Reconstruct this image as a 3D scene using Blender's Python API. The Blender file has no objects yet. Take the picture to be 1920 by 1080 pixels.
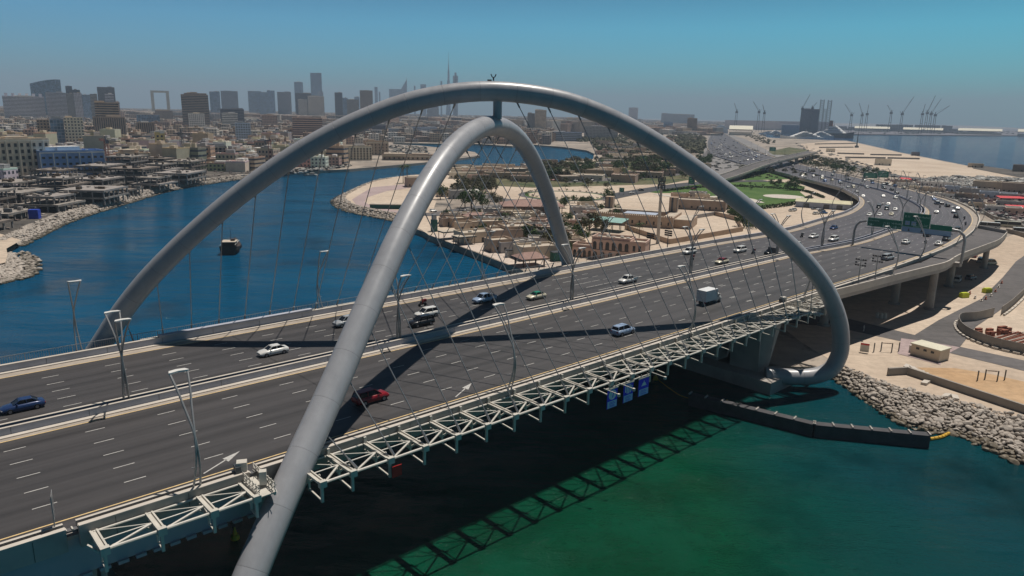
import bpy, bmesh, math, random
import numpy as np
from mathutils import Vector, Matrix
R_ = math.radians
random.seed(7)
scene = bpy.context.scene
# ------------------------------------------------------------ camera
F_PX, PITCH, ROLL = 1363.87, 0.23424, 0.02044
PHI, TC = 0.82811, 75.10876          # heading of the bridge and its lateral offset
DECK = 16.0
CAMZ = 36.83 + DECK
cF = Vector((0, math.cos(PITCH), -math.sin(PITCH))); cU0 = Vector((0, math.sin(PITCH), math.cos(PITCH))); cR0 = Vector((1, 0, 0))
cR = cR0 * math.cos(ROLL) + cU0 * math.sin(ROLL); cU = -cR0 * math.sin(ROLL) + cU0 * math.cos(ROLL)
cam = bpy.data.cameras.new("camera"); camo = bpy.data.objects.new("camera", cam); scene.collection.objects.link(camo)
M3 = Matrix((cR, cU, -cF)).transposed()
camo.matrix_world = Matrix.Translation((0, 0, CAMZ)) @ M3.to_4x4()
cam.sensor_width = 36; cam.lens = F_PX / 1920 * 36; cam.clip_start = 0.5; cam.clip_end = 60000
scene.camera = camo
# ------------------------------------------------------------ light
SUN_AZ = (0.2075, 0.2176); SUN_EL = R_(71)
world = bpy.data.worlds.new("World"); scene.world = world; world.use_nodes = True
wn = world.node_tree; wn.nodes.clear()
wo = wn.nodes.new("ShaderNodeOutputWorld"); bg = wn.nodes.new("ShaderNodeBackground"); sky = wn.nodes.new("ShaderNodeTexSky")
sky.sky_type = 'NISHITA'; sky.sun_disc = False; sky.sun_elevation = SUN_EL; sky.sun_rotation = math.atan2(SUN_AZ[0], SUN_AZ[1])
sky.air_density = 0.7; sky.dust_density = 1.2; sky.ozone_density = 3.0
tc_ = wn.nodes.new("ShaderNodeTexCoord"); sx = wn.nodes.new("ShaderNodeSeparateXYZ"); wn.links.new(tc_.outputs["Generated"], sx.inputs[0])
# the zenith is much deeper than the band above the horizon; the sea side is greener than the land side
rz = wn.nodes.new("ShaderNodeValToRGB"); wn.links.new(sx.outputs[2], rz.inputs[0]); e_ = rz.color_ramp.elements
e_[0].position = 0.0; e_[0].color = (1, 1, 1, 1); e_[1].position = 1.0; e_[1].color = (.07, .09, .15, 1)
for pz, c in ((.11, (.90, .97, 1, 1)), (.18, (.36, .44, .54, 1)), (.26, (.16, .20, .28, 1)), (.45, (.10, .13, .20, 1))): q = e_.new(pz); q.color = c
rx = wn.nodes.new("ShaderNodeMapRange"); wn.links.new(sx.outputs[0], rx.inputs[0]); rx.inputs[1].default_value = -.6; rx.inputs[2].default_value = .6
tn = wn.nodes.new("ShaderNodeMix"); tn.data_type = 'RGBA'; tn.inputs[6].default_value = (.38, 1.28, 1.50, 1); tn.inputs[7].default_value = (.20, 1.56, 1.50, 1); wn.links.new(rx.outputs[0], tn.inputs[0])
m1 = wn.nodes.new("ShaderNodeMix"); m1.data_type = 'RGBA'; m1.blend_type = 'MULTIPLY'; m1.inputs[0].default_value = 1; wn.links.new(sky.outputs[0], m1.inputs[6]); wn.links.new(tn.outputs[2], m1.inputs[7])
m2 = wn.nodes.new("ShaderNodeMix"); m2.data_type = 'RGBA'; m2.blend_type = 'MULTIPLY'; m2.inputs[0].default_value = 1; wn.links.new(m1.outputs[2], m2.inputs[6]); wn.links.new(rz.outputs[0], m2.inputs[7])
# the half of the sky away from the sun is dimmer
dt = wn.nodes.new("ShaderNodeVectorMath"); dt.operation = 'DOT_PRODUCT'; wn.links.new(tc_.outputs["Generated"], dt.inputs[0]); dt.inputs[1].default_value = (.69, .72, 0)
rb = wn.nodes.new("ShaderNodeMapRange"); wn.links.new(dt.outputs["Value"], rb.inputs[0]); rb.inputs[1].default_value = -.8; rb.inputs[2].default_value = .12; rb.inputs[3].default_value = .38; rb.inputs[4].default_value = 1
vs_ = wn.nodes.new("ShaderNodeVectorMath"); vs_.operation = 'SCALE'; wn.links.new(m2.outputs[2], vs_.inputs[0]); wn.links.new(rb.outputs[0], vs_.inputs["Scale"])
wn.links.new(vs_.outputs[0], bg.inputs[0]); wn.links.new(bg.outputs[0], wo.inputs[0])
bg.inputs[1].default_value = 0.075
sl = bpy.data.lights.new("sun", 'SUN'); sl.energy = 4.3; sl.angle = R_(0.53); sl.color = (1.0, 0.93, 0.84)
so = bpy.data.objects.new("sun", sl); scene.collection.objects.link(so)
_h = math.hypot(*SUN_AZ); sd = Vector((SUN_AZ[0] / _h * math.cos(SUN_EL), SUN_AZ[1] / _h * math.cos(SUN_EL), math.sin(SUN_EL)))
so.rotation_euler = sd.to_track_quat('Z', 'Y').to_euler(); so.location = (0, 0, 300)
scene.view_settings.view_transform = 'Standard'; scene.view_settings.look = 'None'; scene.view_settings.gamma = 1
scene.view_settings.exposure = 0.0
scene.cycles.use_denoising = True
scene.cycles.max_bounces = 5; scene.cycles.diffuse_bounces = 2; scene.cycles.glossy_bounces = 2; scene.cycles.volume_bounces = 0
scene.cycles.transparent_max_bounces = 6; scene.cycles.caustics_reflective = False; scene.cycles.caustics_refractive = False
scene.cycles.sample_clamp_indirect = 3
# ------------------------------------------------------------ where things stand
DD = Vector((math.sin(PHI), math.cos(PHI), 0)); NN = Vector((-math.cos(PHI), math.sin(PHI), 0))
def ray(x, y): return cF + cR * ((x - 960) / F_PX) + cU * ((540 - y) / F_PX)
def W(x, y, z=2.5):                       # the place on the level z that the photograph shows at x, y
    r = ray(x, y); t = (z - CAMZ) / r.z
    return Vector((r.x * t, r.y * t, z))
def WD(x, y, dist):                       # at a ground distance
    r = ray(x, y); t = dist / math.hypot(r.x, r.y); return Vector((r.x * t, r.y * t, CAMZ + r.z * t))
def DK(s, t, z=0.0): return DD * s + NN * (t + TC) + Vector((0, 0, z + DECK))
def RS(x, y, s):
    r = ray(x, y); k = s / r.dot(DD); return (r.dot(NN) * k - TC, CAMZ + r.z * k - DECK)   # t, z in the bridge's frame
def horizon(x): return 194.9 + .0204 * x
# ------------------------------------------------------------ helpers
def link(o): scene.collection.objects.link(o); return o
def tag(o, label=None, cat=None, group=None, kind=None):
    if label: o['label'] = label
    if cat: o['category'] = cat
    if group: o['group'] = group
    if kind: o['kind'] = kind
    return o
def empty(name, loc=(0, 0, 0), rz=0, label=None, cat=None, group=None):
    o = bpy.data.objects.new(name, None); link(o); o.location = loc; o.rotation_euler = (0, 0, rz); o.empty_display_size = .5
    return tag(o, label, cat, group)
def kids(o): return KIDS.get(o.name, [])
KIDS = {}
def setp(o, p):
    o.parent = p; KIDS.setdefault(p.name, []).append(o)
def copy_tree(o, parent=None, color=None):
    c = o.copy(); link(c)
    if parent: setp(c, parent)
    if color: c.color = color
    for ch in kids(o): copy_tree(ch, c, color)
    return c
def col_tree(o, color):
    o.color = color
    for ch in kids(o): col_tree(ch, color)
class MB:
    def __init__(s): s.v = []; s.f = []; s.m = []; s.uv = []; s.cur = 0; s.M = None
    def face(s, pts, uv=None):
        b = len(s.v)
        for p in pts:
            p = Vector(p)
            if s.M is not None: p = s.M @ p
            s.v.append(p)
        s.f.append(tuple(range(b, b + len(pts)))); s.m.append(s.cur); s.uv.append(uv)
    def add(s, vs, fs, uvs=None):
        b = len(s.v)
        for p in vs:
            p = Vector(p)
            if s.M is not None: p = s.M @ p
            s.v.append(p)
        for i, f in enumerate(fs): s.f.append(tuple(b + k for k in f)); s.m.append(s.cur); s.uv.append(uvs[i] if uvs else None)
    def box(s, x0, x1, y0, y1, z0, z1):
        s.add([(x0, y0, z0), (x1, y0, z0), (x1, y1, z0), (x0, y1, z0), (x0, y0, z1), (x1, y0, z1), (x1, y1, z1), (x0, y1, z1)],
              [(0, 3, 2, 1), (4, 5, 6, 7), (0, 1, 5, 4), (1, 2, 6, 5), (2, 3, 7, 6), (3, 0, 4, 7)])
    def cbox(s, c, sx, sy, sz, rz=0):     # centre of its base
        c = Vector(c); cs, sn = math.cos(rz), math.sin(rz); P = []
        for z in (0, sz):
            for a, b in ((-.5, -.5), (.5, -.5), (.5, .5), (-.5, .5)):
                x, y = a * sx, b * sy; P.append((c.x + x * cs - y * sn, c.y + x * sn + y * cs, c.z + z))
        s.add(P, [(0, 3, 2, 1), (4, 5, 6, 7), (0, 1, 5, 4), (1, 2, 6, 5), (2, 3, 7, 6), (3, 0, 4, 7)])
    def bar(s, a, b, w, h=None):          # a rectangular bar between two points
        a, b = Vector(a), Vector(b); h = h or w; d = (b - a)
        if d.length < 1e-6: return
        d.normalize(); u = Vector((0, 0, 1)); 
        if abs(d.z) > .95: u = Vector((1, 0, 0))
        r = d.cross(u).normalized() * (w / 2); u = r.cross(d).normalized() * (h / 2)
        P = [a - r - u, a + r - u, a + r + u, a - r + u, b - r - u, b + r - u, b + r + u, b - r + u]
        s.add(P, [(0, 1, 2, 3)[::-1], (4, 5, 6, 7), (0, 1, 5, 4), (1, 2, 6, 5), (2, 3, 7, 6), (3, 0, 4, 7)])
    def tube(s, pts, r, n=8, caps=True, ell=None):
        pts = [Vector(p) for p in pts]; N = len(pts)
        rr = r if isinstance(r, (list, tuple)) else [r] * N
        tg = [(pts[min(i + 1, N - 1)] - pts[max(i - 1, 0)]).normalized() for i in range(N)]
        u = Vector((0, 0, 1)) if abs(tg[0].z) < .9 else Vector((1, 0, 0))
        u = (u - tg[0] * u.dot(tg[0])).normalized(); vs = []; uvc = []; L = 0
        for i in range(N):
            if i: L += (pts[i] - pts[i - 1]).length
            u = (u - tg[i] * u.dot(tg[i])).normalized(); w = tg[i].cross(u)
            for k in range(n):
                a = 2 * math.pi * k / n; q = rr[i]
                vs.append(pts[i] + u * (math.cos(a) * q) + w * (math.sin(a) * q * (ell or 1)))
            uvc.append(L)
        fs = []; uvs = []
        for i in range(N - 1):
            for k in range(n):
                k2 = (k + 1) % n
                fs.append((i * n + k, i * n + k2, (i + 1) * n + k2, (i + 1) * n + k))
                uvs.append([(uvc[i], k / n), (uvc[i], (k + 1) / n), (uvc[i + 1], (k + 1) / n), (uvc[i + 1], k / n)])
        if caps:
            fs.append(tuple(range(n))[::-1]); uvs.append(None); fs.append(tuple((N - 1) * n + k for k in range(n))); uvs.append(None)
        s.add(vs, fs, uvs)
    def cyl(s, c, r, h, n=12, r2=None):
        c = Vector(c); r2 = r if r2 is None else r2
        vs = [(c.x + r * math.cos(2 * math.pi * k / n), c.y + r * math.sin(2 * math.pi * k / n), c.z) for k in range(n)]
        vs += [(c.x + r2 * math.cos(2 * math.pi * k / n), c.y + r2 * math.sin(2 * math.pi * k / n), c.z + h) for k in range(n)]
        fs = [(k, (k + 1) % n, n + (k + 1) % n, n + k) for k in range(n)] + [tuple(range(n))[::-1], tuple(range(n, 2 * n))]
        s.add(vs, fs)
    def prism(s, poly, z0, z1):
        n = len(poly); vs = [(p[0], p[1], z0) for p in poly] + [(p[0], p[1], z1) for p in poly]
        ar = sum(poly[i][0] * poly[(i + 1) % n][1] - poly[(i + 1) % n][0] * poly[i][1] for i in range(n))
        top = tuple(range(n, 2 * n)); bot = tuple(range(n))[::-1]; sd_ = [(k, (k + 1) % n, n + (k + 1) % n, n + k) for k in range(n)]
        if ar < 0: top = top[::-1]; bot = bot[::-1]; sd_ = [f[::-1] for f in sd_]
        s.add(vs, [top, bot] + sd_)
    def build(s, name, mats, parent=None, smooth=False, loc=None, sharp=35):
        me = bpy.data.meshes.new(name); off = Vector(loc) if loc is not None else None
        me.from_pydata([tuple(v - off) if off is not None else tuple(v) for v in s.v], [], s.f)
        mats = mats if isinstance(mats, (list, tuple)) else [mats]
        for m in mats: me.materials.append(m)
        if len(mats) > 1: me.polygons.foreach_set("material_index", s.m)
        if any(u for u in s.uv):
            l = me.uv_layers.new(name="UVMap"); k = 0; arr = []
            for f, u in zip(s.f, s.uv):
                for i in range(len(f)): arr += list(u[i]) if u else [0., 0.]
            l.data.foreach_set("uv", arr)
        if smooth:
            me.polygons.foreach_set("use_smooth", [True] * len(me.polygons)); me.set_sharp_from_angle(angle=R_(sharp))
        me.update()
        o = bpy.data.objects.new(name, me); link(o)
        if off is not None: o.location = off
        if parent: setp(o, parent)
        return o
def catmull(P, n=6):
    P = [np.array(p, float) for p in P]; out = []
    for i in range(len(P) - 1):
        p0 = P[max(i - 1, 0)]; p1 = P[i]; p2 = P[i + 1]; p3 = P[min(i + 2, len(P) - 1)]
        for k in range(n):
            t = k / n
            out.append(.5 * (2 * p1 + (p2 - p0) * t + (2 * p0 - 5 * p1 + 4 * p2 - p3) * t * t + (3 * p1 - p0 - 3 * p2 + p3) * t ** 3))
    out.append(P[-1]); return out
# ------------------------------------------------------------ materials
MATS = {}
def mat(name, col, rough=.7, metal=0., var=.12, scale=.4, bump=0., bscale=3., space='OBJ', stretch=None, objcol=False, spec=.5, dirt=None):
    m = bpy.data.materials.new(name); m.use_nodes = True; nt = m.node_tree; b = nt.nodes["Principled BSDF"]
    b.inputs["Roughness"].default_value = rough; b.inputs["Metallic"].default_value = metal; b.inputs["Specular IOR Level"].default_value = spec
    if space == 'OBJ': tc = nt.nodes.new("ShaderNodeTexCoord"); src = tc.outputs["Object"]
    elif space == 'UV': tc = nt.nodes.new("ShaderNodeTexCoord"); src = tc.outputs["UV"]
    else: tc = nt.nodes.new("ShaderNodeNewGeometry"); src = tc.outputs["Position"]
    if stretch:
        mp = nt.nodes.new("ShaderNodeMapping"); mp.inputs["Scale"].default_value = stretch; nt.links.new(src, mp.inputs[0]); src = mp.outputs[0]
    n = nt.nodes.new("ShaderNodeTexNoise"); n.inputs["Scale"].default_value = scale; n.inputs["Detail"].default_value = 6; n.inputs["Roughness"].default_value = .6
    nt.links.new(src, n.inputs["Vector"])
    rp = nt.nodes.new("ShaderNodeMapRange"); rp.inputs[1].default_value = .3; rp.inputs[2].default_value = .7; rp.inputs[3].default_value = 1 - var; rp.inputs[4].default_value = 1 + var
    nt.links.new(n.outputs[0], rp.inputs[0])
    hs = nt.nodes.new("ShaderNodeVectorMath"); hs.operation = 'SCALE'
    if objcol:
        oi = nt.nodes.new("ShaderNodeObjectInfo"); nt.links.new(oi.outputs["Color"], hs.inputs[0])
    else: hs.inputs[0].default_value = col[:3]
    nt.links.new(rp.outputs[0], hs.inputs["Scale"]); out = hs.outputs[0]
    if dirt:
        n2 = nt.nodes.new("ShaderNodeTexNoise"); n2.inputs["Scale"].default_value = dirt[1]; n2.inputs["Detail"].default_value = 8
        nt.links.new(src, n2.inputs["Vector"]); r2 = nt.nodes.new("ShaderNodeMapRange"); r2.inputs[1].default_value = dirt[2]; r2.inputs[2].default_value = dirt[2] + .15
        nt.links.new(n2.outputs[0], r2.inputs[0]); mx = nt.nodes.new("ShaderNodeMix"); mx.data_type = 'RGBA'; mx.inputs[7].default_value = (*dirt[0], 1)
        nt.links.new(r2.outputs[0], mx.inputs[0]); nt.links.new(out, mx.inputs[6]); out = mx.outputs[2]
    nt.links.new(out, b.inputs["Base Color"])
    if bump:
        nb = nt.nodes.new("ShaderNodeTexNoise"); nb.inputs["Scale"].default_value = bscale; nb.inputs["Detail"].default_value = 4; nt.links.new(src, nb.inputs["Vector"])
        bm_ = nt.nodes.new("ShaderNodeBump"); bm_.inputs["Strength"].default_value = 1; bm_.inputs["Distance"].default_value = bump
        nt.links.new(nb.outputs[0], bm_.inputs["Height"]); nt.links.new(bm_.outputs[0], b.inputs["Normal"])
    MATS[name] = m; return m
class NT:                                   # a short way to write node graphs
    def __init__(s, m): m.use_nodes = True; s.t = m.node_tree; s.b = s.t.nodes["Principled BSDF"]
    def n(s, ty, **k):
        o = s.t.nodes.new("ShaderNode" + ty)
        for a, v in k.items(): setattr(o, a, v)
        return o
    def l(s, a, b): s.t.links.new(a, b)
    def math(s, op, a, b=None, c=None):
        o = s.n("Math", operation=op)
        for i, q in enumerate((a, b, c)):
            if q is None: continue
            if isinstance(q, (int, float)): o.inputs[i].default_value = q
            else: s.l(q, o.inputs[i])
        return o.outputs[0]
    def mix(s, f, a, b):
        o = s.n("Mix", data_type='RGBA')
        if isinstance(f, (int, float)): o.inputs[0].default_value = f
        else: s.l(f, o.inputs[0])
        for i, q in ((6, a), (7, b)):
            if isinstance(q, tuple): o.inputs[i].default_value = (*q[:3], 1)
            else: s.l(q, o.inputs[i])
        return o.outputs[2]
    def noise(s, src, scale, detail=4, rough=.5):
        o = s.n("TexNoise"); o.inputs["Scale"].default_value = scale; o.inputs["Detail"].default_value = detail; o.inputs["Roughness"].default_value = rough
        if src is not None: s.l(src, o.inputs["Vector"])
        return o.outputs[0]
    def rng(s, v, a, b, c=0., d=1.):
        o = s.n("MapRange"); s.l(v, o.inputs[0])
        for i, q in enumerate((a, b, c, d)): o.inputs[i + 1].default_value = q
        return o.outputs[0]
    def mapping(s, src, sc=(1, 1, 1), rot=(0, 0, 0)):
        o = s.n("Mapping"); o.inputs["Scale"].default_value = sc; o.inputs["Rotation"].default_value = rot; s.l(src, o.inputs[0]); return o.outputs[0]
    def bump(s, h, dist, normal=None):
        o = s.n("Bump"); o.inputs["Distance"].default_value = dist; s.l(h, o.inputs["Height"])
        if normal: s.l(normal, o.inputs["Normal"])
        return o.outputs[0]

def archmat():
    m = bpy.data.materials.new("arch_paint"); g = NT(m); uv = g.n("TexCoord").outputs["UV"]; sp = g.n("SeparateXYZ"); g.l(uv, sp.inputs[0]); pos = g.n("NewGeometry").outputs["Position"]
    ring_ = g.math('LESS_THAN', g.math('FRACT', g.math('DIVIDE', sp.outputs[0], 6.1)), .012); seg = g.n("TexWhiteNoise", noise_dimensions='1D'); g.l(g.math('FLOOR', g.math('DIVIDE', sp.outputs[0], 6.1)), seg.inputs["W"])
    st = g.noise(g.mapping(uv, (.08, 14, 1)), 1., 5, .6); n = g.noise(pos, .5, 6, .65); st2 = g.noise(g.mapping(pos, (1.5, 1.5, .12)), 1., 4, .6)
    k = g.math('ADD', g.math('MULTIPLY', g.math('SUBTRACT', seg.outputs[0], .5), .07), g.math('ADD', g.math('MULTIPLY', g.math('SUBTRACT', st, .5), .22), g.math('ADD', g.math('MULTIPLY', g.math('SUBTRACT', n, .5), .25), g.math('MULTIPLY', g.math('SUBTRACT', st2, .5), .2))))
    k = g.math('SUBTRACT', g.math('ADD', 1., k), g.math('MULTIPLY', ring_, .28)); v = g.n("VectorMath", operation='SCALE'); v.inputs[0].default_value = (.35, .355, .375); g.l(k, v.inputs["Scale"]); g.l(v.outputs[0], g.b.inputs["Base Color"])
    g.l(g.rng(n, .3, .7, .28, .46), g.b.inputs["Roughness"]); g.b.inputs["Specular IOR Level"].default_value = .5; g.l(g.bump(g.math('MULTIPLY', ring_, -1.), .01), g.b.inputs["Normal"]); return m
M_arch = archmat()
M_steelw = mat("white_steel", (.56, .53, .47), .5, .0, .12, .6)
M_steeld = mat("dark_steel", (.10, .11, .12), .45, .5, .15, 1.)
M_cable = mat("cable_steel", (.30, .31, .32), .35, .7, .1, 1.)
M_conc = mat("concrete", (.37, .34, .31), .85, 0, .14, .25, .01, 2., space='POS', dirt=((.30, .27, .24), .35, .56))
M_concl = mat("pale_concrete", (.54, .49, .43), .85, 0, .10, .3, .005, 3., space='POS')
M_parap = mat("parapet_concrete", (.40, .41, .47), .8, 0, .10, .3, .0, 3., space='POS')
M_fascia = mat("girder_paint", (.33, .35, .40), .5, .1, .08, .15, 0, 1, space='POS')
M_grate = mat("grating", (.12, .12, .125), .7, .2, .2, 2.)
M_white = mat("road_paint", (.46, .45, .43), .7, 0, .18, 2.5, space='POS')
M_yellow = mat("yellow_road_paint", (.72, .52, .25), .7, 0, .15, 1.5, space='POS')
M_black = mat("slot_black", (.02, .02, .022), .7, 0, .1, 2.)
M_lamp = mat("lamp_paint", (.34, .34, .34), .4, .3, .08, 1.)
M_green = mat("sign_green", (.0, .17, .105), .4, 0, .05, 1.)
M_red = mat("red_plate", (.55, .02, .015), .5, 0, .05, 1.)
def asphalt(name, col, shoulder):
    m = bpy.data.materials.new(name); g = NT(m); uv = g.n("TexCoord").outputs["UV"]; sp = g.n("SeparateXYZ"); g.l(uv, sp.inputs[0])
    # UV: x metres along, y metres across; wheel paths darker in every lane
    w = g.math('SINE', g.math('MULTIPLY', sp.outputs[1], 2 * math.pi / 3.87)); st = g.noise(g.mapping(uv, (.012, .55, 1)), 1., 5, .6)
    f = g.noise(g.mapping(uv, (.5, .5, 1)), 1.2, 6, .7); big = g.noise(g.mapping(uv, (.02, .08, 1)), 1., 4)
    k = g.math('ADD', g.math('ADD', 1., g.math('MULTIPLY', w, .10)), g.math('MULTIPLY', g.math('SUBTRACT', st, .5), 2.0))
    k = g.math('ADD', k, g.math('MULTIPLY', g.math('SUBTRACT', f, .5), .28)); k = g.math('ADD', k, g.math('MULTIPLY', g.math('SUBTRACT', big, .5), .5))
    jt = g.math('LESS_THAN', g.math('FRACT', g.math('DIVIDE', g.math('ADD', sp.outputs[0], 9.), 41.)), .007); oil = g.noise(g.mapping(uv, (.035, .9, 1)), 1., 6, .7)
    k = g.math('SUBTRACT', k, g.math('ADD', g.math('MULTIPLY', jt, .5), g.math('MULTIPLY', g.rng(oil, .60, .70), .28)))
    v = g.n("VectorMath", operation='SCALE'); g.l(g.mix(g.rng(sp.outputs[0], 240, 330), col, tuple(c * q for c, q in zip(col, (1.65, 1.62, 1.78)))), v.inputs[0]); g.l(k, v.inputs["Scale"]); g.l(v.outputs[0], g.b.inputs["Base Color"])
    g.b.inputs["Roughness"].default_value = .6; g.b.inputs["Specular IOR Level"].default_value = .5
    g.l(g.bump(g.noise(g.mapping(uv, (1, 1, 1)), 9., 3), .01), g.b.inputs["Normal"]); return m
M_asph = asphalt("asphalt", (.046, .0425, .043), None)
M_shoulder = mat("shoulder_concrete", (.36, .31, .26), .85, 0, .16, .4, 0, 1, space='POS')
# ============================================================ the arch bridge
bridge = empty("arch_bridge", DK(81.6, 20, 0), 0, "long road bridge under two crossing grey tubular arches over the creek", "bridge")
bpy.context.view_layer.update()
BL = bridge.location.copy()
def bpart(mb, name, m, smooth=False, parent=None, label=None, loc=None):
    o = mb.build(name, m, None, smooth=smooth)
    # parts keep world coordinates: shift their meshes into the bridge's frame
    par = parent or bridge
    base = BL if par is bridge else BL
    o.data.transform(Matrix.Translation(-BL)); setp(o, par)
    if label: o['label'] = label
    return o
da = Vector((53.7, 30.5)).normalized(); db = Vector((53.7, -32.6)).normalized()
profB = [(-71.5, -13.5), (-69.5, -9), (-66.6, -5), (-63.7, -0.9), (-60.0, 4.5), (-55.9, 9.5), (-51.3, 14.2), (-46.5, 18.6), (-41.5, 22.8), (-36.3, 26.7), (-30.8, 30.4), (-25.1, 33.6), (-19.2, 36.3), (-13.1, 38.5), (-6.7, 39.9), (-0.3, 40.5), (6.3, 40.2), (12.7, 39.2), (19.0, 37.3), (25.1, 34.8), (31.0, 31.8), (36.6, 28.5), (42.0, 25.1), (47.4, 21.5), (52.6, 17.8), (57.8, 13.8), (62.8, 9.4), (67.2, 4.3), (70.4, -1.5), (71.6, -6.5)]
profA = [(-71.2, -9.0), (-69.5, -9.4), (-66.7, -6.9), (-62.3, -2.8), (-57.7, 1.1), (-53.1, 4.9), (-48.6, 8.8), (-44.1, 12.8), (-39.5, 16.7), (-34.9, 20.6), (-30.0, 24.2), (-24.9, 27.5), (-19.6, 30.3), (-14.0, 32.5), (-8.2, 34.0), (-2.2, 34.8), (3.7, 34.8), (9.7, 34.0), (15.4, 32.5), (21.0, 30.3), (26.4, 27.5), (31.5, 24.2), (36.4, 20.7), (41.1, 16.9), (45.7, 13.0), (50.2, 9.0), (54.7, 5.1), (59.1, 1.0), (63.1, -3.4), (66.5, -8.5), (68.5, -13.5)]
profA = [(-71.6, -13.4), (-69.4, -10.0)] + profA[2:]
def apt(dv, r, z): return DK(81.6 + dv.x * r, 20 + dv.y * r, z)
PB = [apt(db, r, z) for r, z in profB] + [DK(*q) for q in ((142.6, -17.0, -9.6), (141.2, -16.2, -12.0), (138.6, -14.0, -13.3), (135.5, -10.8, -13.6), (132.5, -7.2, -13.6))]
PA = [DK(*q) for q in ((11.5, -3.0, -14.6), (13.2, -8.6, -14.8), (16.2, -13.4, -15.2))] + [apt(da, r, z) for r, z in profA]
for P_, nm, lb in ((PB, 'arch', 'taller arch running from the far left edge to the near right edge'), (PA, 'arch', 'lower arch running from the near left edge to the far edge')):
    pts = [Vector(p) for p in catmull(P_, 4)]
    mb = MB(); mb.tube(pts, 1.64, 40); o = bpart(mb, nm, M_arch, True, label=lb)
mb = MB(); mb.tube([DK(82.8, 19.6, 36.0), DK(82.8, 19.6, 39.4)], .75, 16); bpart(mb, "strut", M_arch, True)
# beacon on the crown
mb = MB(); b0 = DK(82.0, 19.8, 42.2)
mb.cyl(b0, .12, .5, 8)
for sgn in (-1, 1): mb.tube([b0 + Vector((0, 0, .5)), b0 + Vector((sgn * .25, 0, .65)), b0 + Vector((sgn * .42, 0, 1.05))], .09, 6)
mb.box(b0.x - 1.0, b0.x - .3, b0.y - .3, b0.y + .3, b0.z - .1, b0.z + .18); bpart(mb, "beacon", M_steeld)
def strip(mb, prof, s0, s1, n=1):           # a cross-section (t, z) run along the bridge
    m = len(prof)
    for k in range(n):
        a, b = s0 + (s1 - s0) * k / n, s0 + (s1 - s0) * (k + 1) / n
        for i in range(m):
            p, q = prof[i], prof[(i + 1) % m]
            mb.face([DK(a, *p), DK(a, *q), DK(b, *q), DK(b, *p)])
    mb.face([DK(s0, *p) for p in prof][::-1]); mb.face([DK(s1, *p) for p in prof])
S0, S1 = -70., 192.
def rect(t0, t1, z0, z1): return [(t0, z0), (t0, z1), (t1, z1), (t1, z0)]
mb = MB(); strip(mb, rect(-7.2, 48.3, -.35, -.03), S0, S1); bpart(mb, "deck_slab", M_conc)
mb = MB(); strip(mb, [(-7.0, -.36), (-7.0, -4.1), (18.5, -4.3), (18.5, -.36)], S0, 29); strip(mb, [(-3.2, -.36), (-3.8, -3.4), (18.5, -4.2), (18.5, -.36)], 29.01, 137); strip(mb, [(22.5, -.36), (22.5, -4.3), (47.6, -4.1), (47.6, -.36)], S0, 137)
s = S0
while s < 28:
    mb.M = None; c = DK(s, -7.1, -4.35); mb.cbox(c, .9, .5, .3, math.pi / 2 - PHI); s += 1.53
bpart(mb, "girder", M_fascia)
# near parapet: two walls with a grating between them
sT = 26.9
for (a, b) in ((S0, 9.9), (10.9, 26.2), (27.4, S1)):
    mb = MB(); strip(mb, rect(-7.72, -7.25, -1.15, .93), a, b); bpart(mb, "outer_parapet", M_conc)
    mb = MB(); strip(mb, rect(-7.76, -7.2, .932, 1.02), a, b); strip(mb, rect(-6.66, -6.34, .932, 1.0), a, b); bpart(mb, "coping", M_concl)
    mb = MB(); strip(mb, rect(-6.62, -6.38, -.02, .93), a, b); bpart(mb, "inner_parapet", M_conc)
mb = MB(); strip(mb, rect(-7.24, -6.63, .35, .5), S0, S1); bpart(mb, "grating", M_grate)
mb = MB(); s = S0
while s < S1: mb.M = None; mb.cbox(DK(s, -6.93, .52), .12, .56, .10, math.pi / 2 - PHI); s += .5
bpart(mb, "grating_bar", M_steelw)
# vertical joints of the outer parapet
s = 1.
while s < 158: mb = MB(); mb.cbox(DK(s, -7.735, -1.1), .05, .03, 1.9, math.pi / 2 - PHI); bpart(mb, "parapet_joint", M_steeld); s += 6.4
# far parapet, ledge and railing
mb = MB(); strip(mb, rect(44.3, 44.75, -.02, 1.05), S0, S1); bpart(mb, "far_parapet", M_parap)
mb = MB(); strip(mb, rect(44.24, 44.8, 1.052, 1.13), S0, S1); strip(mb, rect(43.55, 44.2, -.02, .14), S0, S1); bpart(mb, "coping", M_concl)
mb = MB(); strip(mb, rect(44.76, 48.1, -.02, .05), S0, S1); bpart(mb, "walkway", M_conc)
mb = MB(); strip(mb, rect(47.85, 47.93, 1.25, 1.33), S0, 150); strip(mb, rect(47.85, 47.9, .15, .2), S0, 150); s = S0
while s < 150:
    mb.cbox(DK(s, 47.9, 0), .09, .09, 1.3, math.pi / 2 - PHI); s += 3.07
s = S0
while s < 150:
    mb.bar(DK(s + .2, 47.89, .22), DK(s + 2.8, 47.89, .22), .03, .03)
    for q in np.arange(.3, 2.8, .3): mb.bar(DK(s + q, 47.89, .2), DK(s + q, 47.89, 1.25), .035)
    s += 3.07
bpart(mb, "railing", M_lamp)
# a taller block of the far parapet beside the arch's foot
mb = MB(); strip(mb, rect(44.1, 45.0, 1.14, 1.5), 33.5, 60); bpart(mb, "parapet_block", M_parap)
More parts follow.
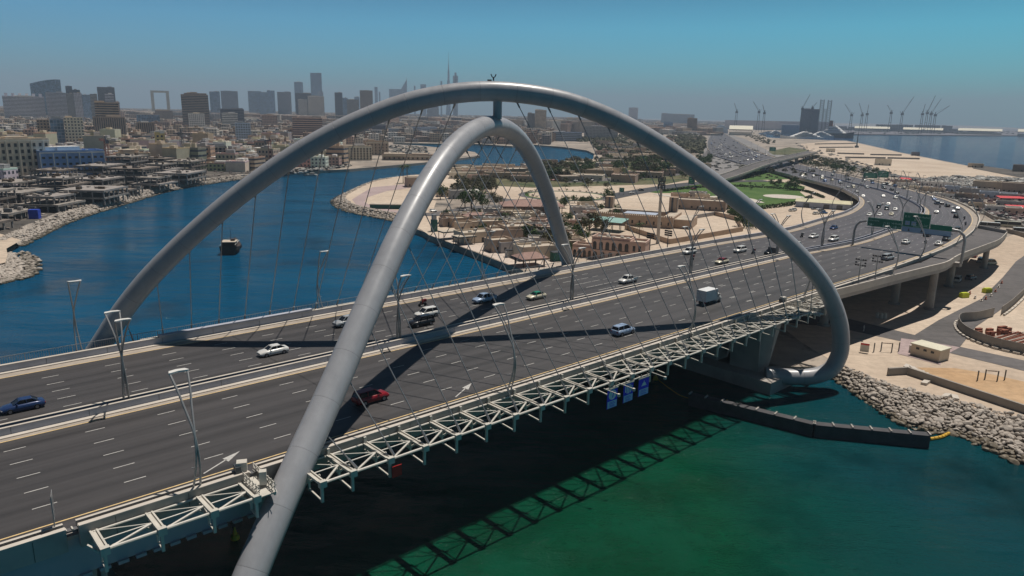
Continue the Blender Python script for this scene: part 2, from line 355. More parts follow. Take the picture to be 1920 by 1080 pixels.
# median
mb = MB(); strip(mb, rect(20.0, 20.3, -.02, .95), S0, S1); strip(mb, rect(21.25, 21.55, -.02, .95), S0, S1); bpart(mb, "median_barrier", M_parap)
mb = MB(); strip(mb, rect(19.95, 20.35, .952, 1.02), S0, S1); strip(mb, rect(21.2, 21.6, .952, 1.02), S0, S1); strip(mb, rect(19.2, 19.94, -.02, .13), S0, S1); bpart(mb, "coping", M_concl)
mb = MB(); strip(mb, rect(20.31, 21.24, -.03, .2), S0, S1); bpart(mb, "median_slot", M_black)  # near-black strip along the floor of the median slot
s = 2.
while s < 180:
    mb = MB(); mb.cbox(DK(s, 19.985, 0), .04, .03, .93, math.pi / 2 - PHI); bpart(mb, "parapet_joint", M_steeld); mb = MB(); mb.cbox(DK(s, 44.285, 0), .04, .03, 1.03, math.pi / 2 - PHI); bpart(mb, "parapet_joint", M_steeld); s += 8
# piers: two raking legs with ribs on a footing
def pier(sc, mir):
    r = MB()
    def slab(sb0, sb1, st0, st1, t0, t1):
        zb, zt = -13.6, -4.32
        P = [DK(sb0, t0, zb), DK(sb1, t0, zb), DK(sb1, t1, zb), DK(sb0, t1, zb), DK(st0, t0, zt), DK(st1, t0, zt), DK(st1, t1, zt), DK(st0, t1, zt)]
        q = MB(); q.add(P, [(0, 3, 2, 1), (4, 5, 6, 7), (0, 1, 5, 4), (1, 2, 6, 5), (2, 3, 7, 6), (3, 0, 4, 7)]); bpart(q, "pier", M_conc)
    for t0 in (-5.5, 26.):
        slab(sc - 2.2, sc + 1.8, sc + .5 * mir - 3.2, sc + 2.6 * mir + 3.2, t0, t0 + 6.5); slab(sc - 2.2, sc + 1.8, sc + .5 * mir - 3.2, sc + 2.6 * mir + 3.2, t0 + 9.5, t0 + 16)
    for t0 in (-6.1, 3.6):
        for k in range(6):
            f = k / 6
            a = sc - 1.9 + f * 3.4; b = sc + .5 * mir - 2.6 + f * 5.6
            r = MB(); r.bar(DK(a + .2, t0 + .45, -13.0), DK(b + .3, t0 + .45, -4.6), .22, .5); bpart(r, "pier_rib", M_conc)
    r = MB(); r.M = None; strip(r, rect(-10.5, 44, -16.2, -13.5), sc - 6, sc + 5); bpart(r, "footing", M_conc)
pier(134.8, 1); pier(11.0, -1)
# outrigger trusses
def truss(nodes, ti, to, zc=.15, xx=999, ends=True):
    N = len(nodes); mb = MB(); mb.tube([DK(nodes[0], ti, zc), DK(nodes[-1], ti, zc)], .12, 8); mb.tube([DK(nodes[0], to, zc), DK(nodes[-1], to, zc)], .15, 8)
    bpart(mb, "truss_chord", M_steelw, True)
    mb = MB(); tm = ti + (to - ti) * .52
    for k, s in enumerate(nodes):
        for q in (-.26, .26):
            mb.bar(DK(s + q, ti + .05, zc + .05), DK(s + q, to - .1, zc + .05), .15, .26)
        mb.bar(DK(s, ti + .4, zc + .0), DK(s, to, zc + .0), .42, .06)
    bpart(mb, "cross_beam", M_steelw)
    mb = MB()
    for k in range(N - 1):
        a, b = nodes[k], nodes[k + 1]
        mb.tube([DK(a + .3, to, zc), DK(b - .3, tm if a < xx else ti + .2, zc)], .125, 6)
        mb.tube([DK(a + .3, ti, zc), DK(b - .3, tm, zc)], .07, 6)
        mb.tube([DK(a + .3, tm, zc), DK(b - .3, tm, zc)], .08, 6)
        if a > xx: mb.tube([DK(a + .3, tm, zc), DK(b - .3, to - .1, zc)], .1, 6)
    bpart(mb, "truss_brace", M_steelw, True)
    for s in nodes:
        mb = MB(); mb.cbox(DK(s, to + .1, -2.0), .26, .26, 2.0, math.pi / 2 - PHI)
        mb.bar(DK(s, to + .1, -1.9), DK(s, ti - 2.1, -1.7), .16, .16)
        mb.cbox(DK(s, ti - 2.2, -1.8), .2, .2, 1.8, math.pi / 2 - PHI)
        mb.bar(DK(s, ti - 2.2, -.9), DK(s + .9, ti - 2.9, -.1), .2, .2); mb.bar(DK(s, ti - 2.2, -.9), DK(s - .9, ti - 1.5, -.1), .2, .2)
        mb.bar(DK(s, ti - 2.2, -1.0), DK(s, -7.2, -.7), .25, .3)
        mb.cbox(DK(s, to - .1, -.25), .75, .5, .7, math.pi / 2 - PHI)
        bpart(mb, "truss_hanger", M_steelw)
nodes = [31.4] + [34.9 + 4.6 * k for k in range(23)]
truss(nodes, -8.0, -13.1, xx=78); truss([11.9, 16.5, 21.1, 25.2], -8.0, -11.6); truss([140.5, 145.1, 149.7], -8.0, -12.4, xx=0)
# gangways by the arch feet
for s_, sE in ((26.4, -11.4), (137.9, -14.8)):
    g = MB(); g.bar(DK(s_, -6.2, .1), DK(s_, sE, -.1), 1.5, .12)
    for q in (-.8, .8):
        g.bar(DK(s_ + q, -6.2, 1.15), DK(s_ + q, sE, .95), .07); g.bar(DK(s_ + q, -6.2, .65), DK(s_ + q, sE, .45), .05); g.bar(DK(s_ + q, -6.2, .0), DK(s_ + q, sE, -.2), .18, .35)
        for k in range(8): t = -6.2 + k * (sE + 6.2) / 7; g.bar(DK(s_ + q, t, 0), DK(s_ + q, t, 1.15), .07)
        for k in range(7): t = -6.2 + k * (sE + 6.2) / 7; g.bar(DK(s_ + q, t, .1), DK(s_ + q, t - 1.2, 1.0), .05); g.bar(DK(s_ + q, t, 1.0), DK(s_ + q, t - 1.2, .1), .05)
    g.cbox(DK(s_ - .6, -6.9, .9), 1.0, .9, 1.1, .3); g.cbox(DK(s_ + .4, -9.6, .3), .7, .7, 1.4, .3)
    bpart(g, "gangway", M_steelw)
    g = MB(); g.cbox(DK(s_ - 1.1, -6.9, .6), .5, 1.1, 1.1, .6); bpart(g, "gangway_gate", M_steeld)
# cables
def interp(prof, key, idx=0):
    ks = [q[idx] for q in prof]; return ks
def zat(prof, r):
    xs = [q[0] for q in prof]; i = int(np.argmax(xs)); pr = prof[:i + 1]
    return float(np.interp(r, [q[0] for q in pr], [q[1] for q in pr]))
def cable(prof, dv, s, tb, zb):
    r = (s - 81.6) / dv.x; z = zat(prof, r)
    if z < 3.2: return
    top = apt(dv, r, z - 1.6); bot = DK(s + .6, tb, zb); c = MB(); c.tube([bot, top], .075, 6)
    v = (top - bot).normalized(); c.tube([bot, bot + v * 1.6], .14, 6); c.tube([top - v * .9, top + v * .3], .15, 6)
    bpart(c, "cable", M_cable, True)
for s in nodes: cable(profA if s < 81 else profB, da if s < 81 else db, s, -13.0, .4)
for k in range(25):
    s = 30.5 + 4.6 * k; cable(profB if s < 81 else profA, db if s < 81 else da, s, 49.6, -.3)
# maintenance posts on the inner chord, and the far truss chord out of sight of the road
for s in nodes: mb = MB(); mb.cbox(DK(s, -7.95, .2), .3, .25, .75, math.pi / 2 - PHI); bpart(mb, "truss_bracket", M_steelw)
mb = MB(); mb.tube([DK(32, 49.6, -.3), DK(140, 49.6, -.3)], .15, 8); s = 30.5
while s < 140: mb.bar(DK(s, 47.7, -.8), DK(s, 49.7, -.4), .2, .3); s += 4.6
bpart(mb, "truss_chord", M_steelw)
# ============================================================ water and land
m = bpy.data.materials.new("water"); g = NT(m); pos = g.n("NewGeometry").outputs["Position"]
sp = g.n("SeparateXYZ"); g.l(pos, sp.inputs[0])
gq = g.rng(g.noise(pos, .045, 4, .6), .50, .70)
# green in the shallow creek mouth beside the near rocks, blue elsewhere
dx = g.math('SUBTRACT', sp.outputs[0], 22); dy = g.math('SUBTRACT', sp.outputs[1], 92)
dist = g.math('SQRT', g.math('ADD', g.math('MULTIPLY', g.math('MULTIPLY', dx, dx), .9), g.math('MULTIPLY', g.math('MULTIPLY', dy, dy), 1.2)))
wob = g.math('ADD', dist, g.math('MULTIPLY', g.math('SUBTRACT', g.noise(pos, .02, 3), .5), 60))
fg = g.rng(wob, 62, 112)
patch = g.rng(g.noise(pos, .05, 5, .65), .35, .7)
green = g.mix(patch, (.0015, .038, .017), (.003, .066, .036)); blue = g.mix(g.rng(g.noise(g.mapping(pos, (.01, .03, 1)), 1., 4), .35, .65), (.0015, .056, .122), (.0025, .076, .158))
teal = (.002, .044, .056); fe = g.rng(g.math('ADD', sp.outputs[0], g.math('MULTIPLY', g.math('SUBTRACT', g.noise(pos, .03, 3), .5), 30)), 26, 62); green = g.mix(fe, green, teal)
g.l(g.mix(g.rng(sp.outputs[0], 250, 450), g.mix(fg, green, blue), (.001, .022, .085)), g.b.inputs["Base Color"])
g.b.inputs["IOR"].default_value = 1.2; g.l(g.rng(gq, 0, 1, .12, .5), g.b.inputs["Specular IOR Level"]); g.l(g.rng(gq, 0, 1, .08, .04), g.b.inputs["Roughness"])
n1 = g.noise(g.mapping(pos, (.35, .9, 1), (0, 0, .4)), 1., 5, .6); n2 = g.noise(g.mapping(pos, (1.6, 3.2, 1), (0, 0, -.3)), 1., 4, .6); n3 = g.noise(g.mapping(pos, (.05, .12, 1), (0, 0, .2)), 1., 3)
n4 = g.noise(g.mapping(pos, (3.5, 5.5, 1)), 1., 3, .6)
b1 = g.bump(n1, .24); b2 = g.bump(g.math('ADD', n2, g.math('MULTIPLY', g.math('MULTIPLY', n4, gq), 3.2)), .2, b1); g.l(g.bump(n3, 2.2, b2), g.b.inputs["Normal"])
M_water = m
mb = MB(); mb.face([(-30000, -800, 0), (30000, -800, 0), (30000, 32000, 0), (-30000, 32000, 0)]); tag(mb.build("water", M_water), kind="structure")
def ground(name, colA, colB, sc=.03, fine=.5, rough=.9, bump=.05, dark=None):
    m = bpy.data.materials.new(name); g = NT(m); pos = g.n("NewGeometry").outputs["Position"]
    a = g.rng(g.noise(pos, sc, 6, .6), .35, .65); c = g.mix(a, colA, colB); f = g.noise(pos, fine, 5, .7)
    v = g.n("VectorMath", operation='SCALE'); g.l(c, v.inputs[0]); g.l(g.rng(f, .25, .75, .78, 1.22), v.inputs["Scale"]); out = v.outputs[0]
    tr_ = g.noise(g.mapping(pos, (.02, .35, 1), (0, 0, .7)), 1., 5, .6); out = g.mix(g.math('MULTIPLY', g.rng(tr_, .56, .66), .35), out, tuple(c * .62 for c in colA))
    if dark:
        out = g.mix(g.rng(g.noise(pos, dark[1], 8, .7), dark[2], dark[2] + .08), out, dark[0])
    g.l(out, g.b.inputs["Base Color"]); g.b.inputs["Roughness"].default_value = rough; g.b.inputs["Specular IOR Level"].default_value = .2
    if bump: g.l(g.bump(f, bump), g.b.inputs["Normal"])
    return m
M_sand = ground("sand", (.47, .375, .29), (.60, .50, .40), .012, .35, dark=((.27, .22, .17), .05, .62))
M_city = ground("city_ground", (.26, .22, .185), (.42, .36, .30), .02, .15, dark=((.10, .095, .09), .03, .55))
M_plaza = ground("plaza_paving", (.54, .45, .38), (.60, .51, .44), .05, .8)
M_pink = ground("pink_paving", (.36, .28, .275), (.42, .33, .32), .05, .8)
M_orange = ground("orange_soil", (.46, .30, .17), (.52, .36, .22), .05, .5)
M_lawn = ground("lawn", (.055, .115, .025), (.09, .15, .04), .06, 1.0, dark=((.10, .10, .05), .1, .62))
M_scrub = ground("scrub", (.05, .075, .03), (.16, .14, .08), .05, .4)
M_road2 = ground("old_asphalt", (.11, .105, .105), (.15, .14, .14), .03, .5)
M_dark = ground("dark_yard", (.07, .065, .06), (.16, .14, .12), .04, .4, dark=((.02, .02, .02), .08, .55))
M_quay = mat("quay_wall", (.10, .09, .085), .9, 0, .2, .3, .02, 2, space='POS')
GZ = 2.5
from mathutils.geometry import delaunay_2d_cdt
def tess(P):
    r = delaunay_2d_cdt([Vector((p[0], p[1])) for p in P], [], [tuple(range(len(P)))], 1, 1e-4)
    assert len(r[0]) == len(P), (len(r[0]), len(P))
    om = [o[0] for o in r[3]]; fs = []
    for f in r[2]:
        a, b, c = (r[0][f[0]], r[0][f[1]], r[0][f[2]]); q = tuple(om[k] for k in f)
        fs.append(q if (b - a).cross(c - a) > 0 else q[::-1])
    return fs
def sheet(name, px, m, z=GZ, label=None, skirt=None):
    P = [W(x, y, z) if not isinstance(x, str) else None for x, y in px]
    me = bpy.data.meshes.new(name); me.from_pydata([tuple(p) for p in P], [], tess(P)); me.materials.append(m); o = link(bpy.data.objects.new(name, me)); tag(o, label, kind="structure")
    return o, P
# outline of the main land: left bank, round the creek, the park's shore, the quay, under the bridge, the near rocks
SH_left = [(-260, 640), (-120, 560), (-5, 528), (30, 520), (49, 505), (46, 488), (25, 474), (36, 462), (70, 444), (105, 426), (150, 408), (200, 392), (250, 377), (300, 362), (350, 351), (420, 340), (470, 334), (530, 330), (655, 317), (802, 304), (900, 292), (890, 285), (845, 279), (790, 273), (735, 270)]
SH_creek = [(738, 268), (900, 270), (960, 274), (1000, 271), (1060, 276), (1100, 282), (1114, 288), (1112, 298), (1085, 302), (1035, 308), (1020, 317), (965, 317), (900, 320), (850, 323), (770, 328), (720, 338), (687, 345), (650, 361), (626, 375), (629, 387), (652, 398), (700, 408), (735, 415), (765, 424), (802, 437), (802, 440), (900, 476), (980, 507)]
P_under = [DK(126, 44, -13.5), DK(131, 20, -13.5), DK(133, 0, -13.5)]
SH_rocks = [(1560, 700), (1600, 731), (1647, 762), (1686, 792), (1736, 800), (1751, 812), (1795, 814), (1825, 829), (1870, 849), (1925, 876), (2050, 940), (2400, 1080)]
SH_sea = [(2300, 420), (1990, 345), (1915, 330), (1825, 312.5), (1690, 286), (1615, 269), (1587.5, 263.5), (1560, 263)]
def inland(pts, d, side=1):
    Q = []
    for i, p in enumerate(pts):
        t = (pts[min(i + 1, len(pts) - 1)] - pts[max(i - 1, 0)]).normalized(); Q.append(Vector((p.x - t.y * d * side, p.y + t.x * d * side, GZ)))
    return Q
BK_left = [W(x, y, 0) for x, y in SH_left[:18]]; IN_left = inland(BK_left, 7)
k0 = [i for i, q in enumerate(SH_creek) if q == (720, 338)][0]; BK_park = [W(x, y, 0) for x, y in SH_creek[k0:k0 + 8]]; IN_park = inland(BK_park, 5)
BK_rocks = [W(x, y, 0) for x, y in [(1552, 702), (1594, 733), (1642, 766), (1690, 796), (1745, 812), (1792, 816), (1832, 834), (1890, 860), (2030, 930), (2400, 1100)]]
IN_rocks = [W(x, y) for x, y in [(1578, 690), (1618, 707), (1668, 729), (1712, 740), (1765, 754), (1850, 774), (1930, 796), (2060, 836), (2300, 920), (2700, 1060)]]
P = IN_left + [W(x, y, GZ) for x, y in SH_left[18:] + SH_creek[:k0]] + IN_park + [W(x, y, GZ) for x, y in SH_creek[k0 + 8:]] + P_under + IN_rocks + [W(x, y, GZ) for x, y in SH_sea]
shoreP = P[:]
P += [W(1440, 258, GZ), W(1420, 250, GZ), W(1440, 246, GZ)] + [W(1600, 251, GZ), W(1760, 253, GZ), W(1925, 253.5, GZ), Vector((2950, 4200, GZ)), Vector((3720, 5400, GZ)), Vector((7250, 10500, GZ))]
P = [Vector((p.x, p.y, GZ)) for p in P]
P += [Vector((15500, 26000, GZ)), Vector((-16000, 26000, GZ)), Vector((-16000, 1500, GZ)), Vector((-900, 120, GZ))]
LANDXY = [(p.x, p.y) for p in P]
nP = len(P); fs = tess(P) + [(i, (i + 1) % nP, nP + (i + 1) % nP, nP + i) for i in range(nP)]
me = bpy.data.meshes.new("ground"); me.from_pydata([tuple(p) for p in P] + [(p.x, p.y, -2) for p in P], [], fs); me.materials.append(M_city); og = link(bpy.data.objects.new("ground", me)); tag(og, kind="structure")
M_bank = ground("bank", (.20, .17, .13), (.30, .26, .21), .3, 1.5, bump=.1)
def bank(A, B, ext=3.0):
    mb = MB()
    A2 = [Vector((a.x + (a.x - b.x) * .35, a.y + (a.y - b.y) * .35, -.9)) for a, b in zip(A, B)]
    for i in range(len(A) - 1):
        mb.face([Vector((B[i].x, B[i].y, 1.8)), Vector((B[i + 1].x, B[i + 1].y, 1.8)), A2[i + 1], A2[i]])
    tag(mb.build("bank", M_bank), kind="structure")
bank(BK_left, IN_left); bank(BK_park, IN_park); bank(BK_rocks, IN_rocks)
# ============================================================ surfaces on the ground
PG = [(W(x, y, GZ)) for x, y in [(1112, 299), (1085, 303), (1035, 309), (1020, 318), (965, 318), (900, 321), (850, 324), (770, 329)]] + IN_park + [W(x, y, GZ) for x, y in [(802, 439), (900, 475), (979, 506), (1090, 520), (1400, 470), (1640, 420), (1625, 372), (1480, 330), (1360, 300), (1250, 295)]]
def wsheet(name, P, m, z):
    me = bpy.data.meshes.new(name); me.from_pydata([(p.x, p.y, z) for p in P], [], tess(P)); me.materials.append(m); return tag(link(bpy.data.objects.new(name, me)), kind="structure")
wsheet("park_ground", PG, M_sand, GZ + .05)
sheet("plaza", [(806, 441), (900, 474.5), (979, 505), (1090, 512), (1075, 480), (1010, 466), (930, 452), (870, 434)], M_plaza, GZ + .1)
sheet("promenade_path", [(698, 351), (676, 364), (660, 374), (668, 384), (712, 395), (750, 402), (762, 397), (700, 388), (684, 379), (688, 370), (726, 358), (770, 352), (765, 345)], M_pink, GZ + .1)
sheet("dark_yard", [(880, 330), (1030, 325), (1115, 302), (1250, 300), (1330, 330), (1250, 345), (1000, 352), (860, 345)], M_scrub, GZ + .09)
sheet("dark_yard", [(820, 372), (930, 372), (1010, 386), (1080, 420), (1080, 470), (960, 450), (860, 415), (810, 400)], M_city, GZ + .09)
sheet("lawn", [(1200, 358), (1245, 347), (1330, 338), (1385, 340), (1480, 342), (1510, 350), (1500, 360), (1515, 372), (1480, 384), (1420, 392), (1370, 380), (1300, 362), (1230, 362)], M_lawn, GZ + .1)
sheet("lawn", [(1370, 330), (1390, 318), (1450, 314), (1520, 318), (1560, 326), (1600, 334), (1590, 342), (1480, 336), (1400, 338)], M_lawn, GZ + .1)
sheet("paving", [(1420, 392), (1520, 372), (1570, 362), (1605, 366), (1612, 390), (1560, 412), (1460, 425)], M_sand, GZ + .15)
sheet("near_shore_ground", [(1578, 688), (1500, 640), (1400, 560), (1500, 520), (1700, 520), (1900, 440), (2100, 400), (2600, 560), (2600, 1000), (2300, 918), (2060, 834), (1930, 794), (1850, 772), (1765, 752), (1712, 738), (1668, 727), (1618, 705)], M_sand, GZ + .05)
sheet("orange_soil", [(1720, 689), (1790, 690), (1860, 702), (1940, 720), (1940, 772), (1860, 752), (1800, 728)], M_orange, GZ + .1)
sheet("pink_paving", [(1690, 634), (1735, 640), (1800, 651), (1775, 664), (1763, 684), (1683, 663)], M_pink, GZ + .12)
sheet("service_road", [(1400, 575), (1560, 590), (1715, 628), (1800, 650), (1940, 680), (1940, 700), (1790, 664), (1700, 642), (1560, 612), (1400, 600)], M_road2, GZ + .1)
sheet("service_road", [(1715, 628), (1760, 600), (1840, 560), (1880, 520), (1905, 490), (1990, 430), (2060, 430), (1960, 500), (1925, 545), (1870, 585), (1830, 612), (1800, 650)], M_road2, GZ + .14)
sheet("reclaimed_land", [(1562, 264), (1587, 264.5), (1615, 270), (1690, 287), (1825, 313.5), (1915, 331), (1940, 336), (1880, 345), (1760, 335), (1690, 330), (1600, 305), (1520, 286), (1500, 270)], M_sand, GZ + .1)
sheet("market_yard", [(1640, 335), (1760, 336), (1890, 346), (2000, 350), (2300, 420), (1990, 440), (1900, 432), (1860, 415), (1800, 378), (1700, 350)], M_city, GZ + .08)
for cx_, rx_, m_, h_ in ((1060, 88, M_road2, .12), (1060, 77, M_lawn, .16), (1060, 70, M_sand, .2)):
    c = W(cx_, 367); rr = rx_ / F_PX * c.length
    mb = MB(); mb.face([(c.x + rr * math.cos(a * math.pi / 24), c.y + rr * math.sin(a * math.pi / 24), GZ + h_) for a in range(48)])
    tag(mb.build("road" if m_ is M_road2 else ("lawn" if m_ is M_lawn else "island_ground"), m_), kind="structure")
c = W(1470, 369); rr = 35 / F_PX * c.length; mb = MB(); mb.face([(c.x + rr * math.cos(a * math.pi / 24), c.y + rr * math.sin(a * math.pi / 24), GZ + .2) for a in range(48)]); tag(mb.build("paving", M_concl), kind="structure")
def pxroad(pts, w, name="road", m=None, z=GZ + .13, n=6):
    P = [Vector(p) for p in catmull([W(x, y, z) for x, y in pts], n)]; mb = MB(); L = 0; prev = None
    for i, p in enumerate(P):
        tg = (P[min(i + 1, len(P) - 1)] - P[max(i - 1, 0)]).normalized(); nn = Vector((-tg.y, tg.x, 0)) * (w / 2)
        cur = (p - nn, p + nn)
        if prev: l2 = L + (p - P[i - 1]).length; mb.face([prev[0], cur[0], cur[1], prev[1]], [(L, 0), (l2, 0), (l2, w), (L, w)]); L = l2
        prev = cur
    return tag(mb.build(name, m or M_asph), kind="structure"), P
pxroad([(1130, 372), (1180, 362), (1240, 352), (1300, 344), (1370, 340), (1440, 339)], 15, z=GZ + .19)
pxroad([(1000, 374), (975, 376), (940, 374), (900, 366), (870, 360), (840, 358)], 12, m=M_road2, z=GZ + .18)
pxroad([(990, 374), (960, 385), (900, 388), (850, 396), (815, 402), (780, 400)], 11, m=M_road2, z=GZ + .17)
pxroad([(1050, 340), (1130, 337), (1220, 330), (1290, 324), (1350, 318)], 20, m=M_road2, z=GZ + .16)
pxroad([(1050, 330), (1130, 327), (1200, 321), (1270, 312), (1320, 302)], 18, m=M_sand, z=GZ + .15)
pxroad([(1480, 290), (1560, 305), (1650, 325), (1720, 335), (1800, 345)], 22, m=M_road2, z=GZ + .2)
pxroad([(1510, 296), (1580, 312), (1650, 330)], 10, m=M_sand, z=GZ + .22)
pxroad([(1230, 364), (1300, 372), (1350, 368), (1400, 372), (1425, 380)], 6, m=M_concl, z=GZ + .21)
# ============================================================ the highway
secs = []
for s in list(range(-70, 206, 12)): secs.append([DK(s, -6.3), DK(s, 20.0), DK(s, 21.5), DK(s, 44.3)])
curve = [(-.3, (1762, 473), (1603, 456), (1468, 434)), (-1, (1805, 450), (1665, 436), (1535, 415)), (-2, (1828, 430), (1712, 419), (1585, 400)), (-3, (1835, 414), (1732, 404), (1606, 388)),
         (-4, (1828, 400), (1733, 393), (1612, 379)), (-5, (1810, 387), (1720, 383), (1609, 371)), (-6, (1777, 374), (1698, 373), (1594, 362)), (-7, (1740, 364), (1668, 361.5), (1575, 353)),
         (-8, (1700, 353.5), (1625, 350), (1545, 345)), (-9.2, (1657, 344), (1580, 339), (1510, 336.5)), (-10.5, (1600, 330.5), (1530, 327), (1472, 326.5)), (-11.8, (1540, 317), (1477, 314), (1425, 315.5)),
         (-12.6, (1470, 299.5), (1420, 300), (1372, 302)), (-12.9, (1420, 284), (1380, 286), (1335, 289)), (-12.95, (1388, 268), (1355, 270), (1325, 272)), (-13, (1364, 254), (1347, 256), (1330, 257)), (-13, (1352, 247), (1345, 248), (1335, 248.5))]
for z, a, b, c in curve:
    A, B, C = (W(*q, DECK + z) for q in (a, b, c)); d_ = (C - B).normalized(); secs.append([A, B, B + d_ * 1.5, C])
LN = [[Vector(p) for p in catmull([q[i] for q in secs], 6)] for i in range(4)]
NST = len(LN[0]); ILAST = (len(range(-70, 206, 12)) - 1) * 6
def ribbon(A, B, name, m, dz=0., kind="structure", rows=1, vref=None):
    mb = MB(); L = 0
    for i in range(len(A) - 1):
        l2 = L + ((A[i + 1] + B[i + 1]) - (A[i] + B[i])).length / 2
        w0 = (B[i] - A[i]).length; w1 = (B[i + 1] - A[i + 1]).length; up = Vector((0, 0, dz))
        mb.face([A[i] + up, A[i + 1] + up, B[i + 1] + up, B[i] + up], [(L, 0), (l2, 0), (l2, w1), (L, w0)]); L = l2
    o = mb.build(name, m)
    return tag(o, kind=kind) if kind else o
def lerp(A, B, f, off=0): return [a + (b - a) * f + (b - a).normalized() * off for a, b in zip(A, B)]
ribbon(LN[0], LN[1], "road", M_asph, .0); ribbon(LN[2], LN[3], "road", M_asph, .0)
ribbon(lerp(LN[1], LN[0], 0, .06), lerp(LN[1], LN[0], 0, 1.5), "shoulder", M_shoulder, .012); ribbon(lerp(LN[3], LN[2], 0, .06), lerp(LN[3], LN[2], 0, 2.3), "shoulder", M_shoulder, .012)
i0 = ILAST
ribbon(lerp(LN[0], LN[1], 0, .06)[i0:], lerp(LN[0], LN[1], 0, 2.6)[i0:], "shoulder", M_shoulder, .012)
# painted lines
mk = MB(); yl = MB(); UP = Vector((0, 0, .02))
def line_along(mb, C, w):
    for i in range(len(C) - 1):
        t = (C[i + 1] - C[i]).normalized(); n = Vector((-t.y, t.x, 0)) * (w / 2); mb.face([C[i] - n + UP, C[i + 1] - n + UP, C[i + 1] + n + UP, C[i] + n + UP])
for Ln_ in (lerp(LN[0], LN[1], 0, 2.3), lerp(LN[1], LN[0], 0, 1.62), lerp(LN[3], LN[2], 0, 2.4)): line_along(yl, Ln_, .17)
for k in range(-10, 18):
    for r in range(5):
        s = 8.6 + 7.9 * k; t = 3.8745 * r; mk.face([DK(s, t - .07, .02), DK(s + 2.05, t - .07, .02), DK(s + 2.05, t + .07, .02), DK(s, t + .07, .02)])
        s = 0.5 + 7.9 * k; t = 25.5 + 3.26 * r; mk.face([DK(s, t - .07, .02), DK(s + 2.05, t - .07, .02), DK(s + 2.05, t + .07, .02), DK(s, t + .07, .02)])
for r in range(5):
    for q in (0, 1.4, 2.8):
        s = 118 + q * 2.1 - r * .3; t = 24 + 3.26 * r + 1.6; mk.face([DK(s, t - .09, .02), DK(s + 2.6, t - .09, .02), DK(s + 2.6, t + .09, .02), DK(s, t + .09, .02)])
for (A, B, o0, o1) in ((LN[0], LN[1], 2.3, 1.6), (LN[3], LN[2], 2.4, .4)):
    for r in range(1, 6):
        C = []
        for i in range(ILAST - 30, NST):
            w = (B[i] - A[i]).length; C.append(A[i] + (B[i] - A[i]).normalized() * (o0 + (w - o0 - o1) * r / 6))
        cum = [0.]
        for i in range(len(C) - 1): cum.append(cum[-1] + (C[i + 1] - C[i]).length)
        xs, ys, zs = [[p[q] for p in C] for q in range(3)]
        at_ = lambda u: Vector((np.interp(u, cum, xs), np.interp(u, cum, ys), np.interp(u, cum, zs)))
        for k in range(int(min(cum[-1], 700) / 7.9)):
            a = at_(k * 7.9 + 1); b = at_(k * 7.9 + 3.05); dct = (b - a).normalized(); n = Vector((-dct.y, dct.x, 0)) * .08
            mk.face([a - n + UP, b - n + UP, b + n + UP, a + n + UP])
def arrow(mb, s, t):
    a = DK(s, t, .022); d_ = (DK(s + 4.8, t + 2.6, .022) - a).normalized(); n = Vector((-d_.y, d_.x, 0))
    mb.face([a - n * .09, a + d_ * 3.4 - n * .09, a + d_ * 3.4 + n * .09, a + n * .09]); mb.face([a + d_ * 3.1 - n * .55, a + d_ * 5.6, a + d_ * 3.4 + n * .5])
arrow(mk, 23.2, -3.2); arrow(mk, 56.2, -3.2)
tag(mk.build("lane_marking", M_white), kind="structure"); tag(yl.build("edge_line", M_yellow), kind="structure")
# the viaduct beyond the arches
via = empty("viaduct", DK(230, 15, -3), 0, "curving pale concrete viaduct carrying the highway inland from the bridge on round columns", "viaduct")
VL = via.location.copy()
def vpart(mb, name, m, smooth=False, label=None):
    o = mb.build(name, m, None, smooth=smooth); o.data.transform(Matrix.Translation(-VL)); setp(o, via)
    if label: o['label'] = label
    return o
def rail_wall(C, side, w, h0, h1):          # a wall strip along a line; side = inward unit vectors
    mb = MB()
    for i in range(len(C) - 1):
        a, b = C[i], C[i + 1]; sa, sb = side[i] * w, side[i + 1] * w; P = [a, a + sa, b + sb, b]
        lo_ = [p + Vector((0, 0, h0)) for p in P]; hi = [p + Vector((0, 0, h1)) for p in P]
        mb.face(hi); mb.face([lo_[0], lo_[3], hi[3], hi[0]]); mb.face([lo_[2], lo_[1], hi[1], hi[2]]); 
    return mb
def inward(A, B): return [(b - a).normalized() for a, b in zip(A, B)]
def neg(v): return [-q for q in v]
in03 = inward(LN[0], LN[1]); in32 = inward(LN[3], LN[2])
J = ILAST - 6
vpart(rail_wall(LN[1][J:], in03[J:], .3, -.02, .9), "median_barrier", M_parap); vpart(rail_wall(LN[2][J:], neg(in32)[J:], .3, -.02, .9), "median_barrier", M_parap)
vpart(rail_wall(LN[3][J:], neg(in32)[J:], .4, -.02, 1.05), "far_parapet", M_parap); vpart(rail_wall(LN[0][J:], neg(in03)[J:], .4, -.02, .9), "near_parapet", M_concl)
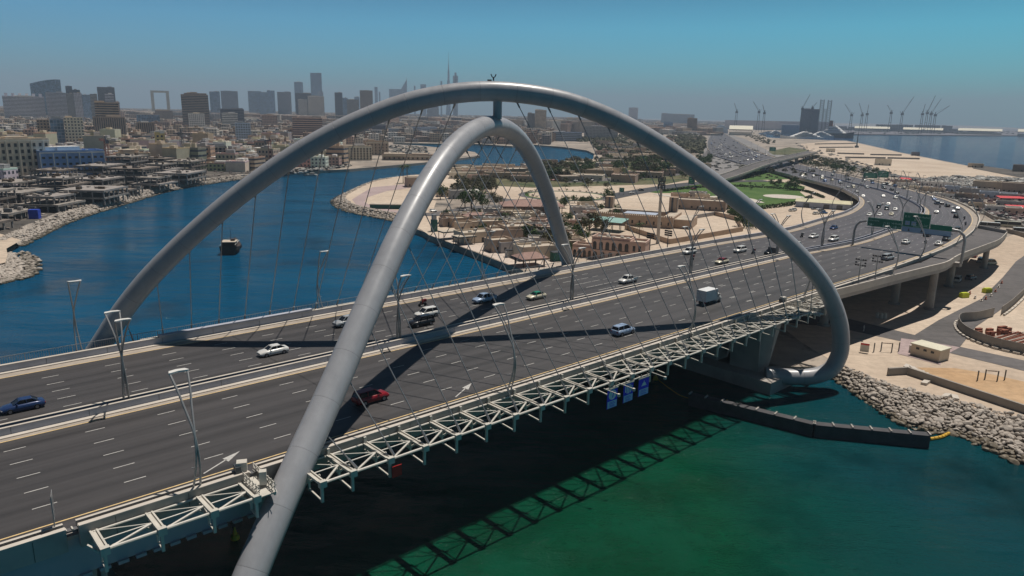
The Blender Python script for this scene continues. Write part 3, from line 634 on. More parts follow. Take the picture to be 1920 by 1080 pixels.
# ledge and slip road outside the near parapet
inn = [DK(186, -6.7), DK(192, -6.7), DK(205, -6.8), DK(216, -6.9)] + [W(1763, 473.5, DECK - .35), W(1805, 452, DECK - 1), W(1827, 434, DECK - 1.9), W(1834, 428, DECK - 2.0)]
out = [DK(186, -10.0), DK(192, -10.5), DK(205, -11.5), DK(216, -12.2)] + [W(1798, 481, DECK - .35), W(1843, 464, DECK - 1), W(1873, 452, DECK - 1.9), W(1887, 438, DECK - 2.0)]
inn = [Vector(p) for p in catmull(inn, 5)]; out = [Vector(p) for p in catmull(out, 5)]
ribbon(inn, out, "slip_road", M_road2, .005)
l2 = [DK(145, -7.24), DK(160, -8.2), DK(172, -9.1), DK(186, -10.0)]; l1 = [DK(145, -6.7), DK(160, -6.7), DK(172, -6.7), DK(186, -6.7)]
l1 = [Vector(p) for p in catmull(l1, 4)]; l2 = [Vector(p) for p in catmull(l2, 4)]
allin = l1[:-1] + inn; allout = l2[:-1] + out
ribbon(l1, l2, "ledge", M_road2, .33)
od = inward(allout, allin)
vpart(rail_wall(allout, neg(od), .35, -.9, .75), "outer_parapet", M_concl)
def solid(A, B, th, name, m, i0, i1):
    mb = MB(); dn = Vector((0, 0, -th)); up = Vector((0, 0, -.04))
    for i in range(i0, i1):
        mb.face([A[i] + dn, B[i] + dn, B[i + 1] + dn, A[i + 1] + dn]); mb.face([A[i] + up, A[i] + dn, A[i + 1] + dn, A[i + 1] + up]); mb.face([B[i] + up, B[i + 1] + up, B[i + 1] + dn, B[i] + dn])
        pass
    mb.face([A[i0] + up, B[i0] + up, B[i0] + dn, A[i0] + dn]); return vpart(mb, name, m)
solid(LN[0], LN[3], 1.7, "girder", M_conc, J - 3, NST - 26)
solid(allout, allin, 1.9, "slip_road_girder", M_conc, 0, len(allin) - 1)
# the slip road's end wall
mb = MB(); a, b = allin[-1], allout[-1]; mb.bar(a + Vector((0, 0, .4)), b + Vector((0, 0, .4)), .4, 1.6); vpart(mb, "end_wall", M_conc)
def column(s, t, zt, r=1.05, cap=True):
    p = DK(s, t, 0); mb = MB(); mb.cyl((p.x, p.y, GZ), r, DECK + zt - GZ, 18); mb.cyl((p.x, p.y, GZ), r + .5, .5, 18)
    vpart(mb, "column", M_conc, True)
    if cap:
        mb = MB(); mb.bar(DK(s, t - 2.2, zt + .3), DK(s, t + 6, zt + .3), 2.4, 1.5); vpart(mb, "column_cap", M_conc)
column(216, -.7, -3.2); column(217.5, -9.4, -2.6, cap=False); column(254, -3, -4.0); column(298, -.6, -5.2, .95); column(216, 14, -3.2); column(216, 30, -3.2); column(254, 14, -4.2); column(254, 30, -4.4); column(178, 2, -3); column(178, 20, -3); column(178, 38, -3)
# ============================================================ vehicles
M_carpaint = mat("car_paint", (1, 1, 1), .28, .1, .03, 1., objcol=True)
M_glass = mat("car_glass", (.012, .016, .022), .08, .0, .05, 1.)
M_tyre = mat("tyre", (.015, .015, .016), .8, 0, .1, 3.)
M_rim = mat("rim", (.35, .35, .36), .35, .6, .1, 3.)
M_light = mat("headlight", (.75, .75, .72), .15, .2, .05, 3.)
M_tail = mat("tail_light", (.35, .01, .01), .25, 0, .05, 3.)
M_boxw = mat("van_box", (.72, .73, .74), .5, 0, .06, 1.)
M_trim = mat("dark_trim", (.03, .03, .032), .6, 0, .1, 3.)
M_skin = mat("skin", (.35, .2, .13), .6, 0, .05, 3.)
M_cloth = mat("cloth", (1, 1, 1), .8, 0, .1, 3., objcol=True)
def loft(mb, secs_, cap=True):
    n = len(secs_[0]); vs = [p for s_ in secs_ for p in s_]; fs = []
    for i in range(len(secs_) - 1):
        for k in range(n): k2 = (k + 1) % n; fs.append((i * n + k, (i + 1) * n + k, (i + 1) * n + k2, i * n + k2))
    if cap: fs.append(tuple(range(n))); fs.append(tuple((len(secs_) - 1) * n + k for k in range(n))[::-1])
    mb.add(vs, fs)
def ring(x, w, z0, z1, rb=.12, rt=.2):     # a rounded section across the car at x
    return [(x, -w + rb, z0), (x, w - rb, z0), (x, w, z0 + rb), (x, w, (z0 + z1) / 2), (x, w - rt * .25, z1 - rt * .6), (x, w - rt, z1), (x, 0, z1 + .025), (x, -w + rt, z1), (x, -w + rt * .25, z1 - rt * .6), (x, -w, (z0 + z1) / 2), (x, -w, z0 + rb)]
def car(kind):
    t = empty(kind); tag(t, "vehicle", kind)
    if kind == "sedan": L, Wd, body, cab = 4.7, .92, [(-2.35, .72, .35, .78), (-2.2, .86, .22, .92), (-1.3, .92, .18, 1.0), (.9, .92, .18, .96), (1.9, .88, .2, .84), (2.3, .74, .3, .66)], [(-1.75, .66, .95), (-1.0, .60, 1.42), (.25, .60, 1.44), (1.05, .68, .95)]
    elif kind == "suv": L, Wd, body, cab = 4.8, .96, [(-2.4, .8, .45, 1.0), (-2.3, .93, .3, 1.1), (-1.3, .96, .26, 1.12), (.9, .96, .26, 1.1), (2.0, .93, .3, 1.02), (2.38, .8, .4, .8)], [(-2.28, .76, 1.08), (-1.95, .68, 1.72), (.35, .68, 1.76), (1.2, .78, 1.08)]
    elif kind == "pickup": L, Wd, body, cab = 5.2, .95, [(-2.6, .86, .45, 1.05), (-2.5, .94, .4, 1.1), (-.9, .95, .3, 1.1), (.9, .95, .3, 1.1), (2.2, .92, .32, 1.02), (2.6, .8, .4, .8)], [(-.95, .76, 1.08), (-.75, .68, 1.74), (.6, .68, 1.78), (1.35, .78, 1.08)]
    elif kind == "van": L, Wd, body, cab = 4.9, .97, [(-2.45, .9, .4, 1.1), (-2.4, .96, .3, 1.2), (0, .97, .26, 1.2), (1.6, .96, .28, 1.15), (2.2, .92, .3, 1.0), (2.45, .8, .4, .8)], [(-2.42, .86, 1.15), (-2.3, .8, 2.0), (1.1, .8, 2.02), (1.95, .86, 1.1)]
    elif kind == "bus": L, Wd, body, cab = 11.5, 1.25, [(-5.75, 1.2, .5, 1.5), (-5.7, 1.25, .35, 1.55), (5.6, 1.25, .35, 1.55), (5.75, 1.2, .5, 1.5)], [(-5.72, 1.22, 1.5), (-5.66, 1.2, 3.1), (5.55, 1.2, 3.1), (5.74, 1.22, 1.5)]
    mb = MB(); loft(mb, [ring(*q) for q in body]); t_b = mb.build("body", M_carpaint, t, smooth=True, sharp=50)
    gl = MB(); (x0, w0, z0), (x1, w1, z1), (x2, w2, z2), (x3, w3, z3) = cab
    gl.add([(x0, -w0, z0), (x0, w0, z0), (x3, w3, z3), (x3, -w3, z3), (x1, -w1, z1), (x1, w1, z1), (x2, w2, z2), (x2, -w2, z2)], [(0, 1, 5, 4), (1, 2, 6, 5), (2, 3, 7, 6), (3, 0, 4, 7), (4, 5, 6, 7)])
    gl.build("windows", M_glass, t)
    rf = MB(); rf.add([(x1 - .1, -w1, z1 - .07), (x1 - .1, w1, z1 - .07), (x2 + .12, w2, z2 - .07), (x2 + .12, -w2, z2 - .07), (x1 + .05, -w1 + .1, z1 + .05), (x1 + .05, w1 - .1, z1 + .05), (x2 - .05, w2 - .1, z2 + .06), (x2 - .05, -w2 + .1, z2 + .06)], [(0, 1, 5, 4), (1, 2, 6, 5), (2, 3, 7, 6), (3, 0, 4, 7), (4, 5, 6, 7)])
    for sg in (-1, 1):
        for (a, b) in (((x0, sg * w0, z0), (x1, sg * w1, z1)), ((x3, sg * w3, z3), (x2, sg * w2, z2)), (((x1 + x2) / 2, sg * (w1 + .04), z1), ((x1 + x2) / 2 - .05, sg * (w0 + .04), z0))): rf.bar(a, b, .09, .09)
        rf.bar((x3 - .5, sg * (w3 + .22), z3 + .12), (x3 - .35, sg * (w3 + .1), z3 + .08), .16, .14)
    rf.build("roof", M_carpaint, t)
    if kind == "pickup":
        b = MB(); b.box(-2.5, -1.05, -.78, .78, 1.0, 1.125); b.build("load_bed", M_trim, t)
        b = MB(); b.box(-2.58, -1.0, -.92, -.8, 1.05, 1.2); b.box(-2.58, -1.0, .8, .92, 1.05, 1.2); b.box(-2.62, -2.5, -.92, .92, .9, 1.2); b.build("bed_side", M_carpaint, t)
    wx = {"sedan": (-1.4, 1.42), "suv": (-1.4, 1.45), "pickup": (-1.6, 1.6), "van": (-1.5, 1.55), "bus": (-3.3, 3.8)}[kind]; wr = {"sedan": .33, "suv": .38, "pickup": .39, "van": .34, "bus": .5}[kind]
    wm = bpy.data.meshes.get("wheel_%s" % kind)
    for x in wx:
        for sg in (-1, 1):
            w = MB(); w.M = Matrix.Translation((x, sg * (Wd - .08), wr)) @ Matrix.Rotation(math.pi / 2, 4, 'X')
            w.cyl((0, 0, -.13), wr, .26, 16); o = w.build("wheel", M_tyre, t, smooth=True)
            r = MB(); r.M = w.M; r.cyl((0, 0, -.14), wr * .6, .28, 10); r.build("rim", M_rim, o)
    xf = body[-1][0]; xb = body[0][0]
    for sg in (-1, 1):
        zf = body[-1][3] - .12
        l = MB(); l.box(xf - .18, xf - .01, sg * .62 - .14, sg * .62 + .14, zf - .1, zf + .06); l.build("headlight", M_light, t)
        l = MB(); l.box(xb - .01, xb + .15, sg * .66 - .13, sg * .66 + .13, body[0][3] - .25, body[0][3] - .06); l.build("tail_light", M_tail, t)
    return t
def boxtruck():
    t = empty("box_truck"); tag(t, "vehicle", "truck"); mb = MB(); loft(mb, [ring(q, *r) for q, *r in [(.9, .95, .45, 2.1), (1.6, .95, .4, 2.15), (2.3, .93, .4, 1.5), (2.9, .85, .45, 1.1)]]); mb.build("cab", M_carpaint, t, smooth=True, sharp=50)
    g = MB(); g.add([(2.36, -.8, 1.4), (2.36, .8, 1.4), (1.66, .78, 2.1), (1.66, -.78, 2.1)], [(0, 1, 2, 3)]); g.box(1.0, 1.9, -.965, .965, 1.35, 1.85); g.build("windows", M_glass, t)
    b = MB(); b.box(-3.3, .8, -1.1, 1.1, .85, 3.05); b.build("cargo_box", M_boxw, t)
    b = MB(); b.box(-3.34, .84, -1.14, 1.14, 3.052, 3.12); 
    for y in (-1.12, 1.12):
        for x in (-3.32, .82): b.bar((x, y, .85), (x, y, 3.05), .06)
    b.build("box_frame", M_boxw, t)
    b = MB(); b.box(-3.3, 2.6, -.5, .5, .5, .83); b.build("chassis", M_trim, t)
    for x in (-2.2, 1.9):
        for sg in (-1, 1):
            w = MB(); w.M = Matrix.Translation((x, sg * .9, .42)) @ Matrix.Rotation(math.pi / 2, 4, 'X'); w.cyl((0, 0, -.14), .42, .28, 16); w.build("wheel", M_tyre, t, smooth=True)
    for sg in (-1, 1): l = MB(); l.box(-3.36, -3.3, sg * .95 - .1, sg * .95 + .1, .6, .85); l.build("tail_light", M_tail, t)
    return t
def motorbike():
    t = empty("motorcycle"); tag(t, "vehicle", "motorcycle")
    f = MB(); f.tube([(-.55, 0, .5), (-.1, 0, .75), (.35, 0, .8), (.55, 0, .55)], [.12, .16, .15, .08], 8); f.tube([(.3, -.35, 1.05), (.42, 0, 1.0), (.3, .35, 1.05)], .03, 6); f.tube([(.4, 0, 1.0), (.68, 0, .32)], .05, 6); f.tube([(-.2, 0, .4), (.2, 0, .4)], .17, 8); f.build("frame", M_trim, t, smooth=True)
    for x in (-.68, .68): w = MB(); w.M = Matrix.Translation((x, 0, .31)) @ Matrix.Rotation(math.pi / 2, 4, 'X'); w.cyl((0, 0, -.06), .31, .12, 16); w.build("wheel", M_tyre, t, smooth=True)
    b = MB(); b.box(-.85, -.38, -.26, .26, .85, 1.35); b.build("delivery_box", M_carpaint, t)
    return t
def rider():
    me = bpy.data.meshes.new("person"); V = [(-.2, 0, .88), (-.12, 0, 1.1), (-.02, 0, 1.32), (.02, 0, 1.45), (.06, 0, 1.6), (.0, .2, 1.32), (.12, .3, 1.12), (.32, .3, 1.06), (.0, -.2, 1.32), (.12, -.3, 1.12), (.32, -.3, 1.06), (-.12, .12, .86), (.22, .2, .8), (.12, .2, .4), (.24, .2, .34), (-.12, -.12, .86), (.22, -.2, .8), (.12, -.2, .4), (.24, -.2, .34)]
    E_ = [(0, 1), (1, 2), (2, 3), (3, 4), (2, 5), (5, 6), (6, 7), (2, 8), (8, 9), (9, 10), (0, 11), (11, 12), (12, 13), (13, 14), (0, 15), (15, 16), (16, 17), (17, 18)]
    rad = [.15, .16, .17, .07, .11, .07, .05, .04, .07, .05, .04, .1, .08, .055, .05, .1, .08, .055, .05]
    return skinned(me, V, E_, rad)
def skinned(me, V, E_, rad, mat_=None, name="person"):
    me.from_pydata(V, E_, []); o = link(bpy.data.objects.new(name, me)); md = o.modifiers.new("s", 'SKIN'); sk = me.skin_vertices[0].data
    for i, r in enumerate(rad): sk[i].radius = (r, r)
    sk[0].use_root = True; o.modifiers.new("d", 'SUBSURF').levels = 1
    dg = bpy.context.evaluated_depsgraph_get(); nm = bpy.data.meshes.new_from_object(o.evaluated_get(dg)); o.modifiers.clear(); o.data = nm
    nm.materials.clear(); nm.materials.append(mat_ or M_cloth); nm.polygons.foreach_set("use_smooth", [True] * len(nm.polygons)); return o
PROTO = {k: car(k) for k in ("sedan", "suv", "pickup", "van", "bus")}; PROTO["truck"] = boxtruck(); PROTO["moto"] = motorbike(); PRID = rider()
h_ = MB(); h_.M = Matrix.Translation((.06, 0, 1.62)); 
hv = [(.13 * math.cos(a) * math.cos(b), .12 * math.sin(a) * math.cos(b), .15 * math.sin(b)) for b in (-1.2, -.5, .2, .8, 1.4) for a in [k * math.pi / 4 for k in range(8)]]
h_.add(hv, [(i * 8 + k, i * 8 + (k + 1) % 8, (i + 1) * 8 + (k + 1) % 8, (i + 1) * 8 + k) for i in range(4) for k in range(8)] + [tuple(32 + k for k in range(8))]); HELM = h_.build("helmet", M_carpaint, PRID, smooth=True)
USED = set()
CAT = {"sedan": "car", "suv": "car", "pickup": "pickup truck", "van": "van", "bus": "bus", "truck": "truck", "moto": "motorcycle"}
NAMEK = {"sedan": "sedan", "suv": "suv", "pickup": "pickup_truck", "van": "van", "bus": "bus", "truck": "box_truck", "moto": "motorcycle"}
for k in PROTO: PROTO[k].name = NAMEK[k]; 
KIDS.clear()
for o in list(scene.objects):
    if o.parent: KIDS.setdefault(o.parent.name, []).append(o)
COL = dict(white=(.72, .71, .68), silver=(.38, .40, .42), grey=(.14, .15, .16), black=(.015, .016, .02), navy=(.02, .045, .13), blue=(.05, .14, .36), red=(.24, .008, .014), cream=(.6, .55, .42), paleblue=(.32, .42, .58), darkred=(.2, .02, .02), green=(.02, .22, .12), orange=(.6, .2, .03))
def vehicle(kind, loc, ang, colour, label, group=None, lod=True, roof=None):
    pr = PROTO[kind]
    if kind in USED:
        if lod: o = copy_tree(pr)
        else: o = None
    else: o = pr; USED.add(kind)
    if o is None: return simple_car(kind, loc, ang, colour, label, group)
    o.location = loc; o.rotation_euler = (0, 0, ang); col_tree(o, (*COL[colour], 1)); tag(o, label, CAT[kind], group)
    if roof:
        for ch in kids(o):
            if ch.name.startswith("roof"): ch.color = (*COL[roof], 1); ch['label'] = roof + " roof"
    return o
ANG = math.atan2(DD.y, DD.x)
G_NEAR = "vehicles driving away on the near carriageway"; G_FAR = "vehicles driving towards the camera on the far carriageway"
def nearv(kind, x, y, colour, label, z=0., da_=0., **k): return vehicle(kind, W(x, y, DECK + z), ANG + da_, colour, label, G_NEAR, **k)
def farv(kind, x, y, colour, label, z=0., da_=0., **k): return vehicle(kind, W(x, y, DECK + z), ANG + math.pi + da_, colour, label, G_FAR, **k)
farv("sedan", 43, 768, "navy", "dark blue sedan with silver roof lines at the left edge of the far carriageway")
farv("sedan", 512, 664, "white", "white sedan alone left of the crossing shadows on the far carriageway")
nearv("suv", 695, 753, "red", "dark red car in the broad diagonal shadow on the near carriageway")
farv("suv", 790, 610, "black", "black car beside the white hatchback, just right of the lower arch")
farv("suv", 800, 594, "white", "white hatchback half overtaken by the black car beside the lower arch")
farv("pickup", 908, 566, "paleblue", "pale pickup truck in the shadow near the far parapet")
farv("sedan", 1005, 560, "cream", "cream taxi with a green roof on the far carriageway", roof="green")
farv("pickup", 1177, 530, "white", "white pickup truck with a dark load bed on the far carriageway")
nearv("suv", 1168, 626, "paleblue", "pale blue hatchback in the long shadow on the near carriageway")
t_ = nearv("truck", 1331, 568, "white", "white box truck on the near carriageway")
farv("suv", 650, 610, "silver", "silver car half hidden behind the lower arch")
farv("suv", 1292, 476, "white", "white car close to the far parapet with a motorcycle beside it")
farv("suv", 1387, 473, "white", "white car in the middle of the far carriageway above the red roofed taxi")
farv("sedan", 1353, 494, "cream", "cream taxi with a red roof on the far carriageway", roof="red")
farv("sedan", 1444, 476, "black", "black sedan just left of the taller arch on the far carriageway")
farv("sedan", 1487, 512, "black", "dark car peeping out behind the taller arch") if False else None
def bike(x, y, z, away, colour, label, cloth, group):
    a = ANG + (0 if away else math.pi); b = vehicle("moto", W(x, y, DECK + z), a, colour, label, group)
    global PRID_USED
    if not PRID_USED: r = PRID; PRID_USED = True
    else: r = copy_tree(PRID)
    r.location = b.location; r.rotation_euler = b.rotation_euler; r.color = (*COL[cloth], 1)
    for c in kids(r): c.color = (*COL["black" if cloth != "black" else "white"], 1)
    tag(r, "rider in %s on the %s" % ({"red": "red", "black": "dark clothes", "navy": "navy"}[cloth], " ".join(label.split()[:13])), "person", "motorcycle riders"); return b
PRID_USED = False
GB = "motorcycles in the traffic"
bike(792, 574, 0, False, "red", "motorcycle with a red delivery box right of the lower arch", "red", GB)
bike(1297, 488, 0, False, "red", "motorcycle behind the white car by the far parapet", "red", GB)
bike(1412, 476, 0, False, "darkred", "dark motorcycle between the white and the black car on the far carriageway", "black", GB)
bike(1503, 445, -.2, False, "black", "motorcycle left of the small white car before the bend", "black", GB)
bike(1735, 459, -1, True, "black", "motorcycle below the middle of the big green sign", "black", GB)
bike(1808, 412, -2.7, True, "black", "lower of two motorcycles at the outer edge of the bend", "black", GB)
bike(1810, 423, -2.5, True, "black", "upper of two motorcycles at the outer edge of the bend", "navy", GB)
bike(1762, 390, -4.5, True, "black", "motorcycle near the middle of the bend's outer carriageway", "black", GB)
# traffic before and round the bend; heading follows the road
def road_dir(p, line=1):
    C = LN[line]; i = min(range(len(C) - 1), key=lambda k: (C[k].xy - p.xy).length); d_ = C[i + 1] - C[i]; return math.atan2(d_.y, d_.x), C[i].z
def onroad(x, y):
    z = DECK
    for _ in range(12): p = W(x, y, z); a, z = road_dir(p)
    return W(x, y, z), a
BEND = [  # kind, x, y, colour, away, label
 ("suv", 1664, 487, "silver", 1, "silver car between the two floodlight masts and the green sign"), ("sedan", 1698, 457, "white", 1, "white sedan under the left half of the green sign gantry"),
 ("suv", 1738, 443, "grey", 1, "grey car half hidden under the green sign's lower edge"), ("sedan", 1760, 460, "white", 1, "white sedan nearest the near parapet under the sign gantry"),
 ("suv", 1774, 451, "grey", 1, "dark grey car right behind the white sedan by the near parapet"), ("suv", 1795, 434, "black", 1, "dark car at the right end of the green sign gantry"),
 ("sedan", 1563, 430, "navy", 0, "dark blue car above the white car at the start of the bend"), ("suv", 1562, 452, "white", 0, "white car beside the median at the start of the bend"),
 ("sedan", 1525, 446, "white", 0, "white sedan right of a motorcycle before the bend"), ("sedan", 1630, 405, "white", 0, "leftmost of three white cars above the green sign"),
 ("sedan", 1649, 405, "white", 0, "middle one of three white cars above the green sign"), ("sedan", 1671, 404, "cream", 0, "cream car, rightmost of three above the green sign"),
 ("van", 1647, 391, "black", 0, "dark van with a pale roof on the inner carriageway of the bend"), ("van", 1662, 394, "grey", 0, "grey van beside the dark van on the bend"),
 ("sedan", 1678, 395, "white", 0, "white car next to the median left of the lamp cluster on the bend"), ("sedan", 1665, 385, "white", 0, "white car ahead of the grey van on the bend"),
 ("suv", 1679, 373, "white", 0, "white car against the median where the bend begins to close"), ("sedan", 1656, 370, "white", 0, "white car above the dark van on the inner carriageway"),
 ("sedan", 1618, 370, "white", 0, "white car at the tightest inner edge of the bend"), ("sedan", 1607, 362, "black", 0, "black car just beyond the tightest inner edge of the bend"),
 ("sedan", 1590, 353, "grey", 0, "grey car beyond the bend beside the inner parapet"), ("sedan", 1682, 363, "black", 1, "black car on the outer carriageway beyond the lamp cluster"),
 ("sedan", 1658, 354, "grey", 1, "grey car on the outer carriageway far beyond the bend"), ("suv", 1755, 381, "black", 1, "black car on the outside of the bend behind a silver van"),
 ("van", 1756, 383, "silver", 1, "silver van on the outside of the bend") , ("suv", 1776, 388, "black", 1, "dark car below the silver van on the bend"),
 ("sedan", 1795, 393, "silver", 1, "silver car nearest the outer parapet of the bend"), ("sedan", 1788, 399, "silver", 1, "silver car diagonally behind another silver one on the bend"),
 ("suv", 1792, 408, "black", 1, "large black car right of the green sign's big board"), ("sedan", 1755, 400, "white", 1, "white car just above the green sign's right board"),
 ("sedan", 1752, 376, "blue", 1, "blue car in the file along the outer parapet"), ("sedan", 1749, 372, "silver", 1, "pale car, farthest of the file along the outer parapet"), ("sedan", 1765, 383, "black", 1, "black car right beside the silver van on the bend")]
seen_ = []
for kind, x, y, c_, away, lb in BEND:
    if (kind, x) == ("suv", 1755): continue
    p, a = onroad(x, y); vehicle(kind, p, a + (0 if away else math.pi), c_, lb, G_NEAR if away else G_FAR)
rr = random.Random(3); FARC = ["white", "white", "white", "silver", "grey", "black", "cream", "blue"]
TYP = ["sedan", "sedan", "suv", "suv", "van"]
def fars(n, i0_, i1_, group, label):
    for q in range(n):
        i = rr.randint(i0_, i1_); f = (rr.randint(0, 5) + .5) / 6; away = rr.random() < .5; A, B = (LN[0], LN[1]) if away else (LN[2], LN[3])
        p = A[i].lerp(B[i], .08 + .84 * f) + (A[i + 1] - A[i]) * rr.random(); d_ = A[i + 1] - A[i]
        if any((p - s_).length < 7 for s_ in seen_): continue
        seen_.append(p); c_ = rr.choice(FARC)
        vehicle(rr.choice(TYP), p, math.atan2(d_.y, d_.x) + (0 if away else math.pi), c_, label % c_, group)
fars(48, ILAST + 50, ILAST + 80, "cars on the straight beyond the bend", "small %s vehicle in the traffic beyond the bend")
fars(60, ILAST + 80, NST - 4, "cars on the highway towards the horizon", "tiny %s vehicle on the highway towards the horizon")
# ============================================================ street lamps
M_roofw_ = mat("lamp_head_paint", (.66, .65, .62), .5, 0, .05, 1.)
def lamp_mesh(double=False):
    t = empty("street_lamp"); tag(t, "lamp", "street lamp")
    sides = (1, -1) if double else (1,)
    for sg in sides:
        for q in (-1, 1):
            ps = []
            for k in range(13):
                f = k / 12; z = 11.6 * f
                x = q * (.36 * (1 - f) ** .8 - .02 if f < .52 else -0.85 * ((f - .52) / .48) ** 1.1 - .0) + q * .02
                if f < .52: x = q * .36 * (1 - f / .52)
                y = sg * (-1.1 * math.sin(math.pi * min(f / .72, 1)) if not double else -.25 * math.sin(math.pi * min(f / .6, 1)))
                if f > .55: y += sg * (2.3 * ((f - .55) / .45) ** 2)
                ps.append((x, y, z))
            mb = MB(); mb.tube(ps, .11, 6); mb.build("pole", M_lamp, t, smooth=True)
        y1 = sg * 2.3
        mb = MB(); mb.prism([(-.95, y1 - .15), (-.75, y1 + .45), (0, y1 + .62), (.75, y1 + .45), (.95, y1 - .15), (.8, y1 - .2), (0, y1 + .0), (-.8, y1 - .2)][::1], 11.5, 11.66); mb.build("lamp_head", M_roofw_, t)
    mb = MB(); 
    for z in (1.2, 2.4): mb.bar((-.33, 0, z), (.33, 0, z), .06)
    mb.build("brace", M_lamp, t)
    mb = MB(); mb.box(-.6, .6, -.3, .3, 0, .15); mb.build("base_plate", M_steeld, t)
    return t
LAMP1 = lamp_mesh(); LAMP2 = lamp_mesh(True); L1u = [0]; L2u = [0]
KIDS.clear()
for o in list(scene.objects):
    if o.parent: KIDS.setdefault(o.parent.name, []).append(o)
def lamp(p, ang, double=False, label=None, scale=1):
    pr, u = (LAMP2, L2u) if double else (LAMP1, L1u)
    o = pr if not u[0] else copy_tree(pr); u[0] = 1; o.location = p; o.rotation_euler = (0, 0, ang); tag(o, label, "street lamp", "twisted twin pole street lamps along the bridge")
names_ = ["first", "second", "third", "fourth", "fifth"]
for k, s in enumerate((21.2, 62.3, 104.0, 145.5, 186.5)):
    lamp(DK(s, -7.0 if s < 150 else -7.4 - (s - 150) * .05, .5), ANG, False, "%s twin pole lamp from the left on the near parapet of the bridge" % names_[k])
for k, s in enumerate((23.2, 64.2, 105.3, 146.5, 187.5)):
    lamp(DK(s, 48.9, -.2), ANG + math.pi, False, "%s twin pole lamp from the left outside the far railing" % names_[k])
for k, s in enumerate((-19, 22.4, 63.2, 104.3, 145.4, 186.5)):
    lamp(DK(s, 20.78, .2), ANG, True, "two headed lamp of crossing poles, %s from the left in the bridge's median" % (["hidden first"] + names_)[k])
PLACE = ["where the bend starts", "on the middle of the bend", "past the tightest part of the bend", "on the road beyond the bend"]
cm = lerp(LN[1], LN[2], .5); acc = 0; nxt = 20; n_ = 0
for i in range(ILAST, NST - 20):
    acc += (cm[i + 1] - cm[i]).length
    if acc > nxt and n_ < 11:
        a_, _ = road_dir(cm[i]); fr = min(n_ // 3, 3)
        lamp(cm[i], a_, True, "two headed lamp in the median " + PLACE[fr] + (", nearer", ", middle one", ", farther")[n_ % 3]); 
        lamp(LN[3][i] + Vector((0, 0, .8)), a_ + math.pi, False, "twin pole lamp on the inner parapet " + PLACE[fr] + (", nearer", ", middle one", ", farther")[n_ % 3])
        lamp(LN[0][i] + Vector((0, 0, .6)) - (LN[1][i] - LN[0][i]).normalized() * .6, a_, False, "twin pole lamp on the outer parapet " + PLACE[fr] + (", nearer", ", middle one", ", farther")[n_ % 3]); nxt += 41; n_ += 1
# ============================================================ sign gantry
def ga(t, z, s=227.5): return DK(s, t, z)
gan = empty("sign_gantry", ga(2.5, 0), 0, "green road sign gantry on curved grey posts across the near carriageway", "sign gantry")
GL = gan.location.copy()
def gpart(mb, name, m, smooth=False, parent=None, label=None):
    o = mb.build(name, m, None, smooth=smooth); o.data.transform(Matrix.Translation(-GL)); setp(o, parent or gan)
    if label: o['label'] = label
    return o
mb = MB(); mb.tube([ga(17.6, -.2), ga(17.6, 4.2), ga(17.2, 5.9), ga(16.2, 7.1), ga(14.2, 7.6)], .34, 12); gpart(mb, "post", M_lamp, True)
mb = MB(); mb.tube([ga(-12.6, -1.2), ga(-12.6, 5.0), ga(-12.2, 6.6), ga(-11.0, 7.7), ga(-9.0, 7.9)], .38, 12); gpart(mb, "post", M_lamp, True)
mb = MB(); mb.bar(ga(-12.6, -1.6), ga(-10.8, -1.6), 2.2, 1.2); gpart(mb, "corbel", M_conc)
mb = MB()
for dz in (0, .9): mb.bar(ga(14.4, 6.2 + dz, 228.2), ga(-9.2, 6.4 + dz, 228.2), .16)
for k in range(24): t = 14.2 - k * .98; mb.bar(ga(t, 6.2, 228.2), ga(t - .98, 7.1, 228.2), .08)
mb.bar(ga(14.4, 5.7, 227.2), ga(-9.2, 5.9, 227.2), .9, .08)
gpart(mb, "beam", M_steeld)
M_ltgreen = mat("sign_lettering", (.45, .75, .65), .5, 0, .05, 1.); M_signblue = mat("sign_blue", (.26, .42, .62), .5, 0, .05, 1.)
def board(x0, x1, y0, y1, s=227.0):
    (ta, za) = RS(x0, y0, s); (tb, zb) = RS(x1, y1, s); return ta, tb, za, zb
def panel(t0, t1, z0, z1, m, s=227.0, th=.12, name="sign_board", parent=None, label=None):
    mb = MB(); P = [DK(s, t0, z0), DK(s, t1, z0), DK(s, t1, z1), DK(s, t0, z1)]; Q = [p + DD * th for p in P]
    mb.add(P + Q, [(0, 1, 2, 3), (7, 6, 5, 4), (0, 4, 5, 1), (1, 5, 6, 2), (2, 6, 7, 3), (3, 7, 4, 0)]); return gpart(mb, name, m, parent=parent, label=label)
tL0, tL1 = RS(1627, 415, 227)[0], RS(1691, 421, 227)[0]; tM0, tM1 = RS(1693, 413, 227)[0], RS(1744.5, 415, 227)[0]; tR1 = RS(1785, 430, 227)[0]
zt1 = (RS(1627, 408, 227)[1] + RS(1691, 413, 227)[1]) / 2; zb1 = (RS(1627, 424, 227)[1] + RS(1691, 430, 227)[1]) / 2
zt2 = (RS(1693, 397.5, 227)[1] + RS(1744, 402.5, 227)[1]) / 2; zb2 = (RS(1693, 425, 227)[1] + RS(1744, 429, 227)[1]) / 2
zt3 = (RS(1744, 420.5, 227)[1] + RS(1785, 424.5, 227)[1]) / 2; zb3 = (RS(1744, 430, 227)[1] + RS(1785, 434.5, 227)[1]) / 2
bL = panel(tL0, tL1, zb1, zt1, M_green, label="wide green direction board on the left"); bM = panel(tM0, tM1, zb2, zt2, M_green, label="tall green direction board in the middle"); bR = panel(tM1 - .15, tR1, zb3, zt3, M_green, label="low plain green board on the right")
bB = panel(tM0, tR1, zb3 - 1.45, zb3 - .05, M_signblue, s=226.9, name="lower_board", label="pale blue strip under the boards")
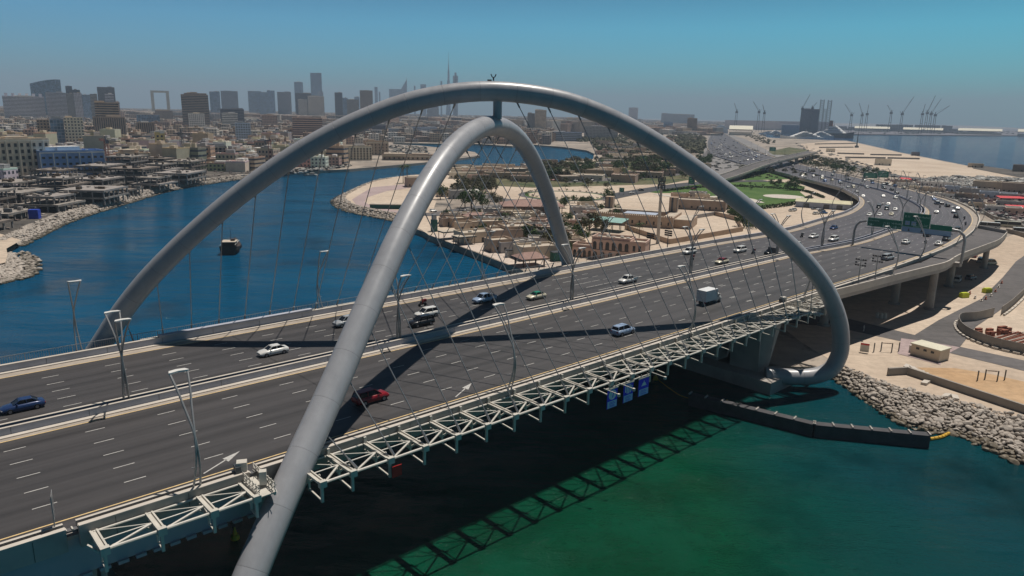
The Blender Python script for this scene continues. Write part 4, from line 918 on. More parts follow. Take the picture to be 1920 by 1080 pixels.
for i_, (a, b, c, d_, par) in enumerate(((tL0, tL1, zb1, zt1, bL), (tM0, tM1, zb2, zt2, bM))):
    mb = MB()
    def bd(t0, t1, z0, z1, s=226.97): mb.face([DK(s, t0, z0), DK(s, t1, z0), DK(s, t1, z1), DK(s, t0, z1)])
    for (q0, q1, w0, w1) in ((a, b, d_ - .06, d_ - .12), (a, b, c + .12, c + .06), (a - .06, a - .12, c, d_), (b + .12, b + .06, c, d_)): bd(q0, q1, min(w0, w1), max(w0, w1))
    gpart(mb, "sign_border", M_ltgreen, parent=par)
def text(s_, t, z, size, m, parent, s=226.95, align='LEFT', name="lettering", bold=0.):
    cu = bpy.data.curves.new("lettering", 'FONT'); cu.body = s_; cu.size = size; cu.align_x = align; cu.offset = bold
    o = link(bpy.data.objects.new(name, cu)); cu.materials.append(m); p = DK(s, t, z) - GL
    o.matrix_world = Matrix.Translation(p) @ Matrix(((-NN.x, 0, -DD.x), (-NN.y, 0, -DD.y), (0, 1, 0))).to_4x4()
    bpy.context.view_layer.update(); me = bpy.data.meshes.new_from_object(o.evaluated_get(bpy.context.evaluated_depsgraph_get())); mw = o.matrix_world.copy(); bpy.data.objects.remove(o)
    o2 = link(bpy.data.objects.new(name, me)); me.transform(mw); setp(o2, parent); return o2
AR = ["\u0634\u0627\u0631\u0639 \u0627\u0644\u062e\u0644\u064a\u062c", "\u062f\u064a\u0631\u0629", "\u0628\u0631 \u062f\u0628\u064a"]
hz_ = zt2
text("E 11", tM0 - .5, zt2 - 1.4, .8, M_ltgreen, bM); text("Sheikh Rashid", tM0 - 3.0, zt2 - 1.2, .72, M_ltgreen, bM); text("Al Mina", tM0 - 3.0, zt2 - 2.2, .72, M_ltgreen, bM); text("Deira", tM0 - 3.0, zt2 - 3.9, .75, M_ltgreen, bM); text(AR[0], tM1 + .4, zt2 - 3.4, .7, M_ltgreen, bM, align='RIGHT'); text(AR[1], tM1 + .4, zt2 - 5.2, .8, M_ltgreen, bM, align='RIGHT')
for q in (0, 1):
    t0 = tM0 - .7 - q * 1.7; mb = MB(); mb.face([DK(226.96, t0, zb2 + .5), DK(226.96, t0 - 1.3, zb2 + .5), DK(226.96, t0 - 1.3, zb2 + 1.7), DK(226.96, t0, zb2 + 1.7)]); gpart(mb, "symbol_panel", M_signblue, parent=bM)
    mb = MB(); mb.face([DK(226.93, t0 - .3, zb2 + .8), DK(226.93, t0 - 1.0, zb2 + .8), DK(226.93, t0 - .65, zb2 + 1.4)]); gpart(mb, "symbol", M_white, parent=bM)
text("Corniche", tL0 - .5, zt1 - 1.0, .75, M_ltgreen, bL); text("Port", tL0 - .5, zt1 - 2.2, .75, M_ltgreen, bL); text("D 92", tL0 - 4.6, zt1 - 1.6, .9, M_ltgreen, bL); text("Al Khaleej", tL0 - 7, zt1 - 1.3, .7, M_ltgreen, bL); text(AR[2], tL1 + .3, zt1 - 1.0, .7, M_ltgreen, bL, align='RIGHT'); text(AR[0], tL1 + .3, zt1 - 2.2, .7, M_ltgreen, bL, align='RIGHT')
def darrow(t, z, parent, m=None):
    mb = MB(); mb.face([DK(226.87, t + .4, z + .35), DK(226.87, t, z), DK(226.87, t - .4, z + .35)]); mb.face([DK(226.87, t + .12, z + .35), DK(226.87, t - .12, z + .35), DK(226.87, t - .12, z + .8), DK(226.87, t + .12, z + .8)]); gpart(mb, "arrow_symbol", m or M_ltgreen, parent=parent)
for f in (.12, .48, .84): darrow(tL0 + (tL1 - tL0) * f, zb1 + .15, bL)
for f in (.2, .55): darrow(tM0 + (tR1 - tM0) * f * .75, zb3 - 1.25, bB, M_steeld)
# ============================================================ small things on the bridge
def flood(s, t, label):
    o = empty("floodlight_mast", DK(s, t, .3), ANG, label, "floodlight mast", "floodlight masts")
    mb = MB(); mb.cyl((0, 0, 0), .14, 6.0, 8, .09); mb.build("mast", M_lamp, o, smooth=True)
    mb = MB(); mb.bar((0, -1.1, 4.4), (0, 1.1, 4.4), .1); mb.bar((0, -1.1, 5.6), (0, 1.1, 5.6), .1); mb.build("crossbar", M_steeld, o)
    for z in (4.4, 5.0, 5.7):
        for y in (-1.05, -.5, .5, 1.05):
            if z == 5.0 and abs(y) < .6: continue
            h = MB(); h.M = Matrix.Translation((0, y, z)) @ Matrix.Rotation(.5, 4, 'Y'); h.box(-.12, .16, -.17, .17, -.15, .15); h.build("floodlight", M_trim, o)
flood(170, -8.2, "left one of two floodlight masts on the near parapet before the sign gantry"); flood(178, -8.8, "right one of two floodlight masts on the near parapet before the sign gantry")
def roadsign(p, ang, w, h, hp, m, label, cat="road sign", back=M_steeld, two=False):
    o = empty("road_sign", p, ang, label, cat)
    for x in ((-w * .35, w * .35) if two else (0,)): mb = MB(); mb.cyl((x, 0, 0), .06, hp + h * .8, 8); mb.build("post", M_lamp, o)
    mb = MB(); mb.box(-w / 2, w / 2, -.1, -.06, hp, hp + h); b = mb.build("sign_plate", m, o); return o, b
o, b = roadsign(DK(9.3, -6.5, .9), ANG + 1.35, 1.4, 2.4, .9, M_lamp, "pale rectangular sign on a post at the left end of the near parapet")
for z in (1.3, 1.9, 2.6): mb = MB(); mb.box(-.5, .5, -.12, -.105, z, z + .1); mb.build("sign_stripe", M_steeld, b)
o, b = roadsign(DK(186.5, 22.2, .5), ANG - math.pi / 2, 2.6, 1.5, .6, M_steeld, "dark blank signboard on two legs beside the median before the bend", two=True)
# red plate and three banners under the outrigger
rp = MB(); a, b = RS(732, 870, 39.9), RS(747, 889, 39.9)
rp.M = None; P = [DK(39.5, -13.45, -.6), DK(40.7, -13.45, -.6), DK(40.7, -13.45, -1.9), DK(39.5, -13.45, -1.9)]; Q = [p - NN * .08 for p in P]
rp.add(P + Q, [(0, 1, 2, 3), (7, 6, 5, 4), (0, 4, 5, 1), (1, 5, 6, 2), (2, 6, 7, 3), (3, 7, 4, 0)]); ro = rp.build("warning_board", M_red, loc=DK(40, -13.4, -1.9)); tag(ro, "small square red board hanging from the outrigger truss over the dark water", "warning board")
M_bblue = mat("banner_blue", (.03, .03, .75), .6, 0, .05, 1.); M_bpale = mat("banner_pale", (.45, .62, .85), .6, 0, .05, 1.); M_bmark = mat("banner_mark", (.8, .8, .85), .6, 0, .05, 1.)
def banner(s0, s1, zt, zb, kind, label):
    o = empty("banner", DK((s0 + s1) / 2, -13.45, zb), 0, label, "banner", "three banners on the outrigger truss"); L_ = o.location.copy()
    def pt(u, v, off=0.): return DK(s0 + (s1 - s0) * u, -13.45 - off, zb + (zt - zb) * v) - L_
    def add(name, faces, m, parent): mb = MB(); [mb.face(f) for f in faces]; return mb.build(name, m, parent)
    mb = MB(); P = [pt(0, 0), pt(1, 0), pt(1, 1), pt(0, 1)]; Q = [p + NN * .06 for p in P]; mb.add(P + Q, [(0, 1, 2, 3), (7, 6, 5, 4), (0, 4, 5, 1), (1, 5, 6, 2), (2, 6, 7, 3), (3, 7, 4, 0)]); pl = mb.build("panel", M_bblue, o)
    add("text_field", [[pt(.04, .02, .02), pt(.96, .02, .02), pt(.96, .38, .02), pt(.04, .38, .02)]], M_bpale, pl)
    add("text_line", [[pt(.2, v, .04), pt(.8 - .1 * (i % 2), v, .04), pt(.8 - .1 * (i % 2), v + .025, .04), pt(.2, v + .025, .04)] for i, v in enumerate((.08, .14, .22, .29))], M_bblue, pl)
    el = lambda r0, cx=.5, cy=.7, n=20: [pt(cx + r0 * math.cos(k * 2 * math.pi / n), cy + r0 * .68 * math.sin(k * 2 * math.pi / n), .03) for k in range(n)]
    if kind == 0:
        add("emblem", [el(.38)], M_bmark, pl); mb = MB(); 
        for q in ([(.36, .86), (.64, .88), (.62, .83), (.36, .81)], [(.56, .84), (.64, .86), (.54, .54), (.46, .54)]): mb.face([pt(u, v, .045) for u, v in q])
        mb.build("emblem_mark", M_bblue, pl)
    elif kind == 1:
        F = []
        for k, (u, hh) in enumerate(((.2, .15), (.36, .23), (.52, .25), (.68, .22), (.83, .14))): F.append([pt(u - .05, .7 - hh, .03), pt(u + .05, .7 - hh, .03), pt(u + .05, .7 + hh, .03), pt(u - .05, .7 + hh, .03)])
        add("emblem", F, M_bmark, pl)
    else: add("emblem", [[pt(.25, .56, .03), pt(.75, .56, .03), pt(.62, .74, .03), pt(.38, .74, .03)], [pt(.46, .74, .03), pt(.54, .74, .03), pt(.52, .86, .03), pt(.48, .86, .03)]], M_bmark, pl)
    mb = MB(); mb.bar(pt(-.05, 1.02, 0), pt(1.05, 1.02, 0), .16); mb.bar(pt(.2, 1.02), pt(.2, 1.25), .08); mb.bar(pt(.8, 1.02), pt(.8, 1.25), .08); mb.build("hanger", M_steelw, o)
banner(75.3, 77.5, -.75, -3.6, 0, "leftmost blue banner with a round emblem on the outrigger truss")
banner(78.9, 81.1, -.75, -3.6, 1, "middle blue banner with vertical bars on the outrigger truss")
banner(82.4, 84.8, -.8, -3.5, 2, "rightmost blue banner with a small tower mark on the outrigger truss")
mb = MB(); mb.bar(DK(74.8, -13.4, -.5), DK(85.2, -13.4, -.5), .14); 
for q in (74.6, 77.9, 85.3): mb.bar(DK(q, -13.3, -.3), DK(q + .5, -15.6, -.6), .1); mb.cbox(DK(q + .5, -15.6, -.9), .35, .35, .4, ANG)
bpart(mb, "banner_rail", M_steelw)
# navigation guard wall in the water, yellow booms
gw = MB(); G_ = [DK(q, t, 0) for q, t in ((112.5, -3), (114.6, -12), (117.4, -24.8), (128.1, -39.4))]
for a, b in zip(G_[:-1], G_[1:]):
    a = Vector((a.x, a.y, 1.1)); b = Vector((b.x, b.y, 1.1)); gw.bar(a, b, 1.6, 2.3)
M_guard = mat("guard_timber", (.05, .05, .055), .7, 0, .25, .6, .01, 3., space='POS'); o = gw.build("guard_wall", M_guard, loc=DK(120, -28, -16)); tag(o, "low dark floating guard wall bending out in front of the right pier", "guard wall")
gk = MB(); 
for a, b in zip(G_[:-1], G_[1:]):
    a = Vector((a.x, a.y, 2.32)); b = Vector((b.x, b.y, 2.32)); n = int((b - a).length / 3)
    for k in range(n + 1): gk.cbox(a.lerp(b, k / max(n, 1)) - Vector((0, 0, .06)), .25, 1.5, .22, math.atan2((b - a).y, (b - a).x))
c = gk.build("kerb_block", M_conc); c.data.transform(Matrix.Translation(-o.location)); setp(c, o)
M_boom = mat("boom_yellow", (.65, .38, .03), .6, 0, .1, 1.)
def boom(px, label, n, r):
    P = [Vector(p) for p in catmull([W(x, y, .25) for x, y in px], 8)]; t = empty("float_boom", P[0], 0, label, "float boom"); cum = [0]
    for a, b in zip(P[:-1], P[1:]): cum.append(cum[-1] + (b - a).length)
    at_ = lambda u: Vector([np.interp(u, cum, [p[q] for p in P]) for q in range(3)])
    for k in range(n): mb = MB(); a = at_(cum[-1] * (k + .08) / n) - P[0]; b = at_(cum[-1] * (k + .92) / n) - P[0]; mb.tube([a, b], r, 8); mb.build("float", M_boom, t, smooth=True)
    mb = MB(); mb.tube([p - P[0] for p in P], r * .35, 5); mb.build("rope", M_trim, t)
boom([(1743, 823), (1765, 819), (1780, 812), (1790, 813)], "short yellow float boom between the guard wall and the boulders", 7, .28)
boom([(1232, 710), (1255, 728), (1285, 745), (1340, 752), (1365, 750)], "long thin yellow float line in the dark water under the bridge", 22, .1)
def buoy(x, y, label):
    o = empty("buoy", W(x, y, 0), 0, label, "buoy"); mb = MB(); mb.cyl((0, 0, -.2), .6, .8, 12, .5); mb.build("float", M_boom, o, smooth=True); mb = MB(); mb.cyl((0, 0, .6), .3, 1.0, 8, .1); mb.build("topmark", M_boom, o)
buoy(1229, 712, "small yellow buoy in the shade under the right banner"); buoy(441, 1010, "small orange buoy in the dark water left of the lower arch")
# ============================================================ boulders
def rockmesh(seed, sub=2):
    r = random.Random(seed); bm = bmesh.new(); bmesh.ops.create_icosphere(bm, subdivisions=sub, radius=.5)
    ax = [Vector((r.uniform(-1, 1), r.uniform(-1, 1), r.uniform(-1, 1))).normalized() for _ in range(7)]; cut = [r.uniform(.3, .46) for _ in ax]
    for v in bm.verts:
        for a, c in zip(ax, cut):
            d_ = v.co.dot(a)
            if d_ > c: v.co -= a * (d_ - c)
        v.co.x *= 1.25; v.co.z *= .8
    return bm
def wetrock(m):                              # weed and damp up to the tide line
    nt = m.node_tree; b = nt.nodes["Principled BSDF"]; src = b.inputs["Base Color"].links[0].from_socket; geo = nt.nodes.new("ShaderNodeNewGeometry"); sp = nt.nodes.new("ShaderNodeSeparateXYZ"); nt.links.new(geo.outputs["Position"], sp.inputs[0])
    r = nt.nodes.new("ShaderNodeMapRange"); nt.links.new(sp.outputs[2], r.inputs[0]); r.inputs[1].default_value = .35; r.inputs[2].default_value = .9; mx = nt.nodes.new("ShaderNodeMix"); mx.data_type = 'RGBA'; mx.inputs[6].default_value = (.05, .042, .025, 1); nt.links.new(src, mx.inputs[7]); nt.links.new(r.outputs[0], mx.inputs[0]); nt.links.new(mx.outputs[2], b.inputs["Base Color"])
M_rock = mat("rock", (.43, .38, .33), .9, 0, .3, 1.3, .03, 6., space='POS', dirt=((.24, .20, .17), .9, .56)); wetrock(M_rock)
M_rockw = mat("wet_rock", (.16, .13, .09), .6, 0, .3, 1.3, .03, 6., space='POS')
RM = []
for k in range(8):
    bm = rockmesh(k); me = bpy.data.meshes.new("boulder"); bm.to_mesh(me); bm.free(); me.materials.append(M_rock); RM.append(me)
RMw = []
for k in range(4):
    me = RM[k].copy(); me.materials.clear(); me.materials.append(M_rockw); RMw.append(me)
rk = random.Random(11)
inner = [W(x, y) for x, y in [(1578, 686), (1618, 702), (1668, 723), (1712, 733), (1765, 747), (1850, 766), (1930, 788), (2060, 828), (2300, 912)]]
outer = BK_rocks[:9]
outer = [o + (o - i).normalized() * .6 for o, i in zip(outer, inner)]
inn_ = [Vector(p) for p in catmull(inner, 8)]; out_ = [Vector(p) for p in catmull(outer, 8)]
cand = []
for k in range(7000):
    i = rk.uniform(0, len(inn_) - 1.01); j = int(i); f = i - j; v = rk.random() ** .8
    a = inn_[j].lerp(inn_[j + 1], f); b = out_[j].lerp(out_[j + 1], f); p = b.lerp(a, v)
    if v > .86 and rk.random() < .6: continue
    z = -.1 + 2.75 * min(v * 1.12, 1); sz = (.45 + 1.15 * rk.random() ** 1.5) * (1.1 if v < .7 else .8)
    if all((p.xy - q[0].xy).length > (sz + q[1]) * .31 for q in cand): cand.append((Vector((p.x, p.y, z + rk.uniform(-.1, .35))), sz))
cand.sort(key=lambda q: -q[1] / max((q[0] - Vector((0, 0, CAMZ))).length, 1))
def inview(p): 
    d_ = p - Vector((0, 0, CAMZ)); w = d_.dot(cF); return (960 + F_PX * d_.dot(cR) / w, 540 - F_PX * d_.dot(cU) / w)
vis = [c for c in cand if inview(c[0])[0] < 1930]; rest = [c for c in cand if inview(c[0])[0] >= 1930] + vis[300:]
for p, sz in vis[:300]:
    wet = p.z < .55; o = link(bpy.data.objects.new("boulder", rk.choice(RMw if wet else RM))); o.location = p; o.rotation_euler = (rk.uniform(-.5, .5), rk.uniform(-.5, .5), rk.uniform(0, 6.3)); o.scale = (sz, sz * rk.uniform(.75, 1.1), sz * rk.uniform(.7, 1))
    tag(o, "dark wet boulder at the waterline of the near rocky bank" if wet else "pale boulder heaped on the near rocky bank beside the green water", "boulder", "boulders of the near rocky bank")
def rockfield(name, pts, sub=1, m=None):
    V = []; Fc = []; base = []
    for k in range(6):
        bm = rockmesh(30 + k, sub); base.append(([v.co.copy() for v in bm.verts], [tuple(v.index for v in f.verts) for f in bm.faces])); bm.free()
    for p, sz in pts:
        vs, fs = base[rk.randrange(6)]; R = Matrix.Rotation(rk.uniform(0, 6.3), 3, 'Z') @ Matrix.Rotation(rk.uniform(-.6, .6), 3, 'X'); b = len(V)
        V += [tuple(R @ (v * sz) + p) for v in vs]; Fc += [tuple(b + i for i in f) for f in fs]
    me = bpy.data.meshes.new(name); me.from_pydata(V, [], Fc); me.materials.append(m or M_rock); return tag(link(bpy.data.objects.new(name, me)), kind="stuff")
rockfield("boulders", [(p, s) for p, s in rest], 2)
def shore_rocks(px, width, inland, n, sz0=.9, sz1=1.9):
    O = [Vector(p) for p in catmull([W(x, y, 0.) for x, y in px], 6)]; R = []
    for k in range(n):
        i = rk.uniform(0, len(O) - 1.01); j = int(i); a = O[j].lerp(O[j + 1], i - j); t = (O[j + 1] - O[j]).normalized(); nrm = Vector((-t.y, t.x, 0)) * inland; v = rk.uniform(-.25, 1)
        R.append((Vector((a.x, a.y, 0)) + nrm * (v * width) + Vector((0, 0, .1 + 2.6 * max(min(v * 1.5, 1), 0) + rk.uniform(-.2, .2))), rk.uniform(sz0, sz1)))
    return R
R1 = shore_rocks([(-60, 545), (-5, 528), (30, 521), (50, 506), (46, 489), (28, 476)], 16, 1, 1500, .9, 2.2)
rockfield("rock_mound", R1, 1)
R2 = shore_rocks([(36, 462), (70, 445), (105, 427), (150, 409), (200, 393), (250, 378), (300, 363), (350, 352), (420, 341), (470, 335), (530, 331)], 7.5, 1, 4200, .6, 1.7)
rockfield("shore_rocks", R2, 1)
R3 = shore_rocks([(720, 339), (687, 346), (650, 362), (627, 375), (630, 386), (653, 397), (700, 407), (735, 414), (765, 423)], 7, 1, 1400, .8, 1.6)
rockfield("shore_rocks", R3, 1)
for (x, y) in ((1700, 690), (1712, 694), (1722, 700), (1738, 706), (1693, 700), (1735, 720), (1752, 714), (1790, 748), (1775, 745)):
    p = W(x, y); o = MB(); o.M = Matrix.Rotation(rk.uniform(-.2, .2), 4, 'X'); o.box(-1.1, 1.1, -.55, .55, -.1, .55); b = o.build("concrete_block", M_concl); b.location = p; b.rotation_euler = (0, 0, rk.uniform(0, 3)); tag(b, "fallen pale concrete block on the sand above the boulders", "concrete block", "concrete blocks on the sand")
# foam licks along the left bank
# ============================================================ trees
M_bark = mat("bark", (.14, .10, .07), .9, 0, .2, 2.)
def leafmat(name, c0, c1):
    m = bpy.data.materials.new(name); g = NT(m); geo = g.n("NewGeometry"); r = g.n("ObjectInfo").outputs["Random"]
    f = g.math('FRACT', g.math('ADD', geo.outputs["Random Per Island"], g.math('MULTIPLY', r, .37))); g.l(g.mix(f, c0, c1), g.b.inputs["Base Color"]); g.b.inputs["Roughness"].default_value = .7; g.b.inputs["Specular IOR Level"].default_value = .25; return m
M_leaf = leafmat("leaves", (.025, .05, .012), (.07, .125, .03)); M_leafd = leafmat("dry_leaves", (.05, .055, .025), (.13, .12, .06)); M_palm = leafmat("palm_fronds", (.03, .05, .015), (.08, .11, .035))
def treemesh(seed, h, w, m, clumps=26, leaves=26):
    r = random.Random(seed); t = empty("tree"); mb = MB(); hz0 = h * .42
    mb.tube([(0, 0, -.2), (.05 * h * r.uniform(-1, 1), 0, hz0 * .6), (0, 0, hz0)], [h * .035, h * .028, h * .02], 7)
    for k in range(6):
        a = k * 1.05 + r.random(); mb.tube([(0, 0, hz0 * r.uniform(.6, 1)), (math.cos(a) * w * .22, math.sin(a) * w * .22, hz0 * 1.25), (math.cos(a) * w * .36, math.sin(a) * w * .36, h * .75)], [h * .016, h * .01, h * .004], 5)
    mb.build("trunk", M_bark, t); lf = MB()
    for c in range(clumps):
        a = r.uniform(0, 6.28); rr_ = w * .5 * math.sqrt(r.random()) * .85; zz = h * (.42 + .5 * r.random() * (1 - .45 * (rr_ / (w * .5)) ** 2)); C = Vector((rr_ * math.cos(a), rr_ * math.sin(a), zz)); cr = w * r.uniform(.10, .2)
        for l in range(leaves):
            d_ = Vector((r.gauss(0, 1), r.gauss(0, 1), r.gauss(0, .8))); d_.normalize(); q = C + d_ * cr * r.uniform(.5, 1.05); s_ = w * r.uniform(.025, .05)
            u = d_.cross(Vector((r.uniform(-1, 1), r.uniform(-1, 1), r.uniform(-1, 1)))).normalized(); v = d_.cross(u).normalized(); n = (u + d_ * r.uniform(-.6, .6)).normalized()
            lf.face([q - n * s_, q + v * s_ * .8, q + n * s_, q - v * s_ * .8])
    lf.build("crown", m, t); return t
def palmmesh(seed, h):
    r = random.Random(seed); t = empty("palm_tree"); mb = MB(); mb.tube([(0, 0, -.2), (.1, 0, h * .5), (.25, .1, h)], [.24, .18, .15], 7); mb.build("trunk", M_bark, t); lf = MB()
    for k in range(22):
        a = k * 2.4; el = r.uniform(-.3, 1.1); L = h * .36; P = [Vector((.25 + math.cos(a) * L * f * math.cos(el * (1 - f * .6)), .1 + math.sin(a) * L * f * math.cos(el * (1 - f * .6)), h + L * (math.sin(el) * f - .75 * f * f))) for f in (0, .25, .5, .75, 1)]
        for i in range(4):
            w0, w1 = .28 * (1 - i / 4.5), .28 * (1 - (i + 1) / 4.3); s_ = Vector((-math.sin(a), math.cos(a), 0)); dn = Vector((0, 0, -.15))
            lf.face([P[i] - s_ * w0 + dn, P[i + 1] - s_ * w1 + dn, P[i + 1], P[i]]); lf.face([P[i], P[i + 1], P[i + 1] + s_ * w1 + dn, P[i] + s_ * w0 + dn])
    lf.build("crown", M_palm, t); return t
TR = [treemesh(1, 7, 7.5, M_leaf), treemesh(2, 9, 8, M_leaf, 30), treemesh(3, 5.5, 6.5, M_leafd), treemesh(4, 8, 9, M_leafd, 30), treemesh(5, 3.0, 3.6, M_leaf, 12, 20), palmmesh(1, 9), palmmesh(2, 7)]
TR[4].name = "shrub"
KIDS.clear()
for o in list(scene.objects):
    if o.parent: KIDS.setdefault(o.parent.name, []).append(o)
TUSED = [False] * len(TR); tr = random.Random(5)
def tree(k, x, y, sc=1., label=None, group=None, p=None):
    o = TR[k] if not TUSED[k] else copy_tree(TR[k]); TUSED[k] = True
    o.location = p if p is not None else W(x, y); o.rotation_euler = (0, 0, tr.uniform(0, 6.3)); s = sc * tr.uniform(.85, 1.15); o.scale = (s, s, s)
    tag(o, label, "palm" if k >= 5 else "shrub" if k == 4 else "tree", group); return o
def inpoly(x, y, poly):
    c = False; n = len(poly)
    for i in range(n):
        x0, y0 = poly[i]; x1, y1 = poly[(i + 1) % n]
        if (y0 > y) != (y1 > y) and x < (x1 - x0) * (y - y0) / (y1 - y0) + x0: c = not c
    return c
def grove(poly, n, kinds, sc, label, group):
    xs = [q[0] for q in poly]; ys = [q[1] for q in poly]; c = 0; tries = 0
    while c < n and tries < 4000:
        tries += 1; x, y = tr.uniform(min(xs), max(xs)), tr.uniform(min(ys), max(ys))
        if inpoly(x, y, poly): tree(tr.choice(kinds), x, y, sc, label, group); c += 1
for x, y, k, sc, lb in [(885, 396, 1, 1.5, "largest round green tree behind the quay houses, left of the lower arch's far leg"), (872, 390, 0, 1.2, "green tree at the left of the big one behind the quay"), (905, 392, 0, 1.0, "green tree at the right of the big one behind the quay"),
                        (826, 374, 0, 1.3, "green tree beside the inner road, just right of the lower arch"), (936, 388, 2, 1.1, "thin dry tree between the big green tree and the brown roofed pavilion"), (925, 378, 2, 1.2, "dry tree by the oval roundabout road"),
                        (838, 412, 0, .8, "small green tree behind the quay canopies"), (990, 452, 0, 1.0, "green tree among the cars behind the quay houses"), (1028, 462, 3, 1.0, "dry spreading tree left of the lower arch's far foot"), (1046, 470, 3, 1.0, "dry tree touching the lower arch's far foot"),
                        (1064, 425, 1, .9, "dark upright tree just right of the lower arch's far leg"), (1078, 448, 1, 1.0, "dense green tree behind the arcaded brown house"), (1092, 456, 0, 1.1, "green tree on the left of the arcaded brown house"), (1105, 440, 3, 1.1, "dry tree between the green canopy and the arcaded house"),
                        (1128, 438, 3, 1.0, "dry tree below the green canopy"), (1052, 440, 1, .8, "dark tree behind the lower arch's far leg"), (756, 344, 5, 1.2, "left palm of a pair on the point left of the lower arch"), (764, 343, 5, 1.3, "right palm of a pair on the point left of the lower arch"), (1198, 452, 5, .7, "small palm by the wall of the walled yard"),
                        (1142, 376, 0, 1.0, "green tree at the left tower of the courtyard house"), (1092, 385, 0, .8, "shrubby tree below the roundabout")]:
    tree(k, x, y, sc, lb)
grove([(870, 352), (925, 348), (925, 368), (860, 372), (850, 360)], 16, [2, 3], 1.0, "dry grey green tree in the thicket behind the lower arch", "trees of the thicket behind the lower arch")
grove([(1005, 318), (1100, 306), (1110, 330), (1080, 338), (1010, 340)], 30, [0, 1, 3], 1.2, "green tree in the grove above the roundabout", "trees of the grove above the roundabout")
grove([(1150, 318), (1200, 300), (1262, 310), (1255, 332), (1160, 330)], 26, [1, 1, 3], 1.3, "dark green tree in the grove under the taller arch", "trees of the grove under the taller arch")
grove([(1060, 318), (1300, 320), (1300, 336), (1050, 336)], 22, [5, 6], 1.0, "palm in the rows along the inner roads", "palms along the inner roads")
grove([(1385, 318), (1500, 322), (1590, 330), (1590, 342), (1400, 338)], 30, [4, 4, 2], 1.0, "shrubby tree in the planted strip below the flyover", "trees of the strip below the flyover")
grove([(1440, 344), (1505, 346), (1505, 362), (1450, 356)], 16, [4, 0], 1.0, "green tree at the right end of the lawn", "trees at the right end of the lawn")
grove([(1370, 345), (1460, 345), (1480, 356), (1400, 358)], 14, [4], .9, "small shrub dotted on the lawn", "shrubs on the lawn")
grove([(1500, 306), (1640, 326), (1660, 340), (1560, 322), (1490, 308)], 40, [4, 4, 0], 1.0, "shrub in the planted strip beside the far highway", "shrubs beside the far highway")
grove([(1360, 398), (1400, 392), (1430, 400), (1400, 430), (1385, 425)], 14, [4, 0], .9, "shrub on the green bank behind the taller arch", "shrubs on the green bank")
for k in range(34):
    a = k / 34 * 6.283; c = W(1060, 367); rr2 = 74 / F_PX * c.length; tree(4, 0, 0, .7, "shrub in the ring hedge of the roundabout", "ring hedge shrubs of the roundabout", p=Vector((c.x + rr2 * math.cos(a), c.y + rr2 * math.sin(a), GZ)))
# hedges
M_hedge = leafmat("hedge_leaves", (.02, .035, .01), (.05, .08, .02))
def hedge(px, w, h, label, n=8):
    P = [Vector(p) for p in catmull([W(x, y) for x, y in px], n)]; mb = MB()
    for i in range(len(P) - 1):
        L = (P[i + 1] - P[i]).length
        for q in range(max(int(L / .7) * 14, 14)):
            f = tr.random(); c = P[i].lerp(P[i + 1], f) + Vector((tr.uniform(-w, w) / 2, tr.uniform(-w, w) / 2, tr.uniform(.1, h))); a = Vector((tr.gauss(0, 1), tr.gauss(0, 1), tr.gauss(0, 1))).normalized(); b = a.cross(Vector((tr.gauss(0, 1), tr.gauss(0, 1), tr.gauss(0, 1)))).normalized(); s_ = .38
            mb.face([c - a * s_, c + b * s_, c + a * s_, c - b * s_])
    return tag(mb.build("hedge", M_hedge, loc=P[0]), label, "hedge")
hedge([(1240, 360), (1300, 353), (1360, 350), (1420, 352), (1500, 358), (1545, 372)], 2.5, 1.6, "long dark clipped hedge curving round the lawn")
hedge([(1370, 396), (1430, 392), (1490, 384), (1520, 372)], 3, 2.2, "dark hedge along the lawn's lower edge")
hedge([(1370, 398), (1400, 412), (1405, 430)], 6, 2.5, "broad green bank of bushes between the lawn and the white wall")
# distant woodland
def woodland(px, n, hgt, name="woodland", sz=3.):
    mb = MB(); xs = [q[0] for q in px]; ys = [q[1] for q in px]; c = 0
    while c < n:
        x, y = tr.uniform(min(xs), max(xs)), tr.uniform(min(ys), max(ys))
        if not inpoly(x, y, px): continue
        p = W(x, y); c += 1; hh = tr.uniform(.5, 1) * hgt
        for q in range(26):
            d_ = Vector((tr.gauss(0, 1), tr.gauss(0, 1), abs(tr.gauss(0, .8)))).normalized(); cc = p + Vector((d_.x * sz, d_.y * sz, hh * .35 + d_.z * hh * .65)); a = d_.cross(Vector((tr.gauss(0, 1), tr.gauss(0, 1), tr.gauss(0, 1)))).normalized(); b = (d_.cross(a) + d_ * .4).normalized(); s_ = sz * .38
            mb.face([cc - a * s_, cc + b * s_, cc + a * s_, cc - b * s_])
    return tag(mb.build(name, M_leafd), kind="stuff")
woodland([(1250, 258), (1310, 252), (1322, 262), (1320, 285), (1300, 292), (1270, 275)], 240, 9, sz=4.5)
woodland([(1100, 262), (1240, 262), (1280, 290), (1260, 300), (1130, 296), (1118, 280)], 260, 6, sz=4)
woodland([(1050, 262), (1230, 250), (1250, 258), (1120, 272)], 160, 7, sz=5)
woodland([(1445, 300), (1530, 293), (1600, 310), (1560, 316), (1470, 306)], 120, 3.5, sz=2.2)
woodland([(1380, 316), (1470, 312), (1590, 328), (1600, 340), (1480, 334), (1390, 334)], 130, 2.0, "shrubbery", 1.5)
woodland([(880, 330), (1000, 326), (1110, 302), (1240, 300), (1300, 318), (1200, 330), (1000, 345)], 170, 3.0, "shrubbery", 1.8)

